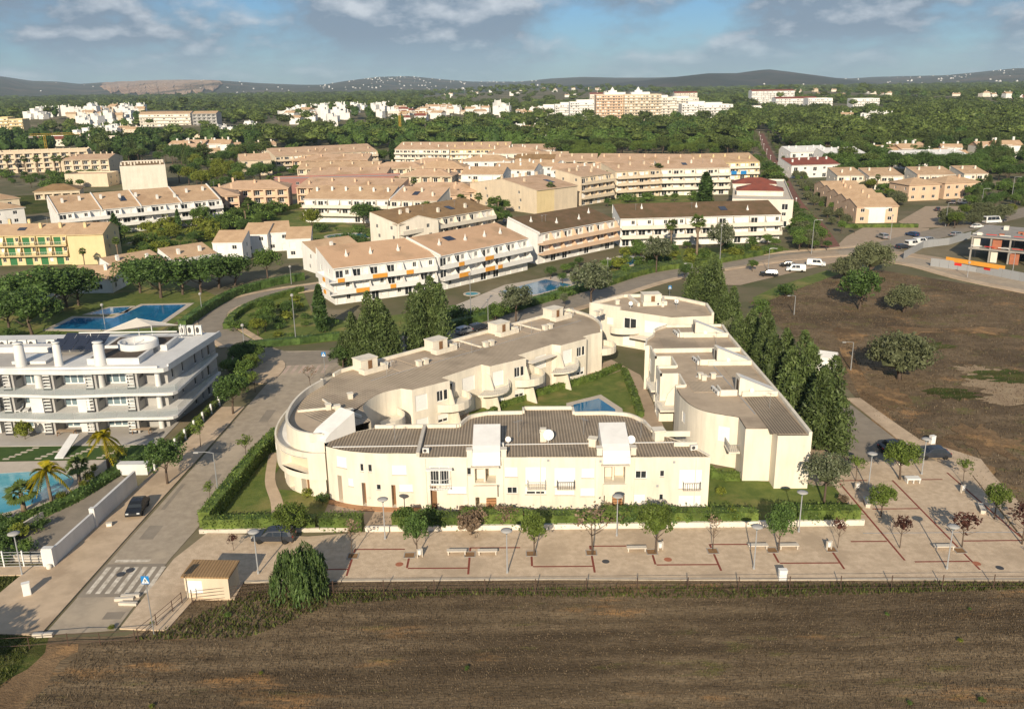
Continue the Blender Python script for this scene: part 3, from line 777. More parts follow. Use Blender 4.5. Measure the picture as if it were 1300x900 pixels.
def hedge(label, pts, w, h, lm='hedge', dens=26, group=None, name='hedge', wob=0.12, z0=0.0):
    "clipped hedge along a plan path: solid core with leaves standing proud"
    cum = path_len(pts); L = cum[-1]; n = max(40, int(L * dens * (w + 2 * h)))
    s = rng.uniform(0, L, n); a = np.array([path_at(pts, cum, q) for q in s]); p = a[:, 0]; d = a[:, 1]; nr = np.stack([-d[:, 1], d[:, 0]], 1)
    q = rng.uniform(0, w + 2 * h, n)
    off = np.where(q < h, -w / 2, np.where(q > h + w, w / 2, q - h - w / 2)); zz = np.where(q < h, q, np.where(q > h + w, w + 2 * h - q, h))
    cs = np.concatenate([p + nr * off[:, None], (zz + z0)[:, None]], 1) + rng.normal(0, wob * .5, (n, 3))
    cb = MB(); i_ = max(.08, w / 2 - .08)
    m = 0
    steps = max(2, int(L / 1.5)); ps = [path_at(pts, cum, L * k / steps) for k in range(steps + 1)]
    for k in range(steps):
        (a0, d0), (a1, d1) = ps[k], ps[k + 1]
        h0, h1 = h - .05 + random.uniform(-.04, .03), h - .05
        A0 = (a0[0] + d0[1] * i_, a0[1] - d0[0] * i_); B0 = (a0[0] - d0[1] * i_, a0[1] + d0[0] * i_); A1 = (a1[0] + d1[1] * i_, a1[1] - d1[0] * i_); B1 = (a1[0] - d1[1] * i_, a1[1] + d1[0] * i_)
        cb.quad((*A0, z0), (*A1, z0), (*A1, z0 + h1), (*A0, z0 + h1)); cb.quad((*A0, z0 + h1), (*A1, z0 + h1), (*B1, z0 + h1), (*B0, z0 + h1)); cb.quad((*B0, z0 + h1), (*B1, z0 + h1), (*B1, z0), (*B0, z0))
        if k == 0: cb.quad((*B0, z0), (*A0, z0), (*A0, z0 + h1), (*B0, z0 + h1))
        if k == steps - 1: cb.quad((*A1, z0), (*B1, z0), (*B1, z0 + h1), (*A1, z0 + h1))
    o = (*pts[0], 0)
    V, F = leaves(cs, .14, .4)
    me = foliage_mesh(name, [(V - np.array(o), F)], LM[lm], [([(x - o[0], y - o[1], z) for x, y, z in cb.v], cb.f)])
    return tag(obj(name, me, None, o), label, 'hedge', group)
# ================================================================ the setting
def fieldmat(name, dark, straw, earth, green, ear_lo=0.60, gr_lo=0.60, stretch=(0.35, 1.0, 1.0), lines=.19):
    m = bpy.data.materials.new(name); m.use_nodes = True; nt = m.node_tree; b = nt.nodes['Principled BSDF']; N = nt.nodes.new; L = nt.links.new
    b.inputs['Roughness'].default_value = 0.95; b.inputs['Specular IOR Level'].default_value = 0.1
    tc = N('ShaderNodeTexCoord'); mp = N('ShaderNodeMapping'); mp.inputs['Scale'].default_value = stretch; L(tc.outputs['Object'], mp.inputs[0])
    def noise(s, d=7, r=.65, v=None, off=(0, 0, 0)):
        n = N('ShaderNodeTexNoise'); n.inputs['Scale'].default_value = s; n.inputs['Detail'].default_value = d; n.inputs['Roughness'].default_value = r
        m2 = N('ShaderNodeMapping'); m2.inputs['Location'].default_value = off; L((v or mp).outputs[0], m2.inputs[0]); L(m2.outputs[0], n.inputs['Vector']); return n
    def ramp(n, lo, hi, c0=None, c1=None):
        r = N('ShaderNodeValToRGB'); r.color_ramp.elements[0].position = lo; r.color_ramp.elements[1].position = hi
        if c0: r.color_ramp.elements[0].color = (*c0, 1); r.color_ramp.elements[1].color = (*c1, 1)
        L(n.outputs['Fac'], r.inputs[0]); return r
    base = ramp(noise(1.3, 9, .72), .36, .66, dark, straw)
    def over(a, fac, c):
        x = N('ShaderNodeMix'); x.data_type = 'RGBA'; L(fac, x.inputs['Factor']); L(a, x.inputs['A']); x.inputs['B'].default_value = (*c, 1); return x.outputs['Result']
    n1 = ramp(noise(.11, 9, .62, off=(4, 9, 0)), .44, .58, (.0,) * 3, (.8,) * 3)
    cur = over(base.outputs[0], n1.outputs[0], tuple(a * .72 for a in dark))
    n4 = ramp(noise(.07, 9, .65, off=(14, 2, 0)), .50, .66, (.0,) * 3, (.6,) * 3); cur = over(cur, n4.outputs[0], straw)
    e = ramp(noise(.22, 9, .68, off=(31, 3, 0)), ear_lo, ear_lo + .09); cur = over(cur, e.outputs[0], earth)
    g = ramp(noise(.30, 9, .7, off=(7, 55, 0)), gr_lo, gr_lo + .1); cur = over(cur, g.outputs[0], green)
    # mowing lines
    w = N('ShaderNodeTexWave'); w.bands_direction = 'Y'; w.inputs['Scale'].default_value = .13; w.inputs['Distortion'].default_value = 2.2; w.inputs['Detail'].default_value = 4; w.inputs['Detail Scale'].default_value = .5; L(mp.outputs[0], w.inputs['Vector'])
    mr = N('ShaderNodeMapRange'); mr.inputs['To Min'].default_value = 1 - lines; mr.inputs['To Max'].default_value = 1 + lines * .8; L(w.outputs['Fac'], mr.inputs['Value'])
    mu = N('ShaderNodeMix'); mu.data_type = 'RGBA'; mu.blend_type = 'MULTIPLY'; mu.inputs['Factor'].default_value = 1; L(cur, mu.inputs['A']); L(mr.outputs[0], mu.inputs['B']); L(mu.outputs['Result'], b.inputs['Base Color'])
    bp = N('ShaderNodeBump'); bp.inputs['Strength'].default_value = .8; bp.inputs['Distance'].default_value = .25; L(noise(4.0, 6, .7).outputs['Fac'], bp.inputs['Height']); L(bp.outputs[0], b.inputs['Normal'])
    return m


M['field'] = fieldmat('stubble_field', (0.125, 0.090, 0.056), (0.27, 0.200, 0.120), (0.34, 0.195, 0.085), (0.155, 0.148, 0.045), .57, .58, (.25, 1.0, 1.0))
M['field2'] = fieldmat('scrub_field', (0.125, 0.090, 0.058), (0.26, 0.19, 0.115), (0.37, 0.22, 0.105), (0.155, 0.145, 0.055), .58, .55, (.6, .7, 1), .04)
M['dirt2'] = fieldmat('bare_brown_earth', (0.17, 0.11, 0.062), (0.30, 0.20, 0.11), (0.38, 0.23, 0.11), (0.13, 0.12, 0.045), .52, .58, (.8, .8, 1), .02)
M['verge'] = fieldmat('rough_grass', (0.060, 0.075, 0.018), (0.13, 0.125, 0.04), (0.22, 0.14, 0.06), (0.055, 0.085, 0.016), .62, .5, (.8, .8, 1))
M['ground'] = mat('dry_ground', (0.17, 0.14, 0.085), 0.95, (0.085, 0.095, 0.035), 0.06, c3=(0.25, 0.205, 0.135), n3=0.03)
M['lawn'] = mat('lawn_grass', (0.085, 0.125, 0.022), 0.9, (0.145, 0.175, 0.038), 0.6, bump=0.5, bscale=9, c3=(0.24, 0.21, 0.07), n3=0.12)
M['turf'] = mat('clipped_turf', (0.035, 0.075, 0.014), 0.9, (0.055, 0.10, 0.02), 0.5, bump=0.4, bscale=10)
M['road'] = mat('paver_road', (0.42, 0.35, 0.265), 0.9, (0.335, 0.277, 0.21), 0.9, bump=0.2, bscale=14, c3=(0.47, 0.385, 0.285), n3=0.11)
M['asphalt'] = mat('asphalt', (0.30, 0.255, 0.20), 0.9, (0.24, 0.205, 0.162), 0.5, bump=0.15, bscale=14)
M['cobble'] = mat('pale_cobbles', (0.62, 0.485, 0.345), 0.9, (0.49, 0.375, 0.26), 1.4, bump=0.4, bscale=11, c3=(0.45, 0.345, 0.24), n3=0.17)
M['pavement'] = mat('pale_pavement', (0.58, 0.445, 0.31), 0.9, (0.465, 0.355, 0.245), 0.5, bump=0.2, bscale=9, c3=(0.40, 0.30, 0.205), n3=0.14)
M['tanpave'] = mat('tan_paving', (0.43, 0.33, 0.235), 0.9, (0.36, 0.275, 0.195), 0.5)
M['pooldeck'] = mat('pale_pool_deck', (0.54, 0.47, 0.39), 0.85, (0.47, 0.41, 0.335), 0.6)
M['greydeck'] = mat('grey_terrace', (0.46, 0.43, 0.39), 0.8, (0.41, 0.38, 0.345), 0.5)
M['redpave'] = mat('red_promenade', (0.22, 0.105, 0.075), 0.9, (0.17, 0.08, 0.06), 0.4)
M['redline'] = mat('red_brick_band', (0.24, 0.060, 0.040), 0.9, (0.19, 0.05, 0.034), 2.0)
M['zebra'] = mat('worn_white_paint', (0.74, 0.67, 0.56), 0.85, (0.44, 0.38, 0.30), 1.6)
M['zebra_pink'] = mat('worn_pink_paint', (0.58, 0.44, 0.35), 0.85, (0.40, 0.31, 0.25), 1.3)
M['kerb'] = mat('kerb_stone', (0.46, 0.40, 0.32), 0.9, (0.38, 0.33, 0.265), 2)
M['dirt'] = mat('red_dirt', (0.27, 0.155, 0.072), 0.95, (0.20, 0.115, 0.055), 0.5, bump=0.3, bscale=5)
M['sandy'] = mat('bare_sand', (0.36, 0.27, 0.17), 0.95, (0.28, 0.20, 0.125), 0.4, bump=0.3, bscale=4)
M['hill'] = mat('hill_scrub', (0.040, 0.050, 0.028), 0.95, (0.085, 0.082, 0.05), 0.006, c3=(0.125, 0.10, 0.065), n3=0.0022)
M['quarry'] = mat('quarry_face', (0.36, 0.225, 0.14), 0.95, (0.46, 0.34, 0.235), 0.006, stretch=(1, .25, 1), c3=(0.13, 0.10, 0.06), n3=0.004)


def blob(cx, cy, rx, ry, n=18, jit=0.2, rot=0.0):
    out = []
    for k in range(n):
        a = 6.2832 * k / n; r = 1 + random.uniform(-jit, jit); x, y = rx * r * math.cos(a), ry * r * math.sin(a)
        out.append((cx + x * math.cos(rot) - y * math.sin(rot), cy + x * math.sin(rot) + y * math.cos(rot)))
    return out


sheet('ground', [(-15000, -3000), (15000, -3000), (15000, 16000), (-15000, 16000)], 0.0, M['ground'])
sheet('field', [(-75, 15), (95, 15), (95, 75.6), (52, 76.3), (0, 77.6), (-28, 77.9), (-33.3, 74.6), (-34.2, 70.0), (-36, 68.6), (-75, 68.2)], .02, M['field'])
sheet('rough_grass', [(-75, 45), (-55, 45), (-44, 56), (-41, 63), (-43, 68.6), (-52, 69.5), (-51.2, 79.2), (-75, 79.2)], .03, M['verge'])
tk = [(-47 + .17 * (y - 40) + random.uniform(-.45, .45), y) for y in np.linspace(40, 67.5, 24)]; tk2 = [(-42.5 + .11 * (y - 40) + random.uniform(-.45, .45), y) for y in np.linspace(67.5, 40, 24)]
sheet('dirt_track', tk + tk2, .036, M['dirt2'])
# right-hand scrub field
psheet('scrub_field', [(950, 383), (990, 372), (1060, 348), (1120, 343), (1300, 372), (1500, 410), (1500, 800), (1300, 692), (1252, 640), (1222, 600), (1195, 576), (1150, 560), (1112, 532), (1082, 500), (1055, 470), (1010, 432)], .02, M['field2'])
zq = [.028]
def nz():
    zq[0] += .005; return zq[0]
for u, v, rx, ry in ((1262, 478, 5, 3.5), (1290, 492, 7, 4), (1238, 470, 3, 2.5), (1320, 500, 8, 5), (1246, 488, 2.5, 1.6), (1275, 508, 4, 2)):
    cx, cy = G(u, v); sheet('sand_patch', blob(cx, cy, rx, ry, 26, .38), nz(), M['sandy'])
for u, v, rx, ry in ((1270, 474, 4.5, 1.8), (1298, 482, 5, 2), (1240, 479, 2.2, 1.2), (1210, 500, 4, 2.5), (1180, 440, 5, 2.5)):
    cx, cy = G(u, v); sheet('rough_grass', blob(cx, cy, rx, ry, 26, .4), nz(), M['verge'])
for u, v, rx, ry in ((1215, 580, 2.5, 6), (1130, 505, 3, 5), (1160, 420, 5, 3), (1250, 560, 4, 5), (1075, 425, 3, 4), (1240, 420, 6, 3)):
    cx, cy = G(u, v); sheet('bare_earth', blob(cx, cy, rx, ry, 28, .42), nz(), M['dirt2'])
psheet('lawn', [(955, 378), (985, 364), (1050, 343), (1068, 347), (1010, 368), (960, 388)], .028, M['lawn'])
psheet('dirt_track', [(1120, 560), (1075, 470), (1065, 440), (1080, 440), (1096, 475), (1150, 560)], .026, M['dirt2'])

# main street on the left and plaza pavement
sheet('street', [(-43.6, 68.8), (-37.2, 69.4), (-36.9, 82), (-35.6, 96), (-35.0, 112), (-34.6, 122), (-33.2, 139), (-30, 147), (-30, 158), (-52, 158), (-52, 147), (-41.6, 142), (-42.2, 116), (-42.8, 95)], .05, M['road'])
sheet('pavement', [(-75, 79.2), (-51.2, 79.2), (-52.3, 69.3), (-43.9, 68.8), (-43.2, 95), (-42.5, 116), (-42.2, 128), (-45.8, 128), (-47.2, 105), (-48.5, 81), (-75, 81)], .15, M['pavement'], .13)
sheet('crossing_surface', [(-43.5, 75.0), (-37.0, 75.0), (-36.9, 81.2), (-43.3, 81.2)], .0535, M['asphalt'])
sheet('pavement', blob(-43.3, 145.5, 2.8, 6.5, 16, .08), .15, M['pavement'], .13)
sheet('plaza', [(-36.9, 69.6), (-32.4, 69.2), (-31.6, 74.2), (-27.6, 74.2), (-27.6, 77.5), (0.5, 77.3), (51, 75.9), (80, 75.2), (80, 78), (55, 83.2), (57.8, 99.6), (55.4, 104.1), (44.5, 104.1), (39.6, 100), (39.4, 87.0), (-17, 87.2), (-23, 86.4), (-34.7, 87.5), (-36.4, 82)], .15, M['cobble'], .13)
sheet('kerb', [(-27.6, 77.2), (0.5, 77.0), (51, 75.6), (80, 74.9), (80, 75.2), (51, 75.9), (0.5, 77.3), (-27.6, 77.5)], .19, M['kerb'], .19)
sheet('pavement', [(57.9, 99.4), (55.3, 83.3), (58.4, 82.4), (60.5, 99.5), (61.5, 104.5), (56.5, 111.2), (55.9, 116), (54.7, 128), (52.5, 128), (53.5, 112), (55.6, 104.3)], .15, M['pavement'], .13)
# service road behind the she-oaks
sheet('service_road', [(44.5, 104.2), (59.2, 104.2), (57.0, 110.3), (53.4, 111.5), (52, 128), (47, 160), (45, 185), (40.5, 185), (42, 150), (43, 118)], .05, M['asphalt'])
sheet('verge', [(36.8, 96), (44, 104.2), (42.8, 118), (41.8, 150), (40, 185), (37.5, 185), (37.2, 150)], .03, M['tanpave'])

# road north of the estate, the curved lane, the eastern roads
N_ROAD = [(-50, 152.5), (-34, 154), (-22, 158), (-8, 171), (17, 197), (37, 219), (55, 232), (80, 245), (97, 250), (108, 254)]
ribbon('street', N_ROAD, 8.2, .052, M['asphalt'])
def strip(name, pts, o0, o1, z, m, thick=0.0):
    p = smooth_path(pts, 6); k = len(p); A, B = [], []
    for i, q in enumerate(p):
        a = p[max(i - 1, 0)]; b = p[min(i + 1, k - 1)]; dx, dy = b[0] - a[0], b[1] - a[1]; l = math.hypot(dx, dy)
        A.append((q[0] - dy / l * o0, q[1] + dx / l * o0)); B.append((q[0] - dy / l * o1, q[1] + dx / l * o1))
    mb = MB()
    for i in range(k - 1):
        a, b, c, d = B[i], B[i + 1], A[i + 1], A[i]
        if thick: mb.prism([a, b, c, d], z - thick, z)
        else: mb.quad((*a, z), (*b, z), (*c, z), (*d, z))
    return struct(name, mb, m)
strip('pavement', N_ROAD[2:], 4.2, 6.4, .16, M['pavement'], .14)
strip('pavement', N_ROAD[2:], -6.2, -4.2, .16, M['pavement'], .14)
LANE = [(-41, 152), (-53, 163), (-62, 176), (-66.5, 188), (-64, 199), (-57, 208), (-47, 215), (-38, 222)]
ribbon('lane', LANE, 6.0, .058, M['asphalt'])
strip('pavement', LANE[1:], -4.6, -3.1, .16, M['pavement'], .14)
strip('pavement', LANE[1:], 3.1, 4.3, .16, M['pavement'], .14)
E_ROAD = [(88, 248), (103, 245), (113, 232), (119, 212), (132, 190), (150, 168)]
ribbon('street', E_ROAD, 9, .056, M['road'])
strip('pavement', E_ROAD[1:], -7.6, -4.6, .16, M['pavement'], .14)
strip('pavement', E_ROAD[1:], 4.6, 9.5, .16, M['tanpave'], .14)
psheet('car_park', [(1052, 322), (1075, 300), (1098, 288), (1180, 290), (1172, 306), (1135, 318), (1100, 326), (1075, 330)], .05, M['tanpave'])
ribbon('street', [G(1105, 322), G(1140, 309), G(1180, 299), G(1230, 287), G(1290, 272), G(1380, 250)], 10, .064, M['asphalt'])
psheet('car_park', [(1140, 282), (1175, 262), (1225, 262), (1245, 276), (1208, 288), (1160, 290)], .048, M['tanpave'])
psheet('car_park', [(905, 348), (990, 325), (1060, 318), (1075, 330), (1015, 344), (940, 362), (912, 362)], .062, M['tanpave'])
PROM = [G(966, 170), G(975, 192), G(988, 214), G(1008, 254), G(1034, 283), G(1050, 305), G(1056, 316)]
ribbon('promenade', PROM, 5.4, .06, M['redpave'])

# lawns and yards
psheet('lawn', [(0, 405), (60, 385), (150, 358), (205, 352), (262, 370), (286, 380), (232, 404), (190, 428), (185, 440), (0, 440), (-90, 440), (-90, 400)], .03, M['lawn'])
psheet('lawn', [(288, 428), (300, 405), (330, 385), (384, 368), (396, 396), (440, 408), (560, 392), (610, 394), (700, 360), (740, 372), (640, 402), (560, 424), (455, 430), (380, 438), (320, 440)], .03, M['lawn'])
psheet('garden_path', [(560, 395), (640, 362), (735, 345), (742, 352), (700, 380), (650, 398), (590, 408)], .04, M['pooldeck'])
psheet('lawn', [(735, 345), (800, 318), (990, 312), (1010, 320), (960, 328), (830, 348), (745, 374)], .034, M['lawn'])
psheet('lawn', [(330, 300), (345, 270), (430, 262), (440, 285), (470, 290), (470, 310), (430, 312), (395, 304)], .03, M['lawn'])
psheet('lawn', [(770, 262), (780, 248), (900, 245), (910, 262)], .03, M['lawn'])
psheet('lawn', [(120, 330), (140, 296), (260, 288), (290, 300), (250, 330)], .03, M['lawn'])
psheet('rough_grass', [(0, 262), (0, 250), (110, 244), (230, 238), (240, 246), (150, 254), (60, 270), (0, 276)], .03, M['verge'])
sheet('yard', [(-26, 100), (-10, 100), (17, 99), (22, 106), (22, 141), (18, 150), (12, 143), (-16, 116)], .03, M['tanpave'])
sheet('lawn', [G(u, v) for u, v in [(595, 524), (640, 508), (745, 486), (790, 470), (797, 478), (815, 526), (815, 545), (600, 545)]], .045, M['lawn'])
sheet('lawn', [(-35.4, 88.3), (-22.4, 88.2), (-22.4, 97), (-31, 99), (-31, 106), (-33.4, 116), (-34.4, 112), (-35, 97)], .04, M['lawn'])
sheet('garden_path', smooth_path([(-33.6, 110), (-31.8, 101), (-29.5, 95), (-27.6, 89), (-26.2, 89), (-28.2, 95.6), (-30.6, 101.5), (-32.4, 110)], 4), .052, M['pavement'])
sheet('lawn', [(22.8, 89), (39, 89), (40, 97), (36, 98), (29, 99.5), (28.5, 103), (23, 103)], .04, M['lawn'])
sheet('yard', [(-22.4, 88.0), (22.8, 88.0), (22.8, 91.8), (-22.4, 94.6)], .045, M['tanpave'])

# red brick bands in the plaza (meander) and the square
def band(x0, y0, x1, y1, m='redline', w=.11):
    b = MB(); b.obox((x0, y0), (x1, y1), w, .1505, .156); return struct('paving_band', b, M[m])
XS = [G(u, 711)[0] for u in (447, 519, 596, 675, 752, 830, 909, 986, 1063)]
for k, x in enumerate(XS):
    if k % 2: band(x, 79.5, x, 82.3)
    else: band(x, 79.5, x, 82.0) ; band(x, 78.1, x, 79.5)
    if k % 2 and k + 1 < len(XS): band(x + .1, 79.4, XS[k + 1] - .1, 79.3)
    if not k % 2 and k + 1 < len(XS): band(x, 83.4, x + 5.4, 83.3); band(x, 82.0, x, 83.5)
band(XS[0] - 2.4, 79.4, XS[0] - .1, 79.4)
for x, y0, y1 in ((40.6, 79.6, 97.8), (47.4, 77.6, 98.5), (55.2, 84, 100.5)): band(x, y0, x - .1, y1)
for y, x0, x1 in ((98.6, 40, 44.2), (98.6, 49, 53.6), (91.0, 41.8, 47.2), (83.6, 36.5, 40.4), (83.4, 48.6, 55), (79.3, 41.5, 47.2)): band(x0, y, x1, y - .05)
band(38.5, 85.4, 58, 85.1, 'grey', .06)
# zebra crossings
for k in range(7):
    b = MB(); x = -42.9 + k * .96; b.prism([(x, 75.6), (x + .48, 75.6), (x + .44, 80.6), (x - .04, 80.6)], .052, .0575); struct('zebra_stripe', b, M['zebra'])
b = MB(); b.prism([(-42.6, 81.6), (-38.9, 81.6), (-38.9, 82.1), (-42.6, 82.1)], .051, .0545); struct('stop_line', b, M['zebra'])
for k in range(9):
    b = MB(); x = -44.5 + k * 1.35; b.prism([(x, 144.4), (x + .62, 144.4), (x + .62, 149), (x, 149)], .0535, .0575); struct('zebra_stripe', b, M['zebra_pink'])


# ---------------------------------------------------------------- hills on the horizon
def interp(pts, u):
    for (a, va), (b, vb) in zip(pts, pts[1:]):
        if a <= u <= b: return va + (vb - va) * (u - a) / (b - a)
    return pts[0][1] if u < pts[0][0] else pts[-1][1]
def ray_dir(u, v):
    x, y = u - 650.0, v - 450.0; xr = x * math.cos(ROLL) - y * math.sin(ROLL); yr = x * math.sin(ROLL) + y * math.cos(ROLL)
    return xr, FOC * math.cos(PITCH) - yr * math.sin(PITCH), -FOC * math.sin(PITCH) - yr * math.cos(PITCH)
def fbm(x, y):
    return sum(math.sin(x * f + 1.7 * f + 3 * math.sin(y * f * .8)) * math.cos(y * f * 1.1 + f) / f for f in (1, 2.1, 4.3, 8.9)) * .5
class Ridge:
    def __init__(s, sky, d0, dr, amp=.18): s.sky, s.d0, s.dr, s.amp = sky, d0, dr, amp
    def at(s, u, f):
        "f 0 at the foot, 1 on the ridge, up to 1.4 behind"
        v = interp(s.sky, u); X, Y, Z = ray_dir(u, v); hd = math.hypot(X, Y); dr = s.dr * (1 + .10 * math.sin(u * .013) + .05 * math.sin(u * .041))
        hr = max(CAM_H + dr * Z / hd, 3.0); d = s.d0 + (dr - s.d0) * f
        k = min(f, 1.0); sm = k * k * (3 - 2 * k); h = hr * (sm * .55 + k * .45)
        if f > 1: h = hr * max(0, 1 - ((f - 1) / .4) ** 1.5)
        h += hr * s.amp * fbm(u * .03, f * 4) * math.sin(math.pi * min(f, 1)) + .02 * hr * fbm(u * .15, f * 11) * (0 if f > .93 else 1)
        t = d / hd; return (X * t, Y * t, max(h, -4 if f <= 0.01 or f > 1.3 else 1.5))
    def mesh(s, u0, u1, nu, nf, f1=1.4):
        mb = MB(); F = [f1 * k / (nf - 1) for k in range(nf)]
        for k in range(nu):
            for f in F: mb.v.append(s.at(u0 + (u1 - u0) * k / (nu - 1), f))
        for k in range(nu - 1):
            for j in range(nf - 1): a = k * nf + j; mb.f.append((a, a + nf, a + nf + 1, a + 1)); mb.m.append(0)
        return mb
SKY = [(-500, 100), (-250, 98), (0, 97), (40, 103), (75, 104), (100, 107), (130, 105), (200, 103), (270, 102), (330, 106), (380, 108), (410, 108), (440, 103), (480, 98), (520, 97), (560, 101), (600, 104), (660, 104), (700, 100), (740, 98), (780, 99), (830, 99), (860, 98), (900, 99), (950, 98), (1000, 99), (1050, 99), (1080, 100), (1110, 98), (1150, 97), (1200, 96), (1250, 91), (1290, 87), (1340, 86), (1500, 84), (1800, 82)]
far = Ridge(SKY, 4700, 9500)
o = far.mesh(-480, 1780, 300, 22).build('hills', M['hill'], smooth=True); o['kind'] = 'structure'
SKY2 = [(560, 112), (640, 112), (700, 109), (760, 107), (820, 102), (860, 97.5), (900, 93), (935, 93), (960, 89.5), (975, 88), (1000, 91), (1030, 95), (1060, 99), (1090, 103), (1130, 106), (1180, 108)]
near = Ridge(SKY2, 4500, 6600, .12)
M['hill_dark'] = mat('wooded_hill', (0.022, 0.030, 0.016), 0.95, (0.050, 0.050, 0.030), 0.008, c3=(0.075, 0.06, 0.04), n3=0.003)
o = near.mesh(600, 1170, 110, 20).build('hill', M['hill_dark'], smooth=True); o['kind'] = 'structure'
qb = MB(); nq, mq = 60, 16
for k in range(nq):
    f_ = k / (nq - 1); env = math.sin(math.pi * f_) ** .45
    lo = .62 - .50 * env + .07 * math.sin(k * .9) + .04 * math.sin(k * 2.3); hi = .66 + .30 * env + .03 * math.sin(k * .7)
    for j in range(mq):
        x, y, z = far.at(126 + 156 * f_, lo + (hi - lo) * j / (mq - 1)); qb.v.append((x, y, z + 5 + 3 * (j % 2)))
for k in range(nq - 1):
    for j in range(mq - 1): a = k * mq + j; qb.f.append((a, a + mq, a + mq + 1, a + 1)); qb.m.append(0)
o = qb.build('quarry', M['quarry']); o['kind'] = 'structure'

# ---------------------------------------------------------------- haze in the air
hz = MB(); hz.box(-14800, -300, -6, 14800, 15800, 420)
hm = bpy.data.materials.new('haze'); hm.use_nodes = True; hm.node_tree.nodes.clear()
_o = hm.node_tree.nodes.new('ShaderNodeOutputMaterial'); _v = hm.node_tree.nodes.new('ShaderNodeVolumePrincipled')
_v.inputs['Color'].default_value = (0.62, 0.79, 1.0, 1); _v.inputs['Density'].default_value = 5.0e-5; _v.inputs['Anisotropy'].default_value = 0.0
hm.node_tree.links.new(_v.outputs[0], _o.inputs['Volume'])
haze = hz.build('haze', hm); haze['kind'] = 'stuff'; haze['label'] = 'thin blue haze over the far hills and woods'

for x, y, w, l in ((-41.2, 88, 1.6, 3.2), (-38.6, 101, 1.2, 4.5), (-40.8, 111, 2.2, 1.6), (-37.6, 124, 1.4, 5), (-40, 133, 2.6, 1.2), (-38.4, 71.8, 1.8, 1.2), (-42, 97, .5, 7)):
    b = MB(); b.box(x - w / 2, y - l / 2, .051, x + w / 2, y + l / 2, .0545); struct('road_patch', b, M['asphalt'])
# ================================================================ the cream estate in the middle
def on_y(u, v, Y):
    "photo pixel -> (x, z) on the vertical plane y = Y"
    X, Yd, Z = ray_dir(u, v); t = Y / Yd; return X * t, CAM_H + Z * t


def rail_mb(b, path, z0, h=1.0, step=.35, r=.025, mi=0):
    cum = path_len(path); L = cum[-1]; n = max(2, int(L / step))
    b.tube([(*path_at(path, cum, L * k / n)[0], z0 + h) for k in range(n + 1)], r * 1.4, 5, mi)
    for k in range(n + 1):
        p = path_at(path, cum, L * k / n)[0]; b.tube([(*p, z0), (*p, z0 + h)], r, 4, mi)


def parapet(mb, path, w, z0, z1, mi=0):
    for a, b in zip(path, path[1:]): mb.obox(a, b, w, z0, z1, mi, w0=0.0)


def stairhead(t, roof, x, y, rz, w=3.0, d=2.2, h=1.75, z=7.0, m='cream'):
    "flat-roofed box with a narrow brown door onto the roof and a low kerb round it"
    b = MB(); b.box(0, 0, 0, w, d, h); b.box(-.1, -.1, h + .001, w + .1, d + .1, h + .12)
    b.box(-.5, -1.5, 0, w + .8, -1.3, .75); b.box(-.5, -1.29, 0, -.3, 0, .75); b.box(w + .6, -1.29, 0, w + .8, 0.2, .75)
    me = b.mesh('stair_head', [M[m]])
    s = obj('stair_head', me, roof, (x - ORG[t][0], y - ORG[t][1], z), rz)
    obj('door', P_['door'], s, (w * .42, -.03, .02), 0, (.75, 1, 1.55))
    return s


def _ac():
    b = MB(); b.box(-.42, -.16, .06, .42, .16, .68); b.box(-.38, -.14, 0, -.3, .14, .06); b.box(.3, -.14, 0, .38, .14, .06)
    b.lathe([(.22, 0), (.22, .02), (.2, .03), (.05, .035)], 12, (0, 0), 1)
    n = len(b.v) - 48
    for i in range(n, len(b.v)): x, y, z = b.v[i]; b.v[i] = (x - .1, -.16 - z, y + .37)
    return b.mesh('air_conditioner', [M['ac'], M['dgrey']])
AC = _ac()
def _vent():
    b = MB(); b.box(-.35, -.35, -.1, .35, .35, .75); b.prism([(-.45, -.45), (.45, -.45), (.45, .45), (-.45, .45)], .751, .87); return b.mesh('roof_vent', [M['cream']])
VENT = _vent()
def _dish(r):
    b = MB(); b.tube([(0, .1, 0), (0, .1, .9)], .035, 6)
    prof = [(r * k / 5, .12 * r * (k / 5) ** 2) for k in range(6)]; n0 = len(b.v); b.lathe([(q, z) for q, z in prof[1:]], 18)
    c, s_ = math.cos(1.15), math.sin(1.15)
    for i in range(n0, len(b.v)): x, y, z = b.v[i]; b.v[i] = (x, y * c + z * s_ * -1, 1.0 + y * s_ * 1 + z * c)
    b.tube([(0, -.05, 1.0), (0, -.45, .85)], .02, 5); return b.mesh('satellite_dish', [M['frame']])
DISH, DISH_S = _dish(.62), _dish(.42)
def rooftop(me, name, t, roof, x, y, z, rz=0.0, s=1.0): return obj(name, me, roof, (x - ORG[t][0], y - ORG[t][1], z), rz, (s, s, s))


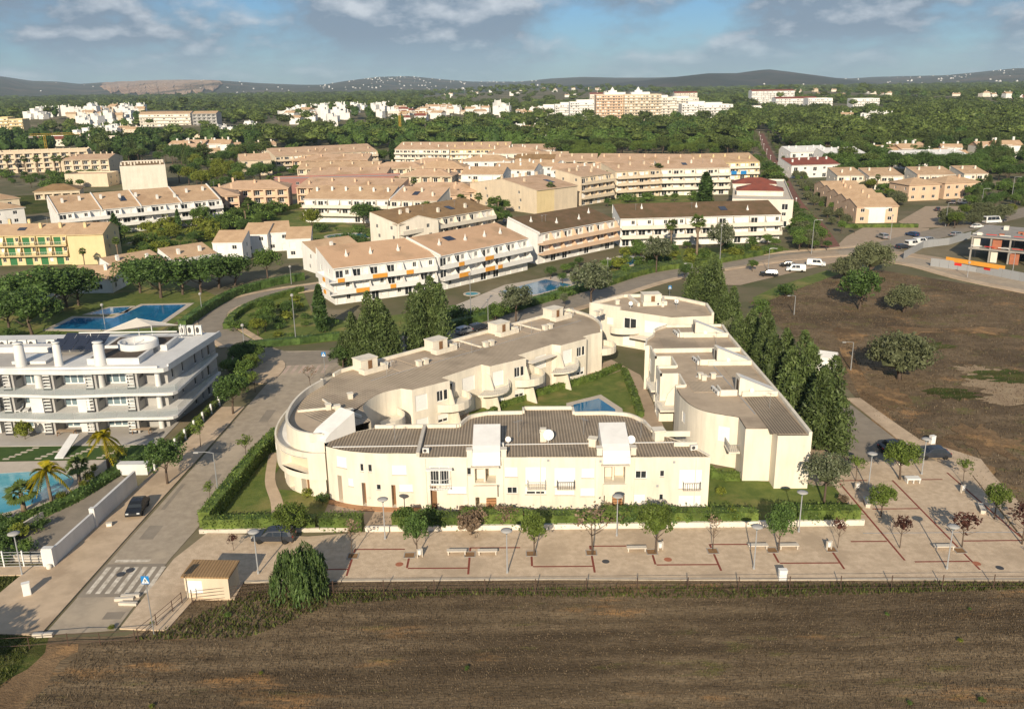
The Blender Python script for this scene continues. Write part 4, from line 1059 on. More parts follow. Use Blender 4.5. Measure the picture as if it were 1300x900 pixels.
# ---------------------------------------------------------------- front wing
def front_wing():
    t = wthing('apartment_block', 'long cream two-storey front wing with ribbed brown roof facing the plaza', 'apartments', 0, 96)
    Yf = 91.5
    curve = smooth_path([(-22.4, 95.6), (-20, 94.3), (-17.3, 93.55), (-14, 93.15), (-10.9, 93.1)], 5)
    front = [(-10.9, 92.05), (22.5, 90.9)]
    rear = smooth_path([(16.6, 101.6), (14.9, 104.0), (12, 104.8)], 5) + [(8, 104.8), (8, 106.8), (1.25, 106.95), (1.25, 105.4)] + smooth_path([(-3.3, 105.3), (-5.6, 104.0), (-6.8, 101.2)], 5) + [(-7.1, 101.1), (-17.3, 101.2)]
    wb = MB()
    # curved bay openings: (u0, v0, u1, v1, kind)
    cum = path_len(curve)
    def s_on_curve(x):
        for i in range(len(curve) - 1):
            if curve[i][0] <= x <= curve[i + 1][0]: return cum[i] + (cum[i + 1] - cum[i]) * (x - curve[i][0]) / (curve[i + 1][0] - curve[i][0])
        return 0.0
    hc = []
    for u0, v0, u1, v1, k in ((424, 584, 439, 598, 'shutter'), (456.5, 589, 461.5, 599, 'pane'), (467, 589, 472.5, 599, 'pane'), (497.5, 589, 516.5, 601, 'shutter'), (440, 610, 448, 620, 'shutter'),
                           (425.5, 609, 433.5, 635, 'door'), (458.5, 613.5, 465.5, 640, 'door'), (478, 614, 484, 621, 'pane'), (497, 614, 504, 642, 'door'), (507, 613, 524.5, 622.5, 'shutter')):
        x0, z1 = on_y(u0, v0, 93.5); x1, z0 = on_y(u1, v1, 93.5)
        if k == 'door': z0 = .12
        hc.append((s_on_curve(x0), s_on_curve(x1), z0, z1, k))
    wall(wb, curve, 0, 7.05, [h[:4] + (.8 if h[4] == 'door' else .1,) for h in hc])
    for h in hc: fit_opening(t, curve, h[:4], h[4], .75 if h[4] == 'door' else .06, ORG[t], sill=h[4] != 'door')
    wall(wb, [curve[-1], front[0]], 0, 7.05)
    hf = []; extras = []
    def fr(u0, v0, u1, v1):
        x0, z1 = on_y(u0, v0, Yf); x1, z0 = on_y(u1, v1, Yf); return x0, x1, z0, z1
    L0 = -10.9
    for u0, v0, u1, v1, k in ((544, 594, 571, 618, 'window'), (545.5, 619, 555, 646, 'door'), (567.5, 619.5, 591.5, 628.5, 'shutter'), (592.5, 595, 598, 604.5, 'pane'),
                           (641, 594, 657, 606, 'shutter'), (667, 593.5, 693, 615, 'shutter'), (704, 594, 730, 617, 'shutter'), (738.5, 594, 754, 606, 'shutter'), (643.5, 619, 657, 627, 'window'), (667, 619, 693, 627.5, 'half_shutter'), (737, 619, 755, 629, 'shutter'), (704.5, 619, 729, 628, 'shutter'),
                           (806, 596, 820.5, 605.5, 'window'), (837.5, 595, 842.5, 603, 'pane'), (836.5, 625, 841, 632.5, 'pane'), (862, 594, 889, 617.5, 'shutter'), (804, 626, 818, 637, 'shutter'), (861, 626.5, 888, 639.5, 'shutter')):
        x0, x1, z0, z1 = fr(u0, v0, u1, v1)
        if k == 'door': z0 = .12
        hf.append((x0 - L0, x1 - L0, max(.12, z0), z1, k))
    towers = []
    for u0, u1 in ((602.5, 629.5), (767, 793.5)):
        x0, _ = on_y(u0, 600, Yf); x1, _ = on_y(u1, 600, Yf); towers.append((x0, x1))
        hf.append((x0 - L0, x1 - L0, 3.75, 6.05, 'recess')); hf.append((x0 - L0, x1 - L0, .12, 2.35, 'recess'))
    wall(wb, front, 0, 7.05, [h[:4] + (2.2 if h[4] == 'recess' else .75 if h[4] == 'door' else .1,) for h in hf])
    for h in hf:
        if h[4] == 'recess': fit_opening(t, front, h[:4], 'recess', 2.2, ORG[t], M['cream'])
        else: fit_opening(t, front, h[:4], h[4], .7 if h[4] == 'door' else .06, ORG[t], sill=h[4] != 'door')
    for x0, x1 in towers:
        w = x1 - x0
        # upper landing: half-height inner wall and a side door; lower: steps
        b = MB(); y = Yf + .55; b.box(x0 + w * .42, y, 3.8, x0 + w * .5, y + 1.5, 6.0); b.box(x0 + .05, y + .9, 3.8, x0 + w * .42, y + 1.0, 5.0); wpart(b, 'landing_wall', M['cream'], t)
        b = MB()
        for k in range(5): b.box(x0 + w * .5, Yf + .3 + k * .3, .13, x1 - .08, Yf + .6 + k * .3, .3 + k * .2)
        wpart(b, 'stair', M['terra'], t)
        # band between the two openings, slightly proud, and a slab over the top one
        b = MB(); b.box(x0 - .15, Yf - .5, 2.36, x1 + .15, Yf - .15, 3.74); wpart(b, 'balcony', M['cream'], t)
        b = MB(); b.box(x0 - .4, Yf - .7, 6.06, x1 + .4, Yf - .2, 6.22); wpart(b, 'lintel', M['stone'], t)
    wall(wb, [(22.5, 90.9), (20.3, 95.2), (17.2, 98.6), rear[0]], 0, 7.1)
    wall(wb, rear, 0, 7.05); wall(wb, [rear[-1], (-22.4, 98.6), (-22.4, 95.6)], 0, 7.05)
    wall_o = wpart(wb, 'wall', M['cream'], t)
    poly = curve + front + [(20.3, 95.2), (17.2, 98.6)] + rear + [(-22.4, 98.6)]
    # roof: two shallow falls either side of a white ridge strip at y = 95.3
    rb = MB()
    def zz(y): return 7.02 + (.22 - abs(y - 95.3) * .02)
    rp = offset(poly, .12)
    rb.poly([(x, y, 7.06) for x, y in rp]); roof = wpart(rb, 'roof', M['sheet_x'], t)
    pb = MB(); parapet(pb, [(17.2, 98.6)] + rear, .28, 7.051, 7.5); wpart(pb, 'parapet', M['cream'], t); pb = MB(); parapet(pb, [(22.5, 90.9), (20.3, 95.2)], .2, 7.11, 7.3); wpart(pb, 'parapet', M['cream'], t)
    for x0, x1 in ((-21.5, -11.4), (-10.6, -4.7), (-1.4, 10.0), (13.4, 20.0)):
        b = MB(); b.box(x0, 95.2, 7.065, x1, 95.33, 7.13); wpart(b, 'ridge_strip', M['frame'], t, parent=roof)
    b = MB(); b.box(-11.25, 92.2, 7.065, -10.85, 101, 7.55); wpart(b, 'roof_upstand', M['stone'], t, parent=roof)
    # white sloping stair canopies
    for x0, x1 in towers:
        b = MB(); xa, xb = x0 - .2, x1 + .55
        prof = [(91.0, 6.3), (91.15, 6.9), (91.6, 7.7), (92.6, 8.15), (96.6, 9.2), (96.6, 7.07), (92.3, 7.07)]
        b.prism_yz(xa, xb, prof); c = wpart(b, 'stair_canopy', M['white'], t)
        b = MB(); b.prism_yz(xb + .01, xb + .03, [(95.4, 7.08), (96.4, 7.08), (96.4, 8.9), (95.4, 8.65)]); wpart(b, 'door', M['dark'], t, parent=c)
        for dx in (-.55, x1 - x0 + .95):
            b = MB(); b.box(x0 + dx - .3, 91.7, 7.07, x0 + dx + .3, 92.5, 7.9); b.box(x0 + dx - .36, 91.64, 7.901, x0 + dx + .36, 92.56, 8.0); wpart(b, 'pier', M['cream'], t, parent=roof)
    for x, y, me, nm, s in ((4.2, 95.6, DISH, 'satellite_dish', 1.05), (13.9, 94.4, DISH, 'satellite_dish', .8), (3.6, 96.3, CH['cream'], 'chimney', 1.0), (-.6, 95.0, DISH_S, 'satellite_dish', .8), (-1.5, 94.3, AC, 'air_conditioner', 1), (-10.2, 93.2, AC, 'air_conditioner', .9), (9.4, 94.6, VENT, 'roof_vent', 1.2), (17.4, 96.2, VENT, 'roof_vent', 1.6), (21.0, 92.9, AC, 'air_conditioner', 1.0)):
        rooftop(me, nm, t, roof, x, y, 7.07, random.uniform(-.3, .3), s)
    b = MB(); b.box(17.3, 97.0, 7.07, 21.4, 97.2, 7.75); b.box(18.9, 94.0, 7.07, 21.6, 94.2, 7.6); wpart(b, 'roof_upstand', M['cream'], t, parent=roof)
    # window cage and small iron balconies
    def cage(u0, v0, u1, v1, bow=.55):
        x0, x1, z0, z1 = fr(u0, v0, u1, v1); b = MB(); n = 9; yb = Yf - .02
        for k in range(n):
            f = k / (n - 1); x = x0 + (x1 - x0) * f; d = bow * math.sin(math.pi * f) ** .5 + .15
            b.tube([(x, yb - d, z0), (x, yb - d, z1)], .025, 5)
        for z in (z0, (z0 + z1) / 2, z1): b.tube([(x0 + (x1 - x0) * k / (n - 1), yb - (bow * math.sin(math.pi * k / (n - 1)) ** .5 + .15), z) for k in range(n)], .03, 5)
        b.box(x0 - .05, yb - .2, z0 - .12, x1 + .05, yb - .02 + .0, z0 - .02)
        return wpart(b, 'window_cage', M['frame'], t)
    cage(543.5, 594, 571.5, 619)
    b = MB(); x0, x1, z0, z1 = fr(543, 590, 572, 594); b.box(x0 - .2, Yf - .75, z0, x1 + .2, Yf - .1, z0 + .1); wpart(b, 'window_hood', M['frame'], t)
    for u0, u1, mt in ((669.5, 692, 'rail'), (707, 729, 'dgrey'), (866, 887, 'dgrey')):
        x0, x1, z0, z1 = fr(u0, 609, u1, 617.5); y = Yf + (.25 if x0 < 0 else 0 if x0 < 10 else -.3)
        b = MB(); b.box(x0, y - .75, z0 - .12, x1, y - .1, z0); wpart(b, 'balcony_slab', M['stone'], t)
        b = MB(); rail_mb(b, [(x0, y - .1), (x0, y - .72), (x1, y - .72), (x1, y - .1)], z0, .9, .25); wpart(b, 'balcony_railing', M[mt], t)
    for x in (-10.2, -5.4, -1.2, 3.1, 9.4, 13.9, 20.9):
        yf = 92.05 - (x + 10.9) * 1.15 / 33.4; b = MB(); b.tube([(x, yf - .06, .12), (x, yf - .06, 6.9)], .045, 6); wpart(b, 'downpipe', M['offwhite'], t)
    for x, z in ((-8.6, 3.2), (-1.8, 3.3), (4.0, 6.5), (10.0, 6.4), (16.6, 3.3), (18.4, 6.3)):
        yf = 92.05 - (x + 10.9) * 1.15 / 33.4; b = MB(); b.box(x - .14, yf - .05, z, x + .14, yf - .002, z + .28); wpart(b, 'wall_vent', M['grey'], t)
    # plinth terrace and front planters
    b = MB(); b.prism(curve + [(-10.9, 92.05), (22.5, 90.9), (22.5, 89.9), (-10.9, 90.9), (-13, 92.0), (-18, 92.4), (-22.4, 94.4)], 0.02, .115); wpart(b, 'terrace', M['terra'], t)
    return t
front_wing()


# ---------------------------------------------------------------- west wing with the round end
def west_wing():
    t = wthing('apartment_block', 'cream wing with rounded drum end running back beside the side street', 'apartments', -12, 122)
    D = smooth_path([(-28, 120), (-30.1, 114.5), (-30.9, 109), (-30.6, 103.6), (-29.4, 99.8), (-27.4, 97.2), (-24.8, 95.85), (-22.6, 95.7)], 5)
    inner = smooth_path([(-18.2, 103.5), (-20.0, 108.2), (-19.7, 111.3), (-18.2, 114.2), (-15.8, 115.9)], 5)
    jog = [(-14.2, 115.2), (-9.1, 119.1), (-10.4, 120.4), (-4.7, 126.4), (-3.4, 125.4), (2.2, 129.4), (.9, 130.9), (6.6, 136.6), (8.0, 135.9), (12.6, 139.8), (12.0, 141.0), (13.6, 142.4)]
    end = smooth_path([(15.6, 143.6), (15.9, 147), (15.4, 151), (13.8, 154.8), (10.8, 158.7)], 5)
    outer = [(10.8, 158.7), (-25.9, 123.5), (-28, 120)]
    wb = MB(); H_ = 7.05
    wall(wb, inner + [jog[0]], 0, H_)
    cumj = path_len(jog)
    ho = []
    for i in range(0, len(jog) - 1):
        L = cumj[i + 1] - cumj[i]; s = cumj[i]
        if L < 3: continue
        block_out = i in (0, 4, 8)      # proud blocks: shutters; the rest are recessed loggias
        if block_out:
            ho += [(s + .5, s + 2.5, 3.6, 6.0, 'shutter'), (s + L - 2.3, s + L - 1.2, 4.2, 5.9, 'window'), (s + L - 1.1, s + L - .4, 4.2, 5.9, 'pane'), (s + .5, s + 2.5, .3, 2.4, 'shutter'), (s + L - 2.3, s + L - .5, .9, 2.2, 'half_shutter')]
        else:
            ho += [(s + .5, s + 2.3, 3.5, 5.8, 'patio_door'), (s + L * .5, s + L * .5 + 2.6, 3.5, 5.8, 'shutter'), (s + .5, s + 2.5, .2, 2.3, 'patio_door'), (s + L * .55, s + L * .55 + 2.2, .2, 2.3, 'shutter')]
    wall(wb, jog, 0, H_, [h[:4] + (.14,) for h in ho])
    for h in ho: fit_opening(t, jog, h[:4], h[4], .1, ORG[t])
    wall(wb, [jog[-1]] + end, 0, H_)
    hx = []
    for k in range(9):
        s = 3 + k * 5.2; hx += [(s, s + 1.3, 4, 5.4, 'window'), (s + 1.6, s + 3, 1, 2.3, 'window')]
    wall(wb, outer, 0, H_, [h[:4] + (.14,) for h in hx])
    for h in hx: fit_opening(t, outer, h[:4], h[4], .1, ORG[t])
    # drum: overhanging upper storey, recessed ground floor with doors, open loggia
    cum = path_len(D); L = cum[-1]
    lg = (L - 7.2, L - 2.2, 3.35, 5.45)
    wall(wb, D, 2.6, 6.1, [(lg[0], lg[1], lg[2], lg[3], 1.3), (L - 10.6, L - 9.2, 4.1, 5.4, .1), (L - 17, L - 15.2, 4.1, 5.4, .1)])
    fit_opening(t, D, lg, 'recess', 1.25, ORG[t], M['sand'])
    fit_opening(t, D, (L - 10.6, L - 9.2, 4.1, 5.4), 'shutter', .06, ORG[t]); fit_opening(t, D, (L - 17, L - 15.2, 4.1, 5.4), 'shutter', .06, ORG[t])
    low = offset(D + [(-22.6, 100), (-22, 118)], .75)[:len(D)]; cl = path_len(low); LL = cl[-1]
    hd = [(LL - 9.6, LL - 8.3, .1, 2.3), (LL - 6.6, LL - 5.2, .1, 2.3), (LL - 3.8, LL - 2.6, .1, 2.3)]
    wall(wb, low, 0, 2.6, [h + (.9,) for h in hd])
    for h in hd: fit_opening(t, low, h, 'recess', .85, ORG[t], M['sand']); fit_opening(t, low, (h[0] + .2, h[1] - .2, h[2], 2.1), 'door', .8, ORG[t])
    for i in range(len(D) - 1): wb.quad((*D[i], 2.6), (*low[i], 2.6), (*low[i + 1], 2.6), (*D[i + 1], 2.6))
    up = offset(D + [(-22.6, 100), (-22, 118)], 1.5)[:len(D)]
    wall(wb, up, 5.3, 8.0); wall(wb, [D[-1], (-22.6, 99.6), (-18.2, 103.5)], 0, 6.1)
    wpart(wb, 'wall', M['cream'], t)
    b = MB()
    for i in range(len(D) - 1): b.quad((*D[i], 5.35), (*D[i + 1], 5.35), (*up[i + 1], 5.35), (*up[i], 5.35))
    wpart(b, 'roof_terrace', M['white'], t)
    pb = MB()
    for i in range(len(D) - 1):
        a0, a1 = offset(D + [(-22.6, 100), (-22, 118)], .22)[i:i + 2] if i + 1 < len(D) else (D[i], D[i + 1])
        pb.quad((*D[i], 6.1), (*D[i + 1], 6.1), (*a1, 6.1), (*a0, 6.1)); pb.quad((*a0, 6.1), (*a1, 6.1), (*a1, 5.35), (*a0, 5.35))
    upi = offset(up + [(-22.6, 101), (-22, 117)], .3)[:len(up)]
    for i in range(len(up) - 1): pb.quad((*up[i], 8.0), (*up[i + 1], 8.0), (*upi[i + 1], 8.0), (*upi[i], 8.0)); pb.quad((*upi[i], 8.0), (*upi[i + 1], 8.0), (*upi[i + 1], 7.0), (*upi[i], 7.0))
    op = [end[-1], (-25.9, 123.5), (-26.6, 121.6)]
    parapet(pb, op, .35, 7.051, 7.55); parapet(pb, end, .35, 7.051, 7.5)
    wpart(pb, 'parapet', M['cream'], t)
    rb = MB(); poly = inner + jog + end + outer[1:2] + [(-26.4, 121.4)] + upi + [(-22.4, 99.8)]
    rb.poly([(x, y, 7.06) for x, y in poly]); roof = wpart(rb, 'roof', M['sheet_d'], t)
    # stair heads along the street edge, kerbs, vents, dishes
    e = Vector((36.7, 35.2)).normalized(); nrm = Vector((-e.y, e.x)); o0 = Vector((-25.9, 123.5)); ang = math.atan2(e.y, e.x)
    for k, s in enumerate((2.2, 16.0, 30.0, 43.6)):
        p = o0 + e * s - nrm * 2.5
        stairhead(t, roof, p.x, p.y, ang, z=7.06, w=3.0)
        for q, (ds, dn) in enumerate(((4.4, 2.6), (4.9, 3.4))): pp = o0 + e * (s + ds) - nrm * dn; rooftop(DISH_S if q else AC, 'satellite_dish' if q else 'air_conditioner', t, roof, pp.x, pp.y, 7.07, ang + q, .95)
        for ds in (8.0, 9.3):
            pp = o0 + e * (s + ds) - nrm * 6.2; rooftop(VENT, 'roof_vent', t, roof, pp.x, pp.y, 7.07, ang)
        pp, qq = o0 + e * (s + 7.2) - nrm * .4, o0 + e * (s + 7.2) - nrm * 6.0
        if k in (1, 2): b = MB(); b.obox(tuple(pp), tuple(qq), .12, 7.065, 7.3); wpart(b, 'roof_upstand', M['cream'], t, parent=roof)
    # ribbed roof fields between the stair heads
    for s0, s1 in ((6.6, 9.4), (9.8, 15.0), (20.4, 23.0), (23.4, 29.0), (34.4, 37.0), (37.4, 42.6)):
        q = [o0 + e * s0 - nrm * .5, o0 + e * s0 - nrm * 6.3, o0 + e * s1 - nrm * 6.3, o0 + e * s1 - nrm * .5]; b = MB(); b.prism([tuple(v_) for v_ in q], 7.062, 7.1); wpart(b, 'roof_field', M['sheet_y'], t, parent=roof)
    # seams between roof fields
    b = MB(); a_, c_ = o0 + e * 1 - nrm * 6.6, o0 + e * 47 - nrm * 6.6; b.obox(tuple(a_), tuple(c_), .05, 7.065, 7.1); wpart(b, 'roof_seam', M['grey'], t, parent=roof)
    b = MB(); b.obox((-28.4, 107.0), (-23.8, 108.2), .1, 7.065, 7.35); b.obox((-23.8, 108.2), (-19.6, 104.6), .12, 7.065, 7.45); b.obox((-26, 111.5), (-23.8, 108.2), .1, 7.065, 7.3); wpart(b, 'roof_upstand', M['cream'], t, parent=roof)
    b = MB(); a0 = [(-28.9, 108), (-24, 102.5), (-22.8, 100.2), (-25.2, 98.6), (-28, 102), (-29.2, 105.5)]; b.poly([(x, y, 7.09) for x, y in a0] if area(a0) > 0 else [(x, y, 7.09) for x, y in a0[::-1]]); wpart(b, 'roof_field', M['sheet_y'], t, parent=roof)
    for x, y in ((-24.5, 107.9), (-23.2, 107.4), (-22.3, 112), (-21.2, 105.8)): rooftop(VENT, 'roof_vent', t, roof, x, y, 7.1, .4, .9)
    # big white wedge-shaped stair canopy by the front wing, turned to the corner
    s = MB(); prof = [(0, 7.07), (0, 7.5), (.8, 8.1), (4.6, 9.7), (4.6, 7.07)]; s.prism_yz(-1.35, 1.35, prof); a = -.72
    s.v = [(-23.6 + x * math.cos(a) - y * math.sin(a), 97.4 + x * math.sin(a) + y * math.cos(a), z) for x, y, z in s.v]
    wpart(s, 'stair_canopy', M['white'], t)
    # curved courtyard balconies


    def cbal(cx, cy, r, a0, a1, z, solid=True):
        arc = [(cx + r * math.cos(a0 + (a1 - a0) * k / 10), cy + r * math.sin(a0 + (a1 - a0) * k / 10)) for k in range(11)]
        b = MB(); b.prism(arc + [(cx, cy)], z - .2, z)
        if solid: parapet(b, arc, .14, z, z + .95)
        wpart(b, 'balcony', M['cream'], t)
        if not solid: b = MB(); rail_mb(b, arc, z, .95, .3); wpart(b, 'balcony_railing', M['rail'], t)
    for (cx, cy, sol) in ((-9.6, 119.8, True), (-4.0, 126.0, False), (1.6, 130.2, True), (7.4, 136.2, False)): cbal(cx, cy, 3.6, -1.9, .95, 3.35, sol)
    cbal(15.3, 145.4, 3.0, -1.5, 1.4, 3.35, True); cbal(-18.6, 112.6, 3.6, -1.2, .9, 3.35, True)
    for (x, y) in ((-9.7, 119.7), (-4.1, 125.9), (1.5, 130.1), (7.3, 136.1)):
        b = MB(); q = (x + 2.3, y - 2.3)
        n_ = Vector((1, -1)).normalized(); pr = [(0, 0), (3.3, 0), (2.5, 2.4), (1.9, 3.2), (1.0, 5.6), (0, 5.9)]
        m0 = len(b.v); b.prism_yz(-.1, .1, pr); ang2 = math.atan2(n_.y, n_.x) - math.pi / 2
        b.v = [(x + X * math.cos(ang2) - Y * math.sin(ang2), y + X * math.sin(ang2) + Y * math.cos(ang2), Z) for X, Y, Z in b.v]; wpart(b, 'fin_wall', M['cream'], t)
    b = MB(); c0 = (4.6, 133.4); b.prism([(2.2, 131.6), (6.4, 135.8), (7.3, 134.9), (3.2, 130.7)], 5.6, 5.7); wpart(b, 'awning', M['offwhite'], t)
    return t
west_wing()


# ---------------------------------------------------------------- east wing
def east_wing():
    t = wthing('apartment_block', 'cream wing with stepped brown roofs and sloping stair heads beside the she-oaks', 'apartments', 29, 122)
    south = [(28.7, 99.2), (32.0, 99.1), (32.0, 96.9), (36.1, 96.8)]
    east = [(36.1, 96.8), (36.4, 108), (36.5, 125), (36.6, 140), (37.0, 146.1)]
    north = [(37.0, 146.1), (27, 146.2)]
    west = smooth_path([(27, 146.2), (24.6, 143.6), (23.8, 140.4)], 4) + [(22.2, 137.6), (21.5, 133.8), (22.2, 133.8), (22.2, 128), (24.6, 128), (24.6, 123.5), (21.6, 123.5), (21.6, 119.6), (24.2, 119.6), (24.2, 114.8), (22.9, 114.8)]
    curve = smooth_path([(22.9, 111.4), (23.6, 107.7), (25.2, 105.1), (28.8, 103.0)], 6)
    wb = MB(); H_ = 7.05
    wall(wb, south, 0, H_)
    he = [(s, s + .9, z, z + 1.2, 'window') for s in (4, 9, 14, 20, 26, 32, 38, 44) for z in (1.0, 4.2)]
    wall(wb, east, 0, H_, [h[:4] + (.12,) for h in he]); [fit_opening(t, east, h[:4], h[4], .08, ORG[t]) for h in he]
    wall(wb, north, 0, H_)
    cw = path_len(west); hw = []
    for i in range(len(west) - 1):
        if cw[i + 1] - cw[i] > 3.2: s = cw[i]; hw += [(s + .7, s + 2.6, 3.5, 5.7, 'shutter'), (s + .7, s + 2.6, .3, 2.4, 'shutter')]
    wall(wb, west, 0, H_, [h[:4] + (.12,) for h in hw]); [fit_opening(t, west, h[:4], h[4], .08, ORG[t]) for h in hw]
    wall(wb, [west[-1], curve[0]], 0, H_)
    cc = path_len(curve); hc = [(cc[-1] - 2.5, cc[-1] - 1.0, 3.4, 5.5, 'shutter'), (1.2, 2.4, 3.8, 5.3, 'shutter')]
    wall(wb, curve, 0, H_, [h[:4] + (.1,) for h in hc]); [fit_opening(t, curve, h[:4], h[4], .06, ORG[t]) for h in hc]
    wall(wb, [curve[-1], (28.75, 101.6), (28.7, 99.2)], 0, H_)
    wpart(wb, 'wall', M['cream'], t)
    poly = south + east[1:] + north[1:] + west[1:] + curve + [(28.75, 101.6)]
    rb = MB(); rb.poly([(x, y, 7.06) for x, y in offset(poly, .1)]); roof = wpart(rb, 'roof', M['sheet_y'], t)
    pb = MB(); parapet(pb, east, .4, 7.051, 7.5); parapet(pb, north, .3, 7.051, 7.5); parapet(pb, west[:6], .3, 7.051, 7.5); parapet(pb, west[6:], .25, 7.051, 7.45)
    wpart(pb, 'parapet', M['cream'], t)
    # cross walls between roof fields, each a little step
    for y, x0, x1 in ((110.6, 31.2, 36.0), (124.2, 29.6, 36.1), (131.0, 22.4, 36.2), (139.4, 28.8, 36.3)):
        b = MB(); b.box(x0, y, 7.065, x1, y + .3, 7.75); wpart(b, 'roof_upstand', M['cream'], t, parent=roof)
    # sloping stair heads: triangular cream side, white sloping top
    for y, xl, xr in ((111.2, 30.9, 36.0), (124.8, 31.0, 36.1), (139.9, 30.8, 36.0)):
        b = MB(); n = len(b.v); pr = [(xl, 7.065), (xr, 7.065), (xr, 7.5), (xl + .3, 9.5), (xl, 9.5)]
        b.v += [(x, y, z) for x, z in pr] + [(x, y + 2.2, z) for x, z in pr]
        for i in range(5): j = (i + 1) % 5; b.f.append((i, j, 5 + j, 5 + i)); b.m.append(1 if i == 2 else 0)
        b.f.append((0, 1, 2, 3, 4)); b.m.append(0); b.f.append((9, 8, 7, 6, 5)); b.m.append(0)
        s = wpart(b, 'stair_head', [M['cream'], M['white']], t, parent=roof)
        d = MB(); d.box(xl - .03, y + .5, 7.08, xl - .005, y + 1.4, 9.0); wpart(d, 'door', M['dark'], t, parent=s)
        b = MB(); b.box(xl - 2.4, y - .3, 7.065, xl - .3, y - .05, 7.9); b.box(xl - 2.6, y - .3, 7.065, xl - 2.4, y + 2.0, 7.9); wpart(b, 'roof_upstand', M['cream'], t, parent=roof)
        for k in range(3): rooftop(AC, 'air_conditioner', t, roof, xl - 2.9 - .1 * k, y + .2 + k * .85, 7.07, -1.4, .95)
        rooftop(DISH_S, 'satellite_dish', t, roof, xl + 1.6, y - .5, 7.07, .3, .8)
    for x, y in ((27.2, 118.5), (29.0, 118.4), (27.5, 117.6)): rooftop(VENT, 'roof_vent', t, roof, x, y, 7.07, 0, .9)
    b = MB(); b.box(26.6, 118.9, 7.065, 30.6, 119.05, 7.25); b.obox((30.2, 127.4), (31.2, 104.0), .06, 7.065, 7.12); wpart(b, 'roof_seam', M['grey'], t, parent=roof)
    for x0, y0, x1, y1, m_ in ((31.4, 97.4, 35.6, 110.2, 'sheet_x'), (31.6, 111.0, 35.7, 123.8, 'sheet_d'), (24.6, 131.6, 30.4, 139.0, 'sheet_d'), (25.0, 112.5, 30.0, 117.2, 'sheet_d'), (32.0, 127.6, 35.8, 130.6, 'sheet_x'), (28.0, 142.4, 35.9, 145.6, 'sheet_d')):
        b = MB(); b.box(x0, y0, 7.062, x1, y1, 7.1); wpart(b, 'roof_field', M[m_], t, parent=roof)
    # west terraces: fin walls, curved railings
    for y in (128.2, 119.8):
        b = MB(); b.box(21.0, y - 4.4, 3.1, 24.5, y - .2, 3.3); wpart(b, 'balcony', M['cream'], t)
        b = MB(); rail_mb(b, smooth_path([(21.4, y - .3), (20.6, y - 2.2), (21.2, y - 4.4)], 5), 3.3, 1.0, .28); wpart(b, 'balcony_railing', M['rail'], t)
        b = MB(); pr = [(22.0, 3.31), (24.4, 3.31), (24.4, 6.6), (23.4, 6.2), (22.4, 5.0)]; n = len(b.v); b.v += [(x, y - 2.2, z) for x, z in pr] + [(x, y - 2.0, z) for x, z in pr]
        for i in range(5): j = (i + 1) % 5; b.f.append((i, j, 5 + j, 5 + i)); b.m.append(0)
        b.f.append((0, 1, 2, 3, 4)); b.m.append(0); b.f.append((9, 8, 7, 6, 5)); b.m.append(0); wpart(b, 'fin_wall', M['cream'], t)
    b = MB(); b.box(27.2, 100.6, 3.1, 28.6, 103.0, 3.3); wpart(b, 'balcony', M['cream'], t)
    b = MB(); rail_mb(b, [(28.6, 100.7), (27.3, 100.7), (27.3, 103.2)], 3.3, .95, .25); wpart(b, 'balcony_railing', M['metal'], t)
    return t
east_wing()


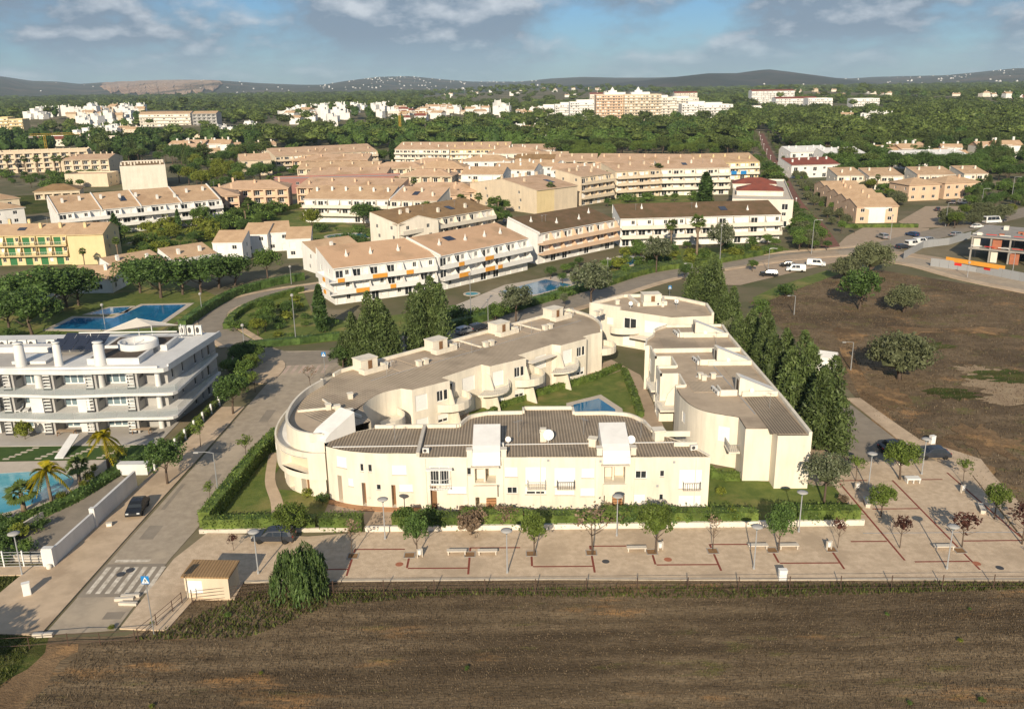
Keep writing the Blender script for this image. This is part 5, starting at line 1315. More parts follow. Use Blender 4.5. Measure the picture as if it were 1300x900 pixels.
# ---------------------------------------------------------------- rear block
def rear_block():
    t = wthing('apartment_block', 'many-sided cream block with brown flat roof closing the courtyard', 'apartments', 28, 160)
    poly = [(20.5, 158.6), (29.2, 152.6), (37.1, 153.5), (37.5, 160.8), (33, 166.2), (26.2, 169), (22.4, 169.0), (15.1, 162.7)]
    pth = poly + [poly[0]]; cum = path_len(pth); ho = []
    L0 = cum[1]
    ho += [(.8, 3.6, 3.6, 5.8, 'patio_door'), (5.2, 9.6, 3.5, 5.8, 'shutter'), (.8, 3.4, .3, 2.4, 'shutter'), (5.2, 9.2, .3, 2.5, 'shutter')]
    s7 = cum[7]; ho += [(s7 + 1, s7 + 2.6, 3.9, 5.3, 'shutter'), (s7 + 4, s7 + 5.4, 3.9, 5.3, 'shutter'), (s7 + 1, s7 + 2.6, 1, 2.3, 'shutter')]
    s6 = cum[6]; ho += [(s6 + 2, s6 + 3.4, 3.9, 5.3, 'window'), (s6 + 6, s6 + 7.4, 3.9, 5.3, 'window')]
    wb = MB(); wall(wb, pth, 0, 7.05, [h[:4] + (.12,) for h in ho]); wpart(wb, 'wall', M['cream'], t); [fit_opening(t, pth, h[:4], h[4], .08, ORG[t]) for h in ho]
    rb = MB(); rb.poly([(x, y, 7.06) for x, y in offset(poly, .1)]); roof = wpart(rb, 'roof', M['sheet_y'], t)
    pb = MB(); parapet(pb, [poly[2], poly[3], poly[4], poly[5], poly[6], poly[7], poly[0]], .45, 7.051, 7.6); wpart(pb, 'parapet', M['cream'], t)
    stairhead(t, roof, 25.6, 162.6, .1, z=7.07, w=3.4, d=2.6)
    for a, b_ in (((23.4, 168), (24.4, 161)), ((30.0, 166.4), (28.9, 160.4))):
        b = MB(); b.obox(a, b_, .25, 7.065, 7.7); wpart(b, 'roof_upstand', M['cream'], t, parent=roof)
    for x, y, me, nm in ((20.5, 163, VENT, 'roof_vent'), (28.2, 161.4, AC, 'air_conditioner'), (29.2, 162, AC, 'air_conditioner'), (31.5, 160.6, DISH_S, 'satellite_dish'), (22.6, 159.4, DISH_S, 'satellite_dish')): rooftop(me, nm, t, roof, x, y, 7.07, .2)
    b = MB(); arc = [(21.6 + 3.2 * math.cos(a), 157.4 + 2.0 * math.sin(a)) for a in [3.3 + .3 * k for k in range(9)]]; b.prism(arc + [(24, 156.4)], 3.1, 3.3); parapet(b, arc, .15, 3.3, 4.3); wpart(b, 'balcony', M['cream'], t)
    b = MB(); b.prism([(22.5, 157), (29.0, 152.5), (27.5, 150.6), (21.8, 155)], 2.6, 2.8); wpart(b, 'porch_roof', M['offwhite'], t)
    return t
rear_block()


for o in [q for q in col.objects if q.name.startswith('roof') and q.parent in ORG]:
    for x, y in ((-14.2, 96.4), (0.6, 97.6), (8.6, 98.0), (15.4, 96.8)) if abs(ORG[o.parent][1] - 96) < 1 else ((-18.6, 122), (-6.4, 132), (3.4, 143), (11, 152)) if ORG[o.parent][0] == -12 else ((33.6, 106), (27.4, 122), (33.2, 135)) if ORG[o.parent][0] == 29 else ((31, 158),):
        if o.name.split('.')[0] == 'roof': obj('aerial', AERIAL, o, (x - ORG[o.parent][0], y - ORG[o.parent][1], 7.1), x)
# ---------------------------------------------------------------- courtyard pool, hedges, furniture
def pool(label, pts, wmat, coping='pooldeck', cw=1.0, group=None, zc=.10):
    x, y = pts[0]; t = wthing('swimming_pool', label, 'pool', x, y, group)
    if area(pts) < 0: pts = pts[::-1]
    b = MB(); b.poly([(p[0], p[1], zc - .02) for p in pts]); wpart(b, 'water', M[wmat], t)
    o_ = offset(pts, -cw); b = MB()
    for i in range(len(pts)):
        j = (i + 1) % len(pts); b.quad((*pts[i], zc), (*o_[i], zc), (*o_[j], zc), (*pts[j], zc)); b.quad((*o_[i], zc), (*o_[i], 0), (*o_[j], 0), (*o_[j], zc)); b.quad((*pts[i], zc), (*pts[j], zc), (*pts[j], zc - .1), (*pts[i], zc - .1))
    wpart(b, 'coping', M[coping], t); return t
pool('blue courtyard pool on the lawn behind the cream front wing', [G(728, 540), G(728, 514), G(760, 506), G(781, 520), G(783, 540)], 'water', cw=1.1)
hedge('clipped hedge dividing the courtyard lawn from the garden doors', [G(600, 545), G(640, 516), G(700, 497), G(752, 483), G(787, 468)], 1.0, 1.0)
hedge('clipped hedge along the pink terrace of the courtyard lawn', [G(792, 474), G(803, 500), G(813, 530)], 1.0, 1.1)
hedge('tall clipped hedge along the side street and round drum end', [(-35.4, 89.0), (-35.0, 97), (-34.4, 107), (-33.4, 114.5)], 1.5, 2.0, dens=20)
hedge('clipped hedge between the drum garden and the parked estate car', [(-35.2, 88.3), (-27, 88.4), (-22.5, 88.3)], 1.3, 1.7, dens=20)
hedge('low hedge screen under the iron balcony of the stepped wing', [(24.6, 103.2), (25.4, 99.6), (28.4, 99.4)], .8, 1.1)
# long hedge along the plaza in clipped lengths
pl = [(-22.0, -17.2, 'small dark hedge length left of the garden gate'), (-13.8, -6.2, 'clipped hedge length between gate and dry brown shrub'), (-6.0, 1.0, 'clipped hedge length below the wedge canopy stair'), (1.2, 9.6, 'clipped hedge length below the iron balconies'), (9.8, 16.4, 'clipped hedge length below the second wedge canopy'), (16.6, 27.5, 'longest clipped hedge length ending at the small lawn'), (29.5, 39.0, 'dark clipped hedge length at the plaza corner')]
for x0, x1, lb in pl: hedge(lb, [(x0, 88.5), ((x0 + x1) / 2, 88.3 + random.uniform(-.1, .1)), (x1, 88.2)], 1.6, 1.75 + random.uniform(-.2, .3), dens=24, wob=.3)
w = MB(); w.box(-16.8, 87.25, .02, 39.4, 87.6, .72); o = w.build('garden_wall', M['offwhite'], o=(11, 87.4, 0)); tag(o, 'low pale garden wall under the plaza hedges', 'wall')
w = MB(); w.box(-35.6, 87.55, .02, -17.4, 87.8, .5); o = w.build('garden_wall', M['stone'], o=(-26, 87.6, 0)); tag(o, 'low kerb wall under the hedge by the drum garden', 'wall')
# ================================================================ white modern apartments on the left
def clearmat(name, c, a):
    m = bpy.data.materials.new(name); m.use_nodes = True; nt = m.node_tree; b = nt.nodes['Principled BSDF']; b.inputs['Base Color'].default_value = (*c, 1); b.inputs['Roughness'].default_value = .06
    tr = nt.nodes.new('ShaderNodeBsdfTransparent'); mx = nt.nodes.new('ShaderNodeMixShader'); mx.inputs[0].default_value = a
    nt.links.new(tr.outputs[0], mx.inputs[1]); nt.links.new(b.outputs[0], mx.inputs[2]); nt.links.new(mx.outputs[0], nt.nodes['Material Output'].inputs['Surface']); return m
M['clear'] = clearmat('balustrade_glass', (0.30, 0.36, 0.35), .16)
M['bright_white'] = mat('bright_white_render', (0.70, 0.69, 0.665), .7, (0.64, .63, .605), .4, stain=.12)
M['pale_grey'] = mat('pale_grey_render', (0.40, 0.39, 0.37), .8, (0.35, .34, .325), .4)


def _shelf():
    b = MB()
    for x in (0, 1.0): b.box(x, 0, 0, x + .05, .45, 2.5, 1)
    for k in range(5): b.box(.051, -.03, .3 + k * .5, .999, .48, .42 + k * .5)
    b.box(-.05, -.1, 0, 1.1, .5, .24, 2); return b.mesh('plant_shelf', [M['frame'], M['metal'], M['dgrey']])
SHELF = _shelf()


def modern():
    t = wthing('apartment_block', 'white modern apartment block with wavy floor slabs and glass balconies', 'apartments', -62, 128)
    FZ = (0.1, 3.2, 6.4, 9.6)
    def edge(y, x1, amp):
        return [(x, y + amp * math.sin((x + 50) * .16) * min(1, max(0, (-56 - x) / 8))) for x in np.linspace(-86, x1 - 1.2, 26)] + [(x1 - .4, y + .25), (x1, y + 1.0)]
    fronts = {1: edge(115.9, -48.3, .7), 2: edge(117.2, -48.4, .7), 3: edge(118.6, -49.9, .5)}
    for f in (1, 2, 3):
        e_ = fronts[f]; xr = e_[-1][0]; yb = 136.4 if f < 3 else 137.6
        b = MB(); b.prism(e_ + [(xr if f < 3 else -47.9, yb), (-86, yb)], FZ[f] - (.42 if f < 3 else .62), FZ[f]); wpart(b, 'floor_slab' if f < 3 else 'roof_slab', M['bright_white'], t)
    # set-back storeys: walls with big curtained glazing, grey cross walls
    bays = [-86, -79.5, -72.6, -66.8, -60.6, -54.6]
    for f in range(3):
        z0 = FZ[f]; z1 = FZ[f + 1] - (.42 if f < 2 else .62) - .003; yb = (120.2, 120.8, 121.6)[f]
        wb = MB(); front = [(-86, yb), (-51.0, yb)]
        ho = []
        for k, x in enumerate(bays): ho.append((x + 86 + .3, x + 86 + 3.5, z0 + .06, z1 - .1, 'glazing')); ho.append((x + 86 + 3.7, x + 86 + 6.0, z0 + .06, z1 - .1, 'glazing' if (k + f) % 3 else 'patio_door'))
        ho = [h for h in ho if h[1] < 34.9]
        wall(wb, front, z0, z1, [h[:4] + (.2,) for h in ho])
        for h in ho: fit_opening(t, front, h[:4], h[4], .12, ORG[t])
        side = [(-51.0, yb), (-48.7, 136.3)]
        hs = [(s, s + w, z0 + .3, z0 + 2.3, 'pane') for s, w in ((1.2, .7), (4.2, .6), (8.0, .7), (10.4, .5), (12.3, .9))]
        wall(wb, side, z0, z1, [h[:4] + (.2,) for h in hs])
        for h in hs: fit_opening(t, side, h[:4], h[4], .12, ORG[t])
        wall(wb, [(-48.7, 136.3), (-86, 136.3)], z0, z1)
        wpart(wb, 'wall', M['pale_grey'], t)  # shade under the slabs put into the wall colour: grey instead of white
        for k, x in enumerate(bays[1:]):
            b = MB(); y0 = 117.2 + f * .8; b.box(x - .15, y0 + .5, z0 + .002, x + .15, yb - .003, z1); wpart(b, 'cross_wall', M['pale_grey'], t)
            b = MB(); b.box(x + .152, y0 + 1.2, z0 + 1.3, x + .17, y0 + 2.6, z0 + 1.75); wpart(b, 'wall_vent', M['dgrey'], t)
            if k < 5: obj('plant_shelf', SHELF, t, (x - 1.35 - ORG[t][0], y0 + .35 - ORG[t][1], z0 + .003), 0, (1, 1, min(1, (z1 - z0) / 2.75)))
    # columns
    for f in range(3):
        z0 = FZ[f] + .003; z1 = FZ[f + 1] - (.42 if f < 2 else .62) - .003
        for x, r in ((-52.0, .42), (-60.4, .62), (-69.4, .62), (-76, .6)):
            if f < 2 and x < -55: continue
            b = MB(); b.lathe([(r, z0), (r * .8, z1)], 16, (x, 119.6 + .4 * f)); b.f = b.f[:-1]; b.m = b.m[:-1]; wpart(b, 'column', M['bright_white'], t, True)
        if f < 2:
            for x in (-62.4, -69.2, -76): b = MB(); b.box(x - .9, 118.4, z0, x + .9, 119.3, z1); wpart(b, 'pier', M['bright_white'], t)
    # glass balustrades along the slabs, one pane per bay
    for f in (1, 2):
        e_ = fronts[f]; cum = path_len(e_); n = 13
        for k in range(n):
            a, _ = path_at(e_, cum, cum[-1] * k / n + .05); c, _ = path_at(e_, cum, cum[-1] * (k + 1) / n - .05); b = MB(); b.obox((a[0], a[1] + .15), (c[0], c[1] + .15), .02, FZ[f] + .003, FZ[f] + 1.0); wpart(b, 'glass_balustrade', M['clear'], t)
        for k in range(5):
            b = MB(); b.obox((-48.55, 117.8 + k * 3.6), (-48.55, 121.3 + k * 3.6), .02, FZ[f] + .003, FZ[f] + 1.0); wpart(b, 'glass_balustrade', M['clear'], t)
    # roof: parapets, decks, chimneys, solar panels, air conditioners, pergola with sail
    Z = 9.6
    b = MB(); b.box(-86, 118.95, Z + .001, -51.2, 119.2, Z + .3); b.obox((-50.0, 119.8), (-48.1, 137.4), .12, Z + .001, Z + .3); wpart(b, 'parapet', M['bright_white'], t)
    b = MB(); b.box(-86, 127.6, Z + .001, -66.5, 129.4, Z + .9); wpart(b, 'roof_plinth', M['bright_white'], t)
    b = MB(); b.box(-86, 120.5, Z + .002, -66, 127.5, Z + .03); wpart(b, 'roof_deck', M['greydeck'], t)
    b = MB(); b.box(-73.6, 121.6, Z + .031, -68.6, 125.6, Z + .45); wpart(b, 'skylight', M['bright_white'], t)
    b = MB(); b.box(-62.2, 121.0, Z + .001, -54.6, 126.4, Z + .9); wpart(b, 'roof_box', M['bright_white'], t)
    b = MB(); b.box(-61.8, 121.4, Z + .902, -55, 126.0, Z + .93); wpart(b, 'roof_deck', M['deck'], t)
    b = MB(); b.box(-62.5, 127.6, Z + .001, -53, 132.6, Z + .9); wpart(b, 'roof_box', M['bright_white'], t)
    b = MB(); b.box(-62.0, 128.0, Z + .902, -53.5, 132.2, Z + .93); wpart(b, 'roof_deck', M['deck'], t)
    b = MB(); b.lathe([(2.9, Z + .95), (2.9, Z + 1.9), (2.4, Z + 1.9), (2.4, Z + 1.2)], 20, (-57.0, 127.0)); wpart(b, 'roof_seat', M['bright_white'], t, True)
    for k in range(4):
        for j in range(2):
            b = MB(); x, y = -70 + k * 1.75, 125.6 + j * 3.2; b.prism_yz(x, x + 1.65, [(y, Z + .9), (y + 2.8, Z + 1.9), (y + 2.8, Z + 1.96), (y, Z + .96)]); wpart(b, 'solar_panel', M['solar'], t)
    for x, r in ((-71.8, .72), (-66.3, .55), (-60.2, .75)):
        b = MB(); b.lathe([(r * 1.1, Z + .001), (r * .95, Z + 3.1), (r * .7, Z + 3.15), (r * .7, Z + 3.4), (r, Z + 3.42), (r, Z + 3.55)], 16, (x, 120.9)); wpart(b, 'chimney', M['bright_white'], t, True)
    for k, x in enumerate((-83.2, -79.2, -77.7, -76.2, -74.7, -71.8)): obj('air_conditioner', AC, t, (x - ORG[t][0], 129.8 - ORG[t][1], Z), 0, (1.55, 1.4, 2.1))
    for x in (-51.0, -52.3, -53.6): obj('air_conditioner', AC, t, (x - ORG[t][0], 136.2 - ORG[t][1], Z + .02), 0, (1.25, 1.4, 2.4))
    b = MB(); sx = [(-64.5, 131.6, Z + 2.0), (-57, 132.6, Z + 2.7), (-53.6, 134.8, Z + 2.1), (-60.5, 135.4, Z + 3.2)]; b.poly([sx[0], sx[1], sx[2], sx[3]]); b.poly([(x, y, z - .03) for x, y, z in sx[::-1]]); wpart(b, 'shade_sail', M['offwhite'], t)
    b = MB()
    for x, y, h in ((-66, 130.8, 2.0), (-57, 132.4, 2.7), (-53.4, 135, 2.2), (-60.5, 135.6, 3.2), (-57.6, 127.0, 2.4)): b.tube([(x, y, Z), (x, y, Z + h)], .07, 6)
    b.box(-68, 131.2, Z + 1.95, -52.6, 131.35, Z + 2.1); wpart(b, 'pergola', M['frame'], t)
    return t
modern()
# garden in front
sheet('terrace', [(-86, 113.5), (-50.3, 113.4), (-50.3, 122), (-86, 122)], .09, M['greydeck'], .08)
sheet('turf', [(-86, 108.0), (-78, 107.9), (-70, 108.3), (-49.2, 108.6), (-50.2, 113.3), (-86, 113.3)], .05, M['turf'])
sheet('pool_deck', [(-86, 90), (-58, 90), (-53.2, 96.5), (-51.2, 104.4), (-50.0, 108.4), (-70, 108.2), (-86, 107.8)], .045, M['pooldeck'])
pool('bright turquoise pool below the white modern apartments', smooth_path([(-78, 103.6), (-67.5, 104.4), (-61.5, 104.8), (-57.4, 103.0), (-56.2, 99.6), (-58, 96.2), (-61, 93), (-68, 90.5), (-78, 90.2)], 4, True), 'water_light', cw=.5)
for x0 in (-68.2, -63.8, -59.8, -55.4):
    for k in range(6):
        b = MB(); x = x0 - 1.1 + k * .42; y = 108.9 + k * .74; b.box(x - .45, y, .052, x + .45, y + .38, .085); struct('stepping_stone', b, M['pooldeck'])
hedge('dark garden hedge between turquoise pool and parking ramp', smooth_path([(-61.5, 82.5), (-57.8, 90), (-54.2, 95.6), (-52.0, 103.6), (-50.9, 108)], 5), 1.8, .9, 'dark', dens=18)
# ramp to the basement with its white walls
sheet('ramp', [(-56.5, 82.2), (-50.0, 81.6), (-48.8, 101), (-51.6, 103.8), (-54.2, 96)], .06, M['asphalt'])
t = wthing('boundary_wall', 'tall white wall with pillars beside the parking ramp', 'wall', -48.6, 90)
b = MB(); b.obox((-48.75, 81.4), (-48.2, 89.2), .14, .02, 2.0); wpart(b, 'wall_panel', M['bright_white'], t)
b = MB(); b.obox((-48.2, 89.7), (-47.6, 99.6), .16, .02, 2.35); wpart(b, 'wall_panel', M['bright_white'], t)
b = MB(); b.box(-49.6, 80.7, .02, -48.5, 81.35, 2.25); wpart(b, 'pillar', M['bright_white'], t)
b = MB(); b.box(-48.5, 89.2, .02, -47.9, 89.7, 2.5); wpart(b, 'pillar', M['bright_white'], t)
b = MB(); b.lathe([(.2, .02), (.3, .25), (.22, .55)], 12, (-48.9, 80.4)); wpart(b, 'ball_post', M['offwhite'], t, True)
tag((lambda m: m.build('ramp_wall', M['stone'], o=(-54, 92, 0)))((lambda m: (parapet(m, smooth_path([(-49.9, 82.0), (-54.5, 82.6), (-56.9, 84.6), (-56.2, 89), (-54.3, 96), (-51.8, 104)], 5), .25, .02, .8), m)[1])(MB())), 'curved pale wall round the parking ramp', 'wall')
tag((lambda m: (m.box(-51.6, 103.4, .02, -47.7, 104.6, 1.5), m.build('ramp_roof', M['bright_white'], o=(-49, 104, 0)))[1])(MB()), 'small white flat-roofed gatehouse above the ramp', 'gatehouse')
def slat_fence(label, p, q, h, n, m, group=None, post_h=None, pm=None, rails=4):
    t = wthing('fence', label, 'fence', *p, group); dx, dy = (q[0] - p[0]) / n, (q[1] - p[1]) / n
    for k in range(n + 1):
        b = MB(); x, y = p[0] + dx * k, p[1] + dy * k; b.box(x - .06, y - .06, .02, x + .06, y + .06, (post_h or h) + .1); wpart(b, 'post', M[pm or m], t)
    for k in range(n):
        for j in range(rails):
            b = MB(); z = .15 + (h - .25) * j / max(1, rails - 1); b.obox((p[0] + dx * k, p[1] + dy * k), (p[0] + dx * (k + 1), p[1] + dy * (k + 1)), .018, z, z + .05); wpart(b, 'rail', M[m], t)
    return t
slat_fence('green rail fence with white posts left of the white boundary wall', (-58, 80.8), (-49.7, 80.9), 1.9, 4, 'grey', rails=6, pm='frame')
t = wthing('fence', 'glass panel fence with white posts along the side street', 'fence', -47, 115)
for k in range(8):
    y = 104.8 + k * 3.4; x = -47.3 + k * .14
    b = MB(); b.box(x - .22, y, .02, x + .02, y + .3, 1.6); wpart(b, 'post', M['frame'], t)
    b = MB(); b.box(x - .12, y + .32, .1, x - .08, y + 3.38, 1.35); wpart(b, 'glass_panel', M['clear'], t)
hedge('loose hedge inside the glass panel street fence', [(-48.0, 106), (-47.2, 118), (-46.8, 133)], .9, 1.1, 'bright', dens=14)
# garden furniture
def lounger():
    b = MB(); b.box(-.35, -.95, .28, .35, .5, .36); b.prism_yz(-.35, .35, [(.5, .28), (1.05, .75), (1.02, .82), (.46, .36)])
    for x in (-.3, .3):
        for y in (-.85, .4): b.box(x - .03, y - .03, 0, x + .03, y + .03, .28)
    return b.mesh('sun_lounger', [M['frame']])
LOUNGE = lounger()
for x, y, z in ((-72.4, 119.3, 3.203), (-71.3, 119.4, 3.203)):
    tag(obj('sun_lounger', LOUNGE, None, (x, y, z), .2), 'white sun lounger on the first-floor balcony of the modern block', 'sun lounger', 'white loungers on the balcony')
def table_set(x, y, z, label):
    t = thing('garden_table', label, 'table', (x, y, z)); b = MB(); b.box(-1.3, -.45, .68, 1.3, .45, .74); b.build('table_top', M['tanpave'], t)
    for px, py in ((-1.2, -.35), (1.2, -.35), (-1.2, .35), (1.2, .35)): b = MB(); b.box(px - .04, py - .04, 0, px + .04, py + .04, .68); b.build('leg', M['wood'], t)
table_set(-54.2, 117.6, .092, 'long wooden table on the ground terrace under the slab')
table_set(-65.0, 117.3, .092, 'dark garden table beside the white slanting stair')
b = MB(); b.prism_yz(-62.6, -61.4, [(108.9, .06), (113.9, 1.5), (113.9, 1.65), (108.9, .2)]); o = b.build('stair_ramp', M['bright_white'], o=(-62, 111, 0)); tag(o, 'white slanting stair flight over the clipped turf', 'stairs')
# ================================================================ apartments and houses of the middle distance
# --- white terrace with orange awnings beyond the north road
block('white three-storey terrace with fresh orange roof and orange awnings at its west end', (-40.5, 194.2), (-18.5, 206.4), 12, 3, 2.85, 'front', 3.0, .97, 'white', 'tile_orange', 4.2, bd=2.0, nchim=0, awn=((2, 0, 1.6, .75), (2, 2, 3.6, .8), (2, 4, 1.8, .8), (1, 1, 3.2, .8), (1, 3, 1.4, .8)), ends=1)
block('white three-storey terrace with orange roof and a dark roof window', (-17.5, 207.0), (4.5, 230.5), 12, 3, 2.85, 'front', 3.0, .97, 'white', 'tile_orange', 4.6, bd=2.0, nchim=0, awn=((2, 1, 1.8, .8), (1, 1, 3.6, .9), (2, 3, 3.0, .8), (1, 3, 3.4, .9), (1, 4, 1.6, .8)), party=(.2,), ends=0)
block('white terrace segment with old brown tiled roof and pointed chimneys', (7.5, 238), (31.5, 261.5), 12, 3, 2.85, 'front', 3.0, .97, 'white', 'tile_old', 4.6, bd=2.2, nchim=4, chim='point', party=(.2,), ends=0, balm='peach')
block('long white terrace with brown tiled roof above the palms', (33.5, 263.2), (83.5, 267.5), 12, 3, 2.85, 'front', 2.8, .97, 'white', 'tile_old', 5.0, bd=2.2, nchim=3, chim='point', ends=1, balm='offwhite')
# pointed chimneys and roof window on the orange roofs
def add_roof_bits():
    for o in list(col.objects):
        lb = o.get('label', '')
        if lb.startswith('white three-storey terrace'):
            rf = [c for c in o.children if c.name.startswith('roof')][0]; first = 'west end' in lb
            for x in ((5, 11, 18) if first else (5, 14, 21, 27)): obj('chimney', CHP, rf, (x, 5.0, 8.55 + 3.0 * 5 / 11.6 + .1))
            if first:
                for z in (2.85, 5.7):
                    b = MB(); b.box(-1.9, -2.0, z - .22, -.003, 7.5, z); b.box(-1.9, -2.0, z + .001, -1.76, 7.5, z + .95); b.box(-1.75, 7.36, z + .001, -.003, 7.5, z + .95); b.build('balcony', M['white'], o)
                for z in (2.7, 5.55): b = MB(); b.box(-2.02, .2, z, -1.92, 1.8, z + .95); b.build('awning', M['orange'], o)
            if not first:
                b = MB(); b.prism_yz(9.2, 12.0, [(6.2, 10.3), (8.6, 10.92), (8.6, 11.02), (6.2, 10.4)]); b.build('solar_panel', M['solar'], rf)
add_roof_bits()
# --- east end block with hipped red roofs
block('white flat-roofed block with balconies below two red hipped roofs', (76.5, 300), (96, 295), 66, 3, 2.9, 'flat', wm='offwhite', rm='stone', bay=5, style='mixed', nchim=0, ends=1)
for a, b_, lb in (((81.5, 314), (97, 310), 'red hipped roof pavilion on the white block nearer the old brown terrace'), ((85.5, 336), (101, 332), 'red hipped roof pavilion on the white block nearer the pine wood')):
    block(lb, a, b_, 11, 1, 1.6, 'hip', 1.9, .5, 'offwhite', 'tile_red', 30, 'none', base=8.72, nchim=0, ends=0, cat='roof', name='roof_pavilion', over=.3)
# --- white row in the west, palms in front
block('long white balconied row with tan roof and white party walls', (-152, 292), (-107.5, 325), 14, 3, 2.9, 'front', 4.2, .97, 'white', 'tile', 5.0, bd=2.4, nchim=9, chim='white', party=(.2, 14, 27, 41, 55), ends=1)
block('yellow apartment block with green shutters and tan roof', (-149, 246.5), (-127, 247.4), 12, 3, 2.9, 'gable', 2.2, .55, 'yellow', 'tile', 4.8, bd=1.5, doors='green_door', nchim=4, ends=1, rail=True, balm='yellow')
block('plain yellow end block with blank gable beside fan palms', (-126.4, 246.2), (-116.5, 247.2), 13.5, 3, 2.9, 'gable', 2.2, .55, 'yellow', 'tile', 12, 'none', nchim=1, ends=1)
block('white house with low tan roof behind the yellow apartments', G(-30, 291), G(34, 284), 12, 2, 3.0, 'hip', 2.0, .5, 'white', 'tile', 6, 'windows', nchim=1, name='house', cat='house')
block('low sand house with tan roof left of the long white row', G(-40, 268), G(26, 262), 12, 1, 3.4, 'hip', 2.0, .5, 'sand', 'tile', 6, 'windows', nchim=1, name='house', cat='house')
# --- little white houses round the lane
Hs = [('white cottage with tan roof and blank flank, westmost of the lane cottages', (-85.5, 247), (-77, 247), 2), ('tall white cottage with tan roof in the middle of the lane cottages', (-81, 261), (-73.5, 261), 2), ('white cottage with high tan roof and cream doors behind the ash tree', (-74.5, 263), (-67.5, 265), 2), ('white cottage with tan roof and roof terrace by the oval pool', (-65.5, 251.5), (-58.5, 252.5), 2)]
for lb, a, b_, n in Hs: block(lb, a, b_, 8, n, 2.8, 'front', 2.4, .95, 'white', 'tile', 4.0, 'mixed', nchim=0, name='cottage', cat='house', over=.15, doors='white_door')
block('low white house with tan roof tucked behind the orange-roofed terrace', (-52, 229), (-41, 238), 8, 2, 2.7, 'front', 2.2, .95, 'white', 'tile', 6, 'windows', nchim=1, name='house', cat='house', over=.2)
for lb, u0, v0, u1, v1 in (('low white house with long tan roof beside the blue pool garden', 86, 373, 144, 372), ('low white house with hipped corner behind the round trees', 152, 358, 214, 346), ('low tan-roofed house hidden by trees left of the lane cottages', 221, 345, 276, 336)):
    a, b_ = G(u0, v0), G(u1, v1); block(lb, a, b_, 9, 1, 3.2, 'front', 2.2, .9, 'white', 'tile', 5, 'windows', nchim=2, name='house', cat='house', over=.2)
block('small white house at the photograph edge by the dark pool trees', (-118, 203), (-110.5, 203), 9, 1, 3.6, 'gable', 1.6, .5, 'white', 'tile', 6, 'windows', nchim=0, name='house', cat='house')
# --- centre cluster
block('white balconied row with tan roof behind the oval pool', (-76, 323), (-44, 317), 13, 3, 2.85, 'front', 3.4, .97, 'white', 'tile', 4.6, bd=2.2, nchim=6, balm='offwhite', ends=1)
block('white row with pinkish tan roof joining the ochre-roofed corner block', (-43.5, 316.5), (-26, 311), 13, 3, 2.85, 'front', 3.4, .97, 'offwhite', 'tile_pink', 4.6, bd=2.2, nchim=3, balm='offwhite', ends=1, party=(.2,))
block('cream corner block with ochre roof, white balconies and palms', (-43.5, 272), (-33.5, 257.5), 14, 3, 2.85, 'gable', 2.0, .5, 'offwhite', 'tile_ochre', 6, 'windows', nchim=1, ends=1)
block('cream terrace with ochre roof and deep balconies facing the orange roofs', (-33.2, 257.5), (-6, 289), 13, 3, 2.85, 'front', 2.6, .97, 'offwhite', 'tile_ochre', 5.6, bd=2.0, nchim=3, ends=1)
block('peach arcaded block with tan hipped roof west of the lawn', (-122, 330), (-104, 336), 16, 3, 2.9, 'hip', 2.6, .5, 'peach', 'tile_pink', 5, 'loggia', nchim=4)
block('peach block with small pyramid roof behind the arcaded block', (-118, 352), (-90, 356), 15, 3, 3.0, 'hip', 2.6, .5, 'peach', 'tile_pink', 5, 'loggia', nchim=3)
block('long peach row with tan roof and arches behind the white row', (-88, 362), (-45, 352), 14, 3, 2.8, 'front', 2.8, .97, 'peach', 'tile_pink', 5, 'loggia', nchim=5)
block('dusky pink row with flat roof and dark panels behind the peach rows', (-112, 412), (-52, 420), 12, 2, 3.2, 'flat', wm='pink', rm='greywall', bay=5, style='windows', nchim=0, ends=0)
block('peach row with pinkish roof in the crowded middle of the estate', (-50, 400), (-26, 396), 14, 3, 2.9, 'hip', 2.6, .5, 'sand', 'tile_pink', 5, 'loggia', nchim=4)
block('peach low row with wide hipped roof beside the white corner house', (-46, 368), (-14, 362), 15, 2, 3.0, 'hip', 2.6, .5, 'peach', 'tile_pink', 5, 'loggia', nchim=5)
block('small peach row with fanned roofs near the white corner house', (-40, 340), (-16, 352), 14, 2, 3.0, 'hip', 2.4, .5, 'peach', 'tile_pink', 5, 'windows', nchim=3)
block('white corner building with yellow awnings and tan roof', (-22, 402), (-3, 398), 18, 3, 3.0, 'gable', 2.6, .5, 'white', 'tile', 5, bd=1.5, nchim=3, awn=((1, 0, 3, .8), (2, 1, 3, .8), (1, 2, 3, .8)), awn_m='yellow')
block('pale row with peach roof and a bright yellow gable above a palm', (10.3, 335), (27, 350), 40, 3, 3.0, 'gable', 3.0, .5, 'sand', 'tile_pink', 40, 'none', nchim=6, ends=1)
tY = [o for o in col.objects if o.get('label', '').startswith('pale row with peach roof')][0]
b = MB(); b.poly([(0, -.03, 0), (9.5, -.03, 0), (9.5, -.03, 8.99), (0, -.03, 8.99)]); b.build('yellow_panel', M['yellow'], tY)
block('sand terraced row with arched balconies right of the yellow gable', (29, 357), (43, 371), 14, 4, 2.9, 'front', 2.2, .97, 'sand', 'tile_pink', 5, bd=2.0, nchim=4)
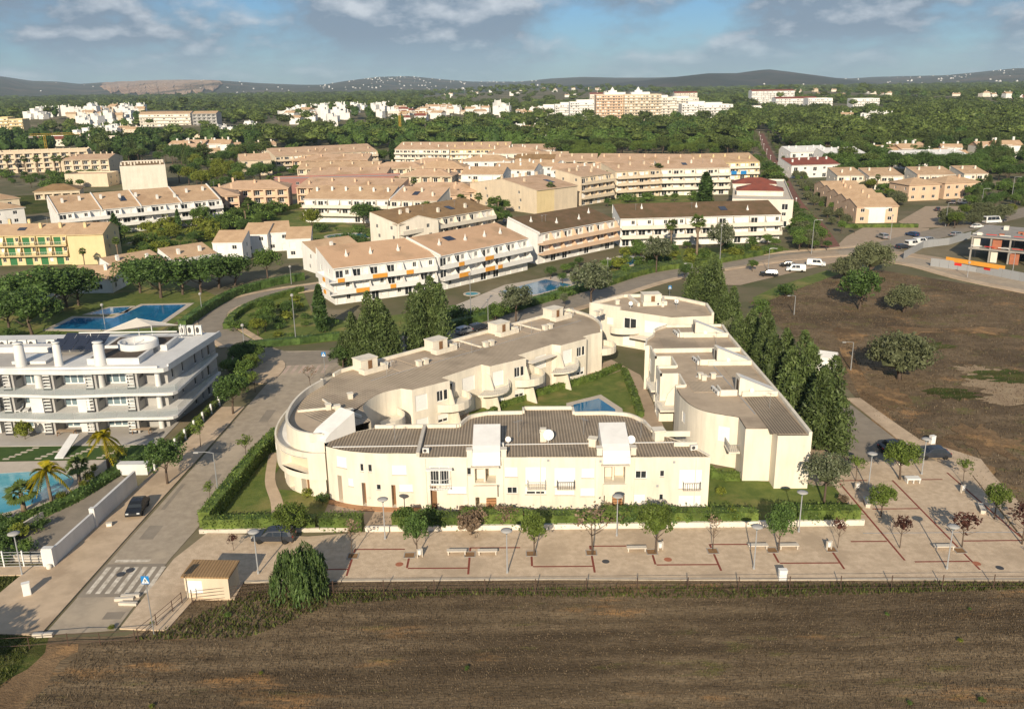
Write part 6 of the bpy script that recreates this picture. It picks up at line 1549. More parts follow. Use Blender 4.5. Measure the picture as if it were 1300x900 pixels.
for lb, a, b_, wmn in (('white stepped house with tan roof at the north edge of the estate', (0, 452), (22, 440), 'white'), ('white stepped house with brown roof near the pine wood', (2, 486), (30, 476), 'offwhite'), ('white stepped house with arched gable beside the terraced row', (20, 424), (42, 416), 'white'), ('pale house with broad tan roof among the stepped houses', (-8, 430), (12, 424), 'white'), ('pale house with pinkish roof at the end of the stepped houses', (26, 398), (44, 392), 'offwhite')):
    block(lb, a, b_, 16, 3, 2.8, 'gable', 2.4, .5, wmn, 'tile' if 'tan' in lb else 'tile_ochre' if 'brown' in lb else 'tile_pink', 5, 'mixed', nchim=4, name='terraced_house', cat='house')
block('sand four-storey crescent with yellow balcony recesses, western part', (45.5, 378), (66, 386), 14, 4, 2.9, 'front', 2.6, .97, 'sand', 'tile_pink', 5.2, bd=2.4, nchim=3)
block('sand four-storey crescent with long balconies, eastern part', (66.4, 386.3), (97, 388), 14, 4, 2.9, 'front', 2.6, .97, 'offwhite', 'tile_pink', 5.2, bd=2.4, nchim=3)
block('peach three-storey row with tan roof behind the crescent', (45, 462), (96, 446), 16, 3, 2.9, 'front', 3.0, .97, 'peach', 'tile_pink', 5.4, 'mixed', nchim=8)
block('cream row end with blue awnings behind the crescent', (96.5, 446), (127, 449), 16, 3, 2.9, 'front', 3.2, .97, 'yellow', 'tile', 5.4, bd=1.6, nchim=5, balm='offwhite', awn=((1, 0, 3, 1.6), (1, 2, 3, 1.6), (1, 3, 3, 1.6), (1, 4, 3, 1.6)), awn_m='blue')
block('long tan-roofed balconied row at the north-west of the estate', (-140, 530), (-84, 564), 16, 3, 2.9, 'front', 3.6, .97, 'sand', 'tile_pink', 5.4, bd=2.0, nchim=7)
block('sand gabled end block beside the long north-west row', (-152, 500), (-136, 506), 18, 3, 2.9, 'gable', 3.0, .5, 'sand', 'tile_pink', 8, 'windows', nchim=3)
block('long curving row with orange roof below the crane, western part', (-74, 575), (-38, 566), 15, 3, 2.9, 'front', 3.6, .97, 'offwhite', 'tile_pink', 5.4, bd=1.8, nchim=6)
block('long curving row with orange roof and yellow base, eastern part', (-37.6, 566), (0, 562), 15, 3, 2.9, 'front', 3.6, .97, 'yellow', 'tile_pink', 5.4, bd=1.8, nchim=7, balm='offwhite')
# roofs packed into the middle of the estate
for lb, u, v, w, D, wm_, rm_ in (('peach row with wide tan roof below the dusky pink row', 440, 238, 40, 15, 'peach', 'tile_pink'), ('peach hipped block between the two long rows', 505, 228, 30, 16, 'sand', 'tile_pink'), ('sand hipped block beside the curving row', 548, 222, 26, 15, 'sand', 'tile_pink'), ('peach hipped corner block left of the white corner building', 560, 236, 24, 14, 'peach', 'tile'), ('sand row with tan roof above the oval pool row', 430, 228, 44, 12, 'sand', 'tile'), ('white block with tan roof behind the white corner building', 618, 226, 26, 16, 'white', 'tile'), ('pale block with pinkish roof at the back of the white corner building', 655, 214, 34, 16, 'offwhite', 'tile_pink'), ('small peach block under the sand gabled end block', 372, 214, 34, 14, 'peach', 'tile_pink'), ('long peach row with pinkish roof before the north-west row', 420, 216, 46, 13, 'peach', 'tile_pink'), ('white gabled block at the north-east end of the curving row', 672, 202, 34, 18, 'white', 'tile_pink'), ('sand block with tan roof between stepped houses and crescent', 730, 226, 22, 16, 'sand', 'tile_pink'), ('low white block with tan roof left of the stepped houses', 690, 222, 26, 14, 'offwhite', 'tile')):
    x, y = G(u, v); block(lb, (x - w / 2, y), (x + w / 2, y - 3), D, 3 if 'row' not in lb else 2, 2.9, 'hip' if 'hipped' in lb or 'corner' in lb else 'front', 2.8, .5 if 'hipped' in lb or 'corner' in lb else .95, wm_, rm_, 5, 'loggia' if wm_ in ('peach', 'sand') else 'mixed', nchim=4, ends=1)
# --- west background
block('sand arcaded apartment row with many chimneys behind the fan palms', (-310, 536), (-262, 552), 18, 4, 3.0, 'flat', wm='sand', rm='tile', bay=5, style='loggia', nchim=12, par=.9, cat='apartments')
block('sand stepped apartment block at the end of the arcaded row', (-262, 520), (-236, 522), 24, 3, 3.0, 'gable', 2.2, .5, 'sand', 'tile_pink', 5, 'loggia', nchim=7)
block('low sand pavilion with blank wall below the arcaded row', (-230, 456), (-208, 456), 14, 2, 3.0, 'flat', wm='sand', rm='tile_pink', bay=30, style='none', nchim=0, ends=1)
block('cream blank-ended apartment block topped by many chimneys', (-193, 438), (-173.5, 446), 34, 4, 2.8, 'flat', wm='offwhite', rm='tile_ochre', bay=40, style='none', nchim=14, chim='offwhite', ends=1, par=.5)
block('low round-roofed pavilion beside the western fence', (-218, 402), (-200, 408), 14, 1, 3.6, 'hip', 2.6, .5, 'sand', 'tile_ochre', 4, 'loggia', nchim=0, name='pavilion', cat='house')
# --- east: peach gabled houses
E0, E1_ = Vector((120.5, 302)), Vector((133, 372))
for k in range(5):
    p = E0 + (E1_ - E0) * k / 5 + Vector((0, 0))
    block(['peach gabled house with white arched front at the car park', 'peach terrace house with tan roof second from the car park', 'peach terrace house with tan roof third from the car park', 'peach terrace house with tan roof fourth from the car park', 'peach terrace house with tan roof fifth from the car park'][k], (p.x - k * .3, p.y), (p.x + 14.5 - k * .3, p.y + .2), 13.2, 2, 2.9, 'gable', 1.9, .5, 'peach', 'tile', 4.6, 'windows' if k else 'windows', nchim=1, name='terrace_house', cat='house')
tE = [o for o in col.objects if o.get('label', '').startswith('peach gabled house with white')][0]
b = MB(); b.poly([(4.4, -.03, 0), (10.2, -.03, 0), (10.2, -.03, 4.6), (13.4, -.03, 5.79), (1.2, -.03, 5.79), (4.4, -.03, 4.6)]); b.build('white_panel', M['white'], tE)
for k, (x0, x1, y, lb) in enumerate(((150, 162, 402, 'sand villa row beginning beside the slate-grey wall'), (163, 178.5, 398, 'sand villa row with tan roof behind the car park palms'), (186, 203, 400, 'sand villa row with tan roof and white garage fronts'), (208, 219, 402, 'sand villa closing the row near the pine wood'))):
    block(lb, (x0, y), (x1, y), 14, 2, 3.0, 'front', 2.4, .95, 'offwhite', 'tile', 5, 'balcony', nchim=2, name='villa', cat='house', balm='sand')
for lb, a, b_ in (('peach villa with hipped roof and white garage near the parked vans', (163, 357), (177, 360)), ('peach villa with white stair tower near the parked vans', (180, 362), (196, 366))):
    block(lb, a, b_, 13, 2, 3.2, 'hip', 2.2, .5, 'peach', 'tile', 4.6, 'windows', nchim=1, name='villa', cat='house')
for k, (u, v, w, lb) in enumerate(((1030, 207, 26, 'white terrace house with stepped chimneys beside the promenade trees'), (1075, 210, 24, 'white stepped house with sloping roofline under the pines'), (1036, 226, 26, 'white terrace with red roof edges along the promenade'), (1188, 214, 40, 'white modern villa with long sloping roof before the dark wood'))):
    x, y = G(u, v); block(lb, (x - w / 2, y), (x + w / 2, y + 4), 16, 2, 3.2, 'front' if k != 2 else 'gable', 2.6, .8, 'white', 'white' if k != 2 else 'tile_red', 5, 'mixed', nchim=5, chim='white', name='white_house', cat='house')

# --- half-built concrete frame on the right
def site():
    t = wthing('building_site', 'unfinished concrete frame building with brick infill and red edge boards', 'building', 136, 226)
    A = Vector(G(1229, 331)); B = A + Vector((32, -24.5)); d = (B - A).normalized(); nrm = Vector((-d.y, d.x)); L = (B - A).length; Dp = 22
    def P(s, q): p = A + d * s + nrm * q; return (p.x, p.y)
    for z in (3.3, 6.6):
        b = MB(); b.prism([P(-.3, -.3), P(L, -.3), P(L, Dp), P(-.3, Dp)], z, z + .35); wpart(b, 'floor_slab', M['concrete'], t)
    for f, z in enumerate((0, 3.65)):
        for k in range(9):
            for q in (0.05, 7, 14, 21):
                b = MB(); s = .1 + k * 4.6; b.prism([P(s, q), P(s + .4, q), P(s + .4, q + .4), P(s, q + .4)], z + .003, (3.3, 6.6, 9.2)[f] - .003); wpart(b, 'column', M['concrete'], t)
        for k in range(8):
            if (k + f) % 3 == 0: continue
            b = MB(); s = .6 + k * 4.6; w = 1.6 if (k + f) % 2 else 2.2; b.prism([P(s, .6), P(s + w, .6), P(s + w, .8), P(s, .8)], z + .003, (3.3, 6.6, 9.2)[f] - .003); wpart(b, 'brick_infill', M['offwhite'] if (k + f) % 4 == 1 else M['brick'], t)
    for z in (3.65, 6.95):
        for k in range(12): b = MB(); s = .2 + k * 3.3; b.prism([P(s, -.2), P(s + 2.6, -.2), P(s + 2.6, -.14), P(s, -.14)], z + .55, z + .72); wpart(b, 'edge_board', M['red'] if k % 2 else M['frame'], t)
    for k in range(16):
        b = MB(); s, q = random.uniform(1, L - 2), random.uniform(1, 19); b.prism([P(s, q), P(s + 1.2, q), P(s + 1.2, q + 1), P(s, q + 1)], 6.952, 6.95 + random.uniform(.4, 1.1)); wpart(b, 'brick_stack', M['brick'] if k % 3 else M['offwhite'], t)
    # hoarding
    h = wthing('site_hoarding', 'grey metal site hoarding with orange banner round the unfinished building', 'fence', 112, 212)
    pts = [G(1147, 329), G(1172, 315), G(1205, 311), G(1232, 303)]; pts2 = [G(1181, 338), G(1240, 346), G(1300, 358), G(1360, 372)]
    for pp in (pts, pts2):
        cum = path_len(pp); n = int(cum[-1] / 2.2)
        for k in range(n):
            a, c = path_at(pp, cum, cum[-1] * k / n)[0], path_at(pp, cum, cum[-1] * (k + .97) / n)[0]; b = MB(); b.obox(a, c, .03, .03, 2.2); wpart(b, 'hoarding_panel', M['grey'], h)
    cum = path_len(pts2); a, c = path_at(pts2, cum, 4)[0], path_at(pts2, cum, 19.5)[0]; b = MB(); b.obox((a[0], a[1] + .5), (c[0], c[1] + .5), .05, 1.9, 3.0); wpart(b, 'banner', M['orange'], h)
    for s in (6.0, 13.5): a, c = path_at(pts2, cum, s)[0], path_at(pts2, cum, s + 1.8)[0]; b = MB(); b.obox((a[0], a[1] - .08), (c[0], c[1] - .08), .02, 1.1, 1.8); wpart(b, 'warning_sign', M['red'], h)
site()

# --- pools of the middle distance
pool('long dark blue pool of the lawn garden beyond the modern block', [G(u, v) for u, v in ((66, 418), (95, 404), (145, 404), (182, 388), (237, 387), (205, 409), (135, 419))], 'water', cw=1.3)
pool('small blue side pool next to the long garden pool', [G(u, v) for u, v in ((113, 399), (140, 391), (166, 390), (157, 397), (140, 399))], 'water', cw=.8)
pool('blue kidney pool on a tan deck before the orange awnings', [G(u, v) for u, v in ((632, 371), (693, 355), (727, 362), (682, 374), (660, 376))], 'water', cw=1.6)
pool('round paddling pool beside the blue kidney pool', [(G(636, 371)[0] - 7 + 1.6 * math.cos(a * .5236), G(636, 371)[1] - 1.5 + 1.6 * math.sin(a * .5236)) for a in range(12)], 'water_light', cw=.5)
pool('blue pool between the silver trees and the brown-roofed terrace', [G(u, v) for u, v in ((768, 332), (793, 325), (816, 326), (812, 332), (800, 337), (775, 338))], 'water', cw=1.2)
pool('oval dark pool behind the white lane cottages', [(G(447, 300)[0] + 8.5 * math.cos(a * .3927), G(447, 300)[1] + 5.5 * math.sin(a * .3927)) for a in range(16)], 'water_green', cw=1.0)
pool('pale green pool at the foot of the long white row', [G(u, v) for u, v in ((165, 309), (178, 302), (216, 300), (212, 307))], 'water_green', cw=.8)
# ================================================================ far town, woods and hillside houses
MOUNDS = []
def mound(u0, v0, u1, v1, h):
    "low rise the village stands on"
    (ax, ay), (bx, by) = G((u0 + u1) / 2, v1), G((u0 + u1) / 2, v0); x0, x1 = G(u0, (v0 + v1) / 2)[0], G(u1, (v0 + v1) / 2)[0]
    cx, cy, rx, ry = (x0 + x1) / 2, (ay + by) / 2, (x1 - x0) / 2 * 1.25, max(60, (by - ay) / 2 * 1.35); MOUNDS.append((cx, cy, rx, ry, h)); b = MB(); n, m = 24, 8
    for j in range(m + 1):
        r = j / m
        for k in range(n): a = 6.2832 * k / n; b.v.append((cx + rx * r * math.cos(a), cy + ry * r * math.sin(a), h * max(0, 1 - r * r) ** 1.0 - (.5 if j == m else 0)))
    for j in range(m):
        for k in range(n): q = (k + 1) % n; b.f.append((j * n + k, (j + 1) * n + k, (j + 1) * n + q, j * n + q)); b.m.append(0)
    o = b.build('rise', M['ground'], smooth=True); o['kind'] = 'structure'
def ground_z(x, y): return max([0] + [h * max(0, 1 - ((x - cx) / rx) ** 2 - ((y - cy) / ry) ** 2) for cx, cy, rx, ry, h in MOUNDS])
for q in ((340, 149, 512, 174, 18), (500, 149, 605, 168, 14), (555, 150, 705, 162, 12), (30, 150, 200, 176, 18), (965, 122, 1140, 133, 20), (1190, 128, 1320, 143, 16), (1065, 158, 1135, 168, 8), (550, 119, 910, 133, 26), (950, 137, 1125, 150, 15), (165, 164, 300, 180, 10), (680, 152, 935, 166, 7)): mound(*q)
def far_building(label, u, v, w, floors, d=16, fh=3.1, wm='white', rm='offwhite', roof='flat', style='balcony', group=None, rot=0.0, step=0, bay=7, nch=0, cat='apartments', name='far_apartments', rail=False):
    x, y = G(u, v); c, s = math.cos(rot), math.sin(rot)
    return block(label, (x - w / 2 * c, y - w / 2 * s), (x + w / 2 * c, y + w / 2 * s), d, floors, fh, roof, 2.4, .5, wm, rm, bay, style, bd=1.2, nchim=nch, ends=0, group=group, cat=cat, name=name, div=False, base=max(0, ground_z(x, y) - .5))
# hotel row in the pines (centre right)
hot = [(700, 156, 34, 5, 'white', 'white hotel wing, low and plain, at the west end of the hotel row'), (722, 157, 34, 6, 'white', 'white hotel wing with open balconies left of the tan towers'), (745, 160, 40, 7, 'white', 'bright white hotel wing stepping up to the tan towers'), (783, 163, 46, 10, 'peach', 'tall tan hotel tower with brown balconies and red roof behind'), (815, 163, 40, 10, 'sand', 'rounded sand hotel tower with stacked balconies and white crown'), (840, 158, 34, 8, 'offwhite', 'pale hotel block with yellow upper floors'), (866, 154, 40, 8, 'offwhite', 'cream hotel block topped by a water tank'), (886, 157, 40, 6, 'white', 'white stepped hotel terraces at the east end of the row'), (908, 157, 40, 6, 'white', 'white stepped hotel end block beside the pines')]
for k, (u, v, w, n, wm, lb) in enumerate(hot):
    t = far_building(lb, u, v, w, n, 22, 3.0, wm, 'offwhite', bay=6)
    b = MB(); h = n * 3.0
    b.box(w * .2, 4, h + .01, w * .7, 18, h + 3.0); b.build('penthouse', M['white'], t)
    if k in (3, 4):
        b = MB(); b.box(w * .3, 6, h + 3.01, w * .5, 12, h + 5); b.lathe([(2.5, h + 5.01), (1.6, h + 6.5), (.2, h + 8.5)], 8, (w * .4, 9)); b.build('crown', M['white'], t)
for u, v, w, lb in ((770, 141, 60, 'long red-roofed hotel behind the tan towers'), (870, 140, 40, 'cream hotel with red roof and white water tower')):
    far_building(lb, u, v, w, 9, 20, 3.2, 'offwhite', 'tile_red', 'gable', bay=8)
# white hotel on the right
for u, v, w, n, lb in ((980, 141, 70, 6, 'long white red-roofed hotel on the right, back range'), (1010, 146, 60, 4, 'white hotel front range with red roofs and terraces'), (1040, 147, 34, 4, 'white hotel end with dome among pines'), (1098, 147, 36, 4, 'separate white stepped hotel pavilion among pines'), (963, 146, 36, 3, 'white low hotel wing at its western end')):
    far_building(lb, u, v, w, n, 22, 3.2, 'white', 'tile_red' if 'red' in lb else 'offwhite', 'gable' if 'red' in lb else 'flat', bay=6)
# north-west hotel with tan roof and other big ones
far_building('four-storey cream hotel with orange roof and white balcony grid', 212, 171, 56, 4, 18, 3.3, 'offwhite', 'tile', 'gable', bay=6)
far_building('dark-glazed hotel wing beside the cream hotel', 262, 171, 26, 4, 18, 3.3, 'greywall', 'tile', 'gable', 'loggia', bay=5)
far_building('white three-storey block with layered balconies among dark trees', 126, 190, 24, 3, 16, 3.2, 'offwhite', 'tile', 'flat', bay=5)
far_building('long low cream hotel podium behind the dark trees', 230, 180, 110, 1, 16, 3.6, 'sand', 'offwhite', 'flat', 'windows', bay=9)
for k, (u, lb) in enumerate(((6, 'yellow-edged apartment tower with blue glass at the west'), (24, 'narrow yellow apartment tower in shade at the west'))): far_building(lb, u, 178, 14, 5, 14, 3.2, 'yellow', 'offwhite', 'flat', 'balcony', bay=5)
far_building('white villa block with flat roofs on the western rise', 45, 153, 30, 3, 18, 3.2, 'white', 'white', 'flat', 'windows', bay=6)
far_building('white row house range beside the western tower crane', 75, 183, 60, 2, 14, 3.2, 'white', 'white', 'flat', 'windows', bay=6)
far_building('red-roofed range below the western white villas', 60, 186, 40, 2, 14, 3.0, 'offwhite', 'tile_red', 'gable', 'windows', bay=6)

# villages of small white houses
def house_proto(n, w, d, h, wm, rm, flat):
    t = []; b = MB(); b.prism([(-w / 2, -d / 2), (w / 2, -d / 2), (w / 2, d / 2), (-w / 2, d / 2)], 0, h, cap=False); b.box(-w / 2, -d / 2, h + .01, w * .1, d * .1, h + (2.4 if flat else .3))
    b.box(w * .15, -d / 2 - 1.2, 0, w / 2, -d / 2 - .01, h * .48); b.box(w * .3, d * .1, h + .3, w * .38, d * .18, h + 3.4); b.box(-w * .38, d * .15, h + .3, -w * .3, d * .23, h + 3.0); wme = b.mesh('wall', [M[wm]])
    r = MB()
    if flat: r.box(-w / 2 - .1, -d / 2 - .1, h + .002, w / 2 + .1, d / 2 + .1, h + .3)
    else:
        r.poly([(-w / 2 - .4, -d / 2 - .4, h), (w / 2 + .4, -d / 2 - .4, h), (w / 2 + .4, 0, h + 2), (-w / 2 - .4, 0, h + 2)]); r.poly([(-w / 2 - .4, 0, h + 2), (w / 2 + .4, 0, h + 2), (w / 2 + .4, d / 2 + .4, h), (-w / 2 - .4, d / 2 + .4, h)])
        r.tri((-w / 2, d / 2, h), (-w / 2, -d / 2, h), (-w / 2, 0, h + 2)); r.tri((w / 2, -d / 2, h), (w / 2, d / 2, h), (w / 2, 0, h + 2))
    rme = r.mesh('roof', [M[rm]])
    return wme, rme, w, d, h
HP = [house_proto(0, 10, 9, 6.2, 'white', 'white', True), house_proto(1, 12, 10, 6.0, 'white', 'tile', False), house_proto(2, 9, 9, 8.6, 'white', 'white', True), house_proto(3, 13, 10, 5.6, 'offwhite', 'tile_pink', False), house_proto(4, 11, 9, 6.0, 'sand', 'tile', False), house_proto(5, 10, 9, 5.8, 'white', 'tile_red', False)]
def village(kinds, pts, label, group, s=1.0, win=True):
    for x, y in pts:
        wme, rme, w, d, h = HP[random.choice(kinds)]; t = thing('far_house', label, 'house', (x, y, ground_z(x, y) - .4), random.uniform(-.5, .5), group); k = s * random.uniform(.85, 1.3); t.scale = (k, k, k * random.uniform(.9, 1.15))
        obj('wall', wme, t); obj('roof', rme, t)
        if win:
            for q in range(3): obj('window', P_['window'], t, (-w * .36 + q * w * .28, -d / 2 - .03, h * .62), 0, (1.5, 1, 1.3))
def pts_in(u0, v0, u1, v1, n):
    out = []
    while len(out) < n:
        p = G(random.uniform(u0, u1), random.uniform(v0, v1))
        if all(math.hypot(p[0] - q[0], (p[1] - q[1])) > 9 for q in out[-40:]): out.append(p)
    return out
FARP = []
def vil(*a, **k):
    FARP.extend(a[1]); village(*a, **k)
vil([0, 2, 2, 1], pts_in(355, 165, 440, 172, 15), 'small white cubic house of the white village left of the crane', 'white village left of the crane', win=False)
vil([0, 2, 2], pts_in(358, 150, 505, 163, 40), 'white cubic house on the rise of the white village left of the crane', 'white village left of the crane, upper part', win=False)
vil([1, 3, 5], pts_in(505, 151, 600, 166, 30), 'white house with orange roof in the village right of the crane', 'orange-roofed village right of the crane', win=False)
vil([0, 2, 1], pts_in(560, 152, 700, 160, 24), 'small white house between the village and the hotel row', 'white houses left of the hotel row', win=False)
vil([0, 4, 2], pts_in(40, 154, 185, 168, 62), 'small cream house of the dense town below the western pines', 'dense cream town in the west', win=False)
vil([0, 2], pts_in(90, 164, 165, 174, 14), 'small white house at the front of the dense western town', 'dense cream town in the west, front rows', win=False)
vil([3, 4, 1], pts_in(975, 126, 1130, 131, 18), 'tan-roofed villa in the woods behind the white right-hand hotel', 'villas behind the right-hand hotel', win=False)
vil([3, 5, 1], pts_in(1195, 131, 1310, 142, 20), 'red-roofed villa among pines on the far right', 'red-roofed villas on the far right', win=False)
vil([0, 1], pts_in(1070, 160, 1130, 166, 8), 'white villa half hidden under the pines below the right-hand hotel', 'villas hidden in the eastern pines', win=False)
vil([0, 1], pts_in(1180, 165, 1200, 172, 4), 'white villa showing through a gap in the eastern pines', 'villas in the eastern pine gap', win=False)
vil([0, 1], pts_in(650, 170, 690, 176, 5), 'white villa peeping through the wood below the hotel row', 'villas in the wood below the hotels', win=False)
vil([0, 1, 3], pts_in(560, 122, 900, 132, 26), 'distant white house scattered along the far edge of the woods', 'houses along the far wood edge', win=False)
vil([0, 2], pts_in(280, 172, 330, 182, 7), 'white low house before the dark trees near the cream hotel', 'white houses near the cream hotel', win=False)
vil([1, 3, 4], pts_in(225, 188, 345, 202, 12), 'tan-roofed house among the park trees behind the peach block', 'houses among the western park trees')
vil([0, 2, 4], pts_in(100, 176, 190, 188, 12), 'pale house in the trees behind the cream blank-ended block', 'pale houses behind the blank-ended block')
vil([1, 3], pts_in(1110, 196, 1290, 206, 12), 'tan-roofed villa in the dark belt behind the sand villas', 'villas in the dark eastern belt')
# hillside houses, a pixel or two each
for k in range(190):
    u = random.choice((random.gauss(500, 45), random.gauss(500, 90), random.uniform(0, 700), random.uniform(1060, 1300))); f = random.uniform(.15, .95) ** .8
    x, y, z = far.at(u, f); wme, rme, w, d, h = HP[random.choice((0, 1, 2))]
    t = tag(obj('hillside_house', wme, None, (x, y, z - 2), random.uniform(-.6, .6), (random.uniform(.5, 1.1),) * 3), 'tiny white house dotted on the hazy hillside', 'house', 'white houses on the far hills')
for k in range(26):
    u = random.uniform(650, 1100); x, y, z = near.at(u, random.uniform(.02, .3)); wme = HP[0][0]
    tag(obj('hillside_house', wme, None, (x, y, z - 2), 0, (.8,) * 3), 'tiny white house at the foot of the dark wooded hill', 'house', 'white houses under the dark hill')

# ---------------------------------------------------------------- woods
BLK = {}
def occupied(x, y, r):
    gx, gy = int(x // 40), int(y // 40)
    for i in (-1, 0, 1):
        for j in (-1, 0, 1):
            for bx, by, br in BLK.get((gx + i, gy + j), ()):
                if (x - bx) ** 2 + (y - by) ** 2 < (r + br) ** 2: return True
    return False
def occupy(x, y, r): BLK.setdefault((int(x // 40), int(y // 40)), []).append((x, y, r))
for o in list(col.objects):
    if o.get('category') in ('apartments', 'house') and o.type == 'EMPTY' and o.location.y > 380:
        wl = [c for c in o.children if c.name.startswith('wall')]
        if not wl: continue
        bb = wl[0].bound_box; xs = [p[0] for p in bb]; ys = [p[1] for p in bb]; rz = o.rotation_euler.z; sc = o.scale.x
        L = (max(xs) - min(xs)); D = (max(ys) - min(ys)); n = max(1, int(L / 8))
        for k in range(n):
            # clear sight line: building footprint and a strip in front of it
            for q in ((-34, -22, -10, 0, D * .5, D) if o.location.y > 600 else (-10, 0, D * .5, D)):
                lx, ly = (min(xs) + L * (k + .5) / n) * sc, q * sc + min(ys); occupy(o.location.x + lx * math.cos(rz) - ly * math.sin(rz), o.location.y + lx * math.sin(rz) + ly * math.cos(rz), 6)
def uv_of(x, y, z=0.0):
    z -= CAM_H; d = y * math.cos(PITCH) - z * math.sin(PITCH); dn = -(y * math.sin(PITCH) + z * math.cos(PITCH)); xr, yr = FOC * x / d, FOC * dn / d
    return 650 + xr * math.cos(ROLL) + yr * math.sin(ROLL), 450 - xr * math.sin(ROLL) + yr * math.cos(ROLL)
EDGE = [(-300, 214), (0, 199), (90, 194), (130, 204), (240, 212), (330, 207), (420, 190), (500, 190), (640, 192), (690, 206), (760, 210), (800, 199), (960, 204), (1000, 207), (1100, 222), (1300, 240), (1700, 260)]
_c = path_len(PROM); PROM_D = [path_at(PROM, _c, _c[-1] * k / 40)[0] for k in range(41)]
forest = []
def tree_density(d):      # spacing grows with distance: nearer crowns hide the ground behind
    return 8.5 + d * .0072
y = 455.0
rows = []
while y < 4600:
    sp = tree_density(y) * (.82 if y < 1200 else 1.0); w = y * .64 + 60; n = int(2 * w / sp)
    for k in range(n):
        x = -w + (k + random.uniform(.1, .9)) * sp; yy = y + random.uniform(-.5, .5) * sp
        u, v = uv_of(x, yy)
        if u < -120 or u > 1420 or v > interp(EDGE, u): continue
        if yy < 900 and any(abs(x - q[0]) < 10 and abs(yy - q[1]) < 14 for q in PROM_D): continue
        if occupied(x, yy, 4.5) or (yy < 640 and in_block(x, yy, 6)): continue
        if ground_z(x, yy) > 2.5 and random.random() < .88: continue
        forest.append((x, yy, u, v))
    y += sp * .92
# the promenade and the dark she-oak belts stay recognisable
def wood_kind(x, yy, u, v):
    if 90 < u < 330 and v > 176: return random.choice(('she_oak', 'dark', 'pine', 'dark'))
    if -50 < u < 140 and v > 178: return random.choice(('dark', 'she_oak', 'broad'))
    if 660 < u < 960 and 160 < v < 182: return random.choice(('dark', 'broad', 'pine', 'she_oak', 'pine'))
    if u > 1170 and v > 190: return random.choice(('she_oak', 'dark', 'she_oak', 'dark', 'olive'))
    if 640 < u < 970 and v > 181: return random.choice(('bright', 'bright', 'pine', 'broad', 'bright'))
    if 1000 < u < 1170 and v > 195: return random.choice(('broad', 'dark', 'olive', 'pine'))
    if 420 < u < 650 and v > 166: return random.choice(('dark', 'broad', 'pine', 'bright', 'olive'))
    return random.choice(('pine',) * 9 + ('broad', 'dark'))
LBL = {'pine': ('stone_pine', 'green umbrella-crowned pine in the belt of woodland behind the orange roofs'), 'broad': ('broadleaf_tree', 'mid-green leafy tree in the woodland behind the orange roofs'), 'dark': ('broadleaf_tree', 'dark green leafy tree in the woodland behind the orange roofs'), 'she_oak': ('she_oak', 'tall dark feathery she-oak in the woodland behind the orange roofs'), 'olive': ('olive_tree', 'grey-green olive tree in the woodland behind the orange roofs'), 'bright': ('broadleaf_tree', 'light green leafy tree in the woodland behind the orange roofs')}
HT = {'pine': (9, 13), 'broad': (7, 11), 'dark': (8, 12), 'she_oak': (10, 15), 'olive': (4, 7), 'bright': (7, 10)}
forest.sort(key=lambda p: p[1])
near_f, far_f = forest[:420], forest[420:]
for (x, yy, u, v) in near_f:
    k = wood_kind(x, yy, u, v); tree(k, x, yy, random.uniform(*HT[k]), LBL[k][1], 'woodland behind the orange roofs: ' + k.replace('_', '-'), random.uniform(.95, 1.25))


def scatter(name, label, pts, scales, protos, picks):
    "one mass of trees: points with instanced crowns"
    me = bpy.data.meshes.new(name); me.from_pydata(pts, [], [])
    a = me.attributes.new('size', 'FLOAT', 'POINT'); a.data.foreach_set('value', scales)
    a = me.attributes.new('pick', 'INT', 'POINT'); a.data.foreach_set('value', picks)
    a = me.attributes.new('turn', 'FLOAT', 'POINT'); a.data.foreach_set('value', [random.uniform(0, 6.28) for _ in pts])
    o = obj(name, me); o['kind'] = 'stuff'; o['label'] = label
    ng = bpy.data.node_groups.new(name, 'GeometryNodeTree'); ng.interface.new_socket('Geometry', in_out='INPUT', socket_type='NodeSocketGeometry'); ng.interface.new_socket('Geometry', in_out='OUTPUT', socket_type='NodeSocketGeometry')
    N, L = ng.nodes.new, ng.links.new; gi, go = N('NodeGroupInput'), N('NodeGroupOutput'); j = N('GeometryNodeJoinGeometry')
    def attr(nm, ty):
        q = N('GeometryNodeInputNamedAttribute'); q.data_type = ty; q.inputs['Name'].default_value = nm; return q.outputs['Attribute']
    sz, pk, tn = attr('size', 'FLOAT'), attr('pick', 'INT'), attr('turn', 'FLOAT'); cx = N('ShaderNodeCombineXYZ'); L(tn, cx.inputs[2])
    for k, p in enumerate(protos):
        oi = N('GeometryNodeObjectInfo'); oi.inputs['Object'].default_value = p; oi.inputs['As Instance'].default_value = True
        ip = N('GeometryNodeInstanceOnPoints'); L(gi.outputs[0], ip.inputs['Points']); L(oi.outputs['Geometry'], ip.inputs['Instance']); L(sz, ip.inputs['Scale']); L(cx.outputs[0], ip.inputs['Rotation'])
        cmp = N('FunctionNodeCompare'); cmp.data_type = 'INT'; cmp.operation = 'EQUAL'; L(pk, cmp.inputs[2]); cmp.inputs[3].default_value = k; L(cmp.outputs[0], ip.inputs['Selection']); L(ip.outputs[0], j.inputs[0])
    L(j.outputs[0], go.inputs[0]); md = o.modifiers.new('scatter', 'NODES'); md.node_group = ng; return o
def proto(kind, var, lite=None):
    me = TREES[kind][var % len(TREES[kind])][3]; return bpy.data.objects.new('proto_' + kind, me)
def lite_crown(lm, e, n, per, size, core):
    return bpy.data.objects.new('proto_lite', foliage_mesh('lite_crown', [leaves(clumps(n, per, e, e[3] * .2, .75), size, .9)], LM[lm], [lump_core(*core)]))
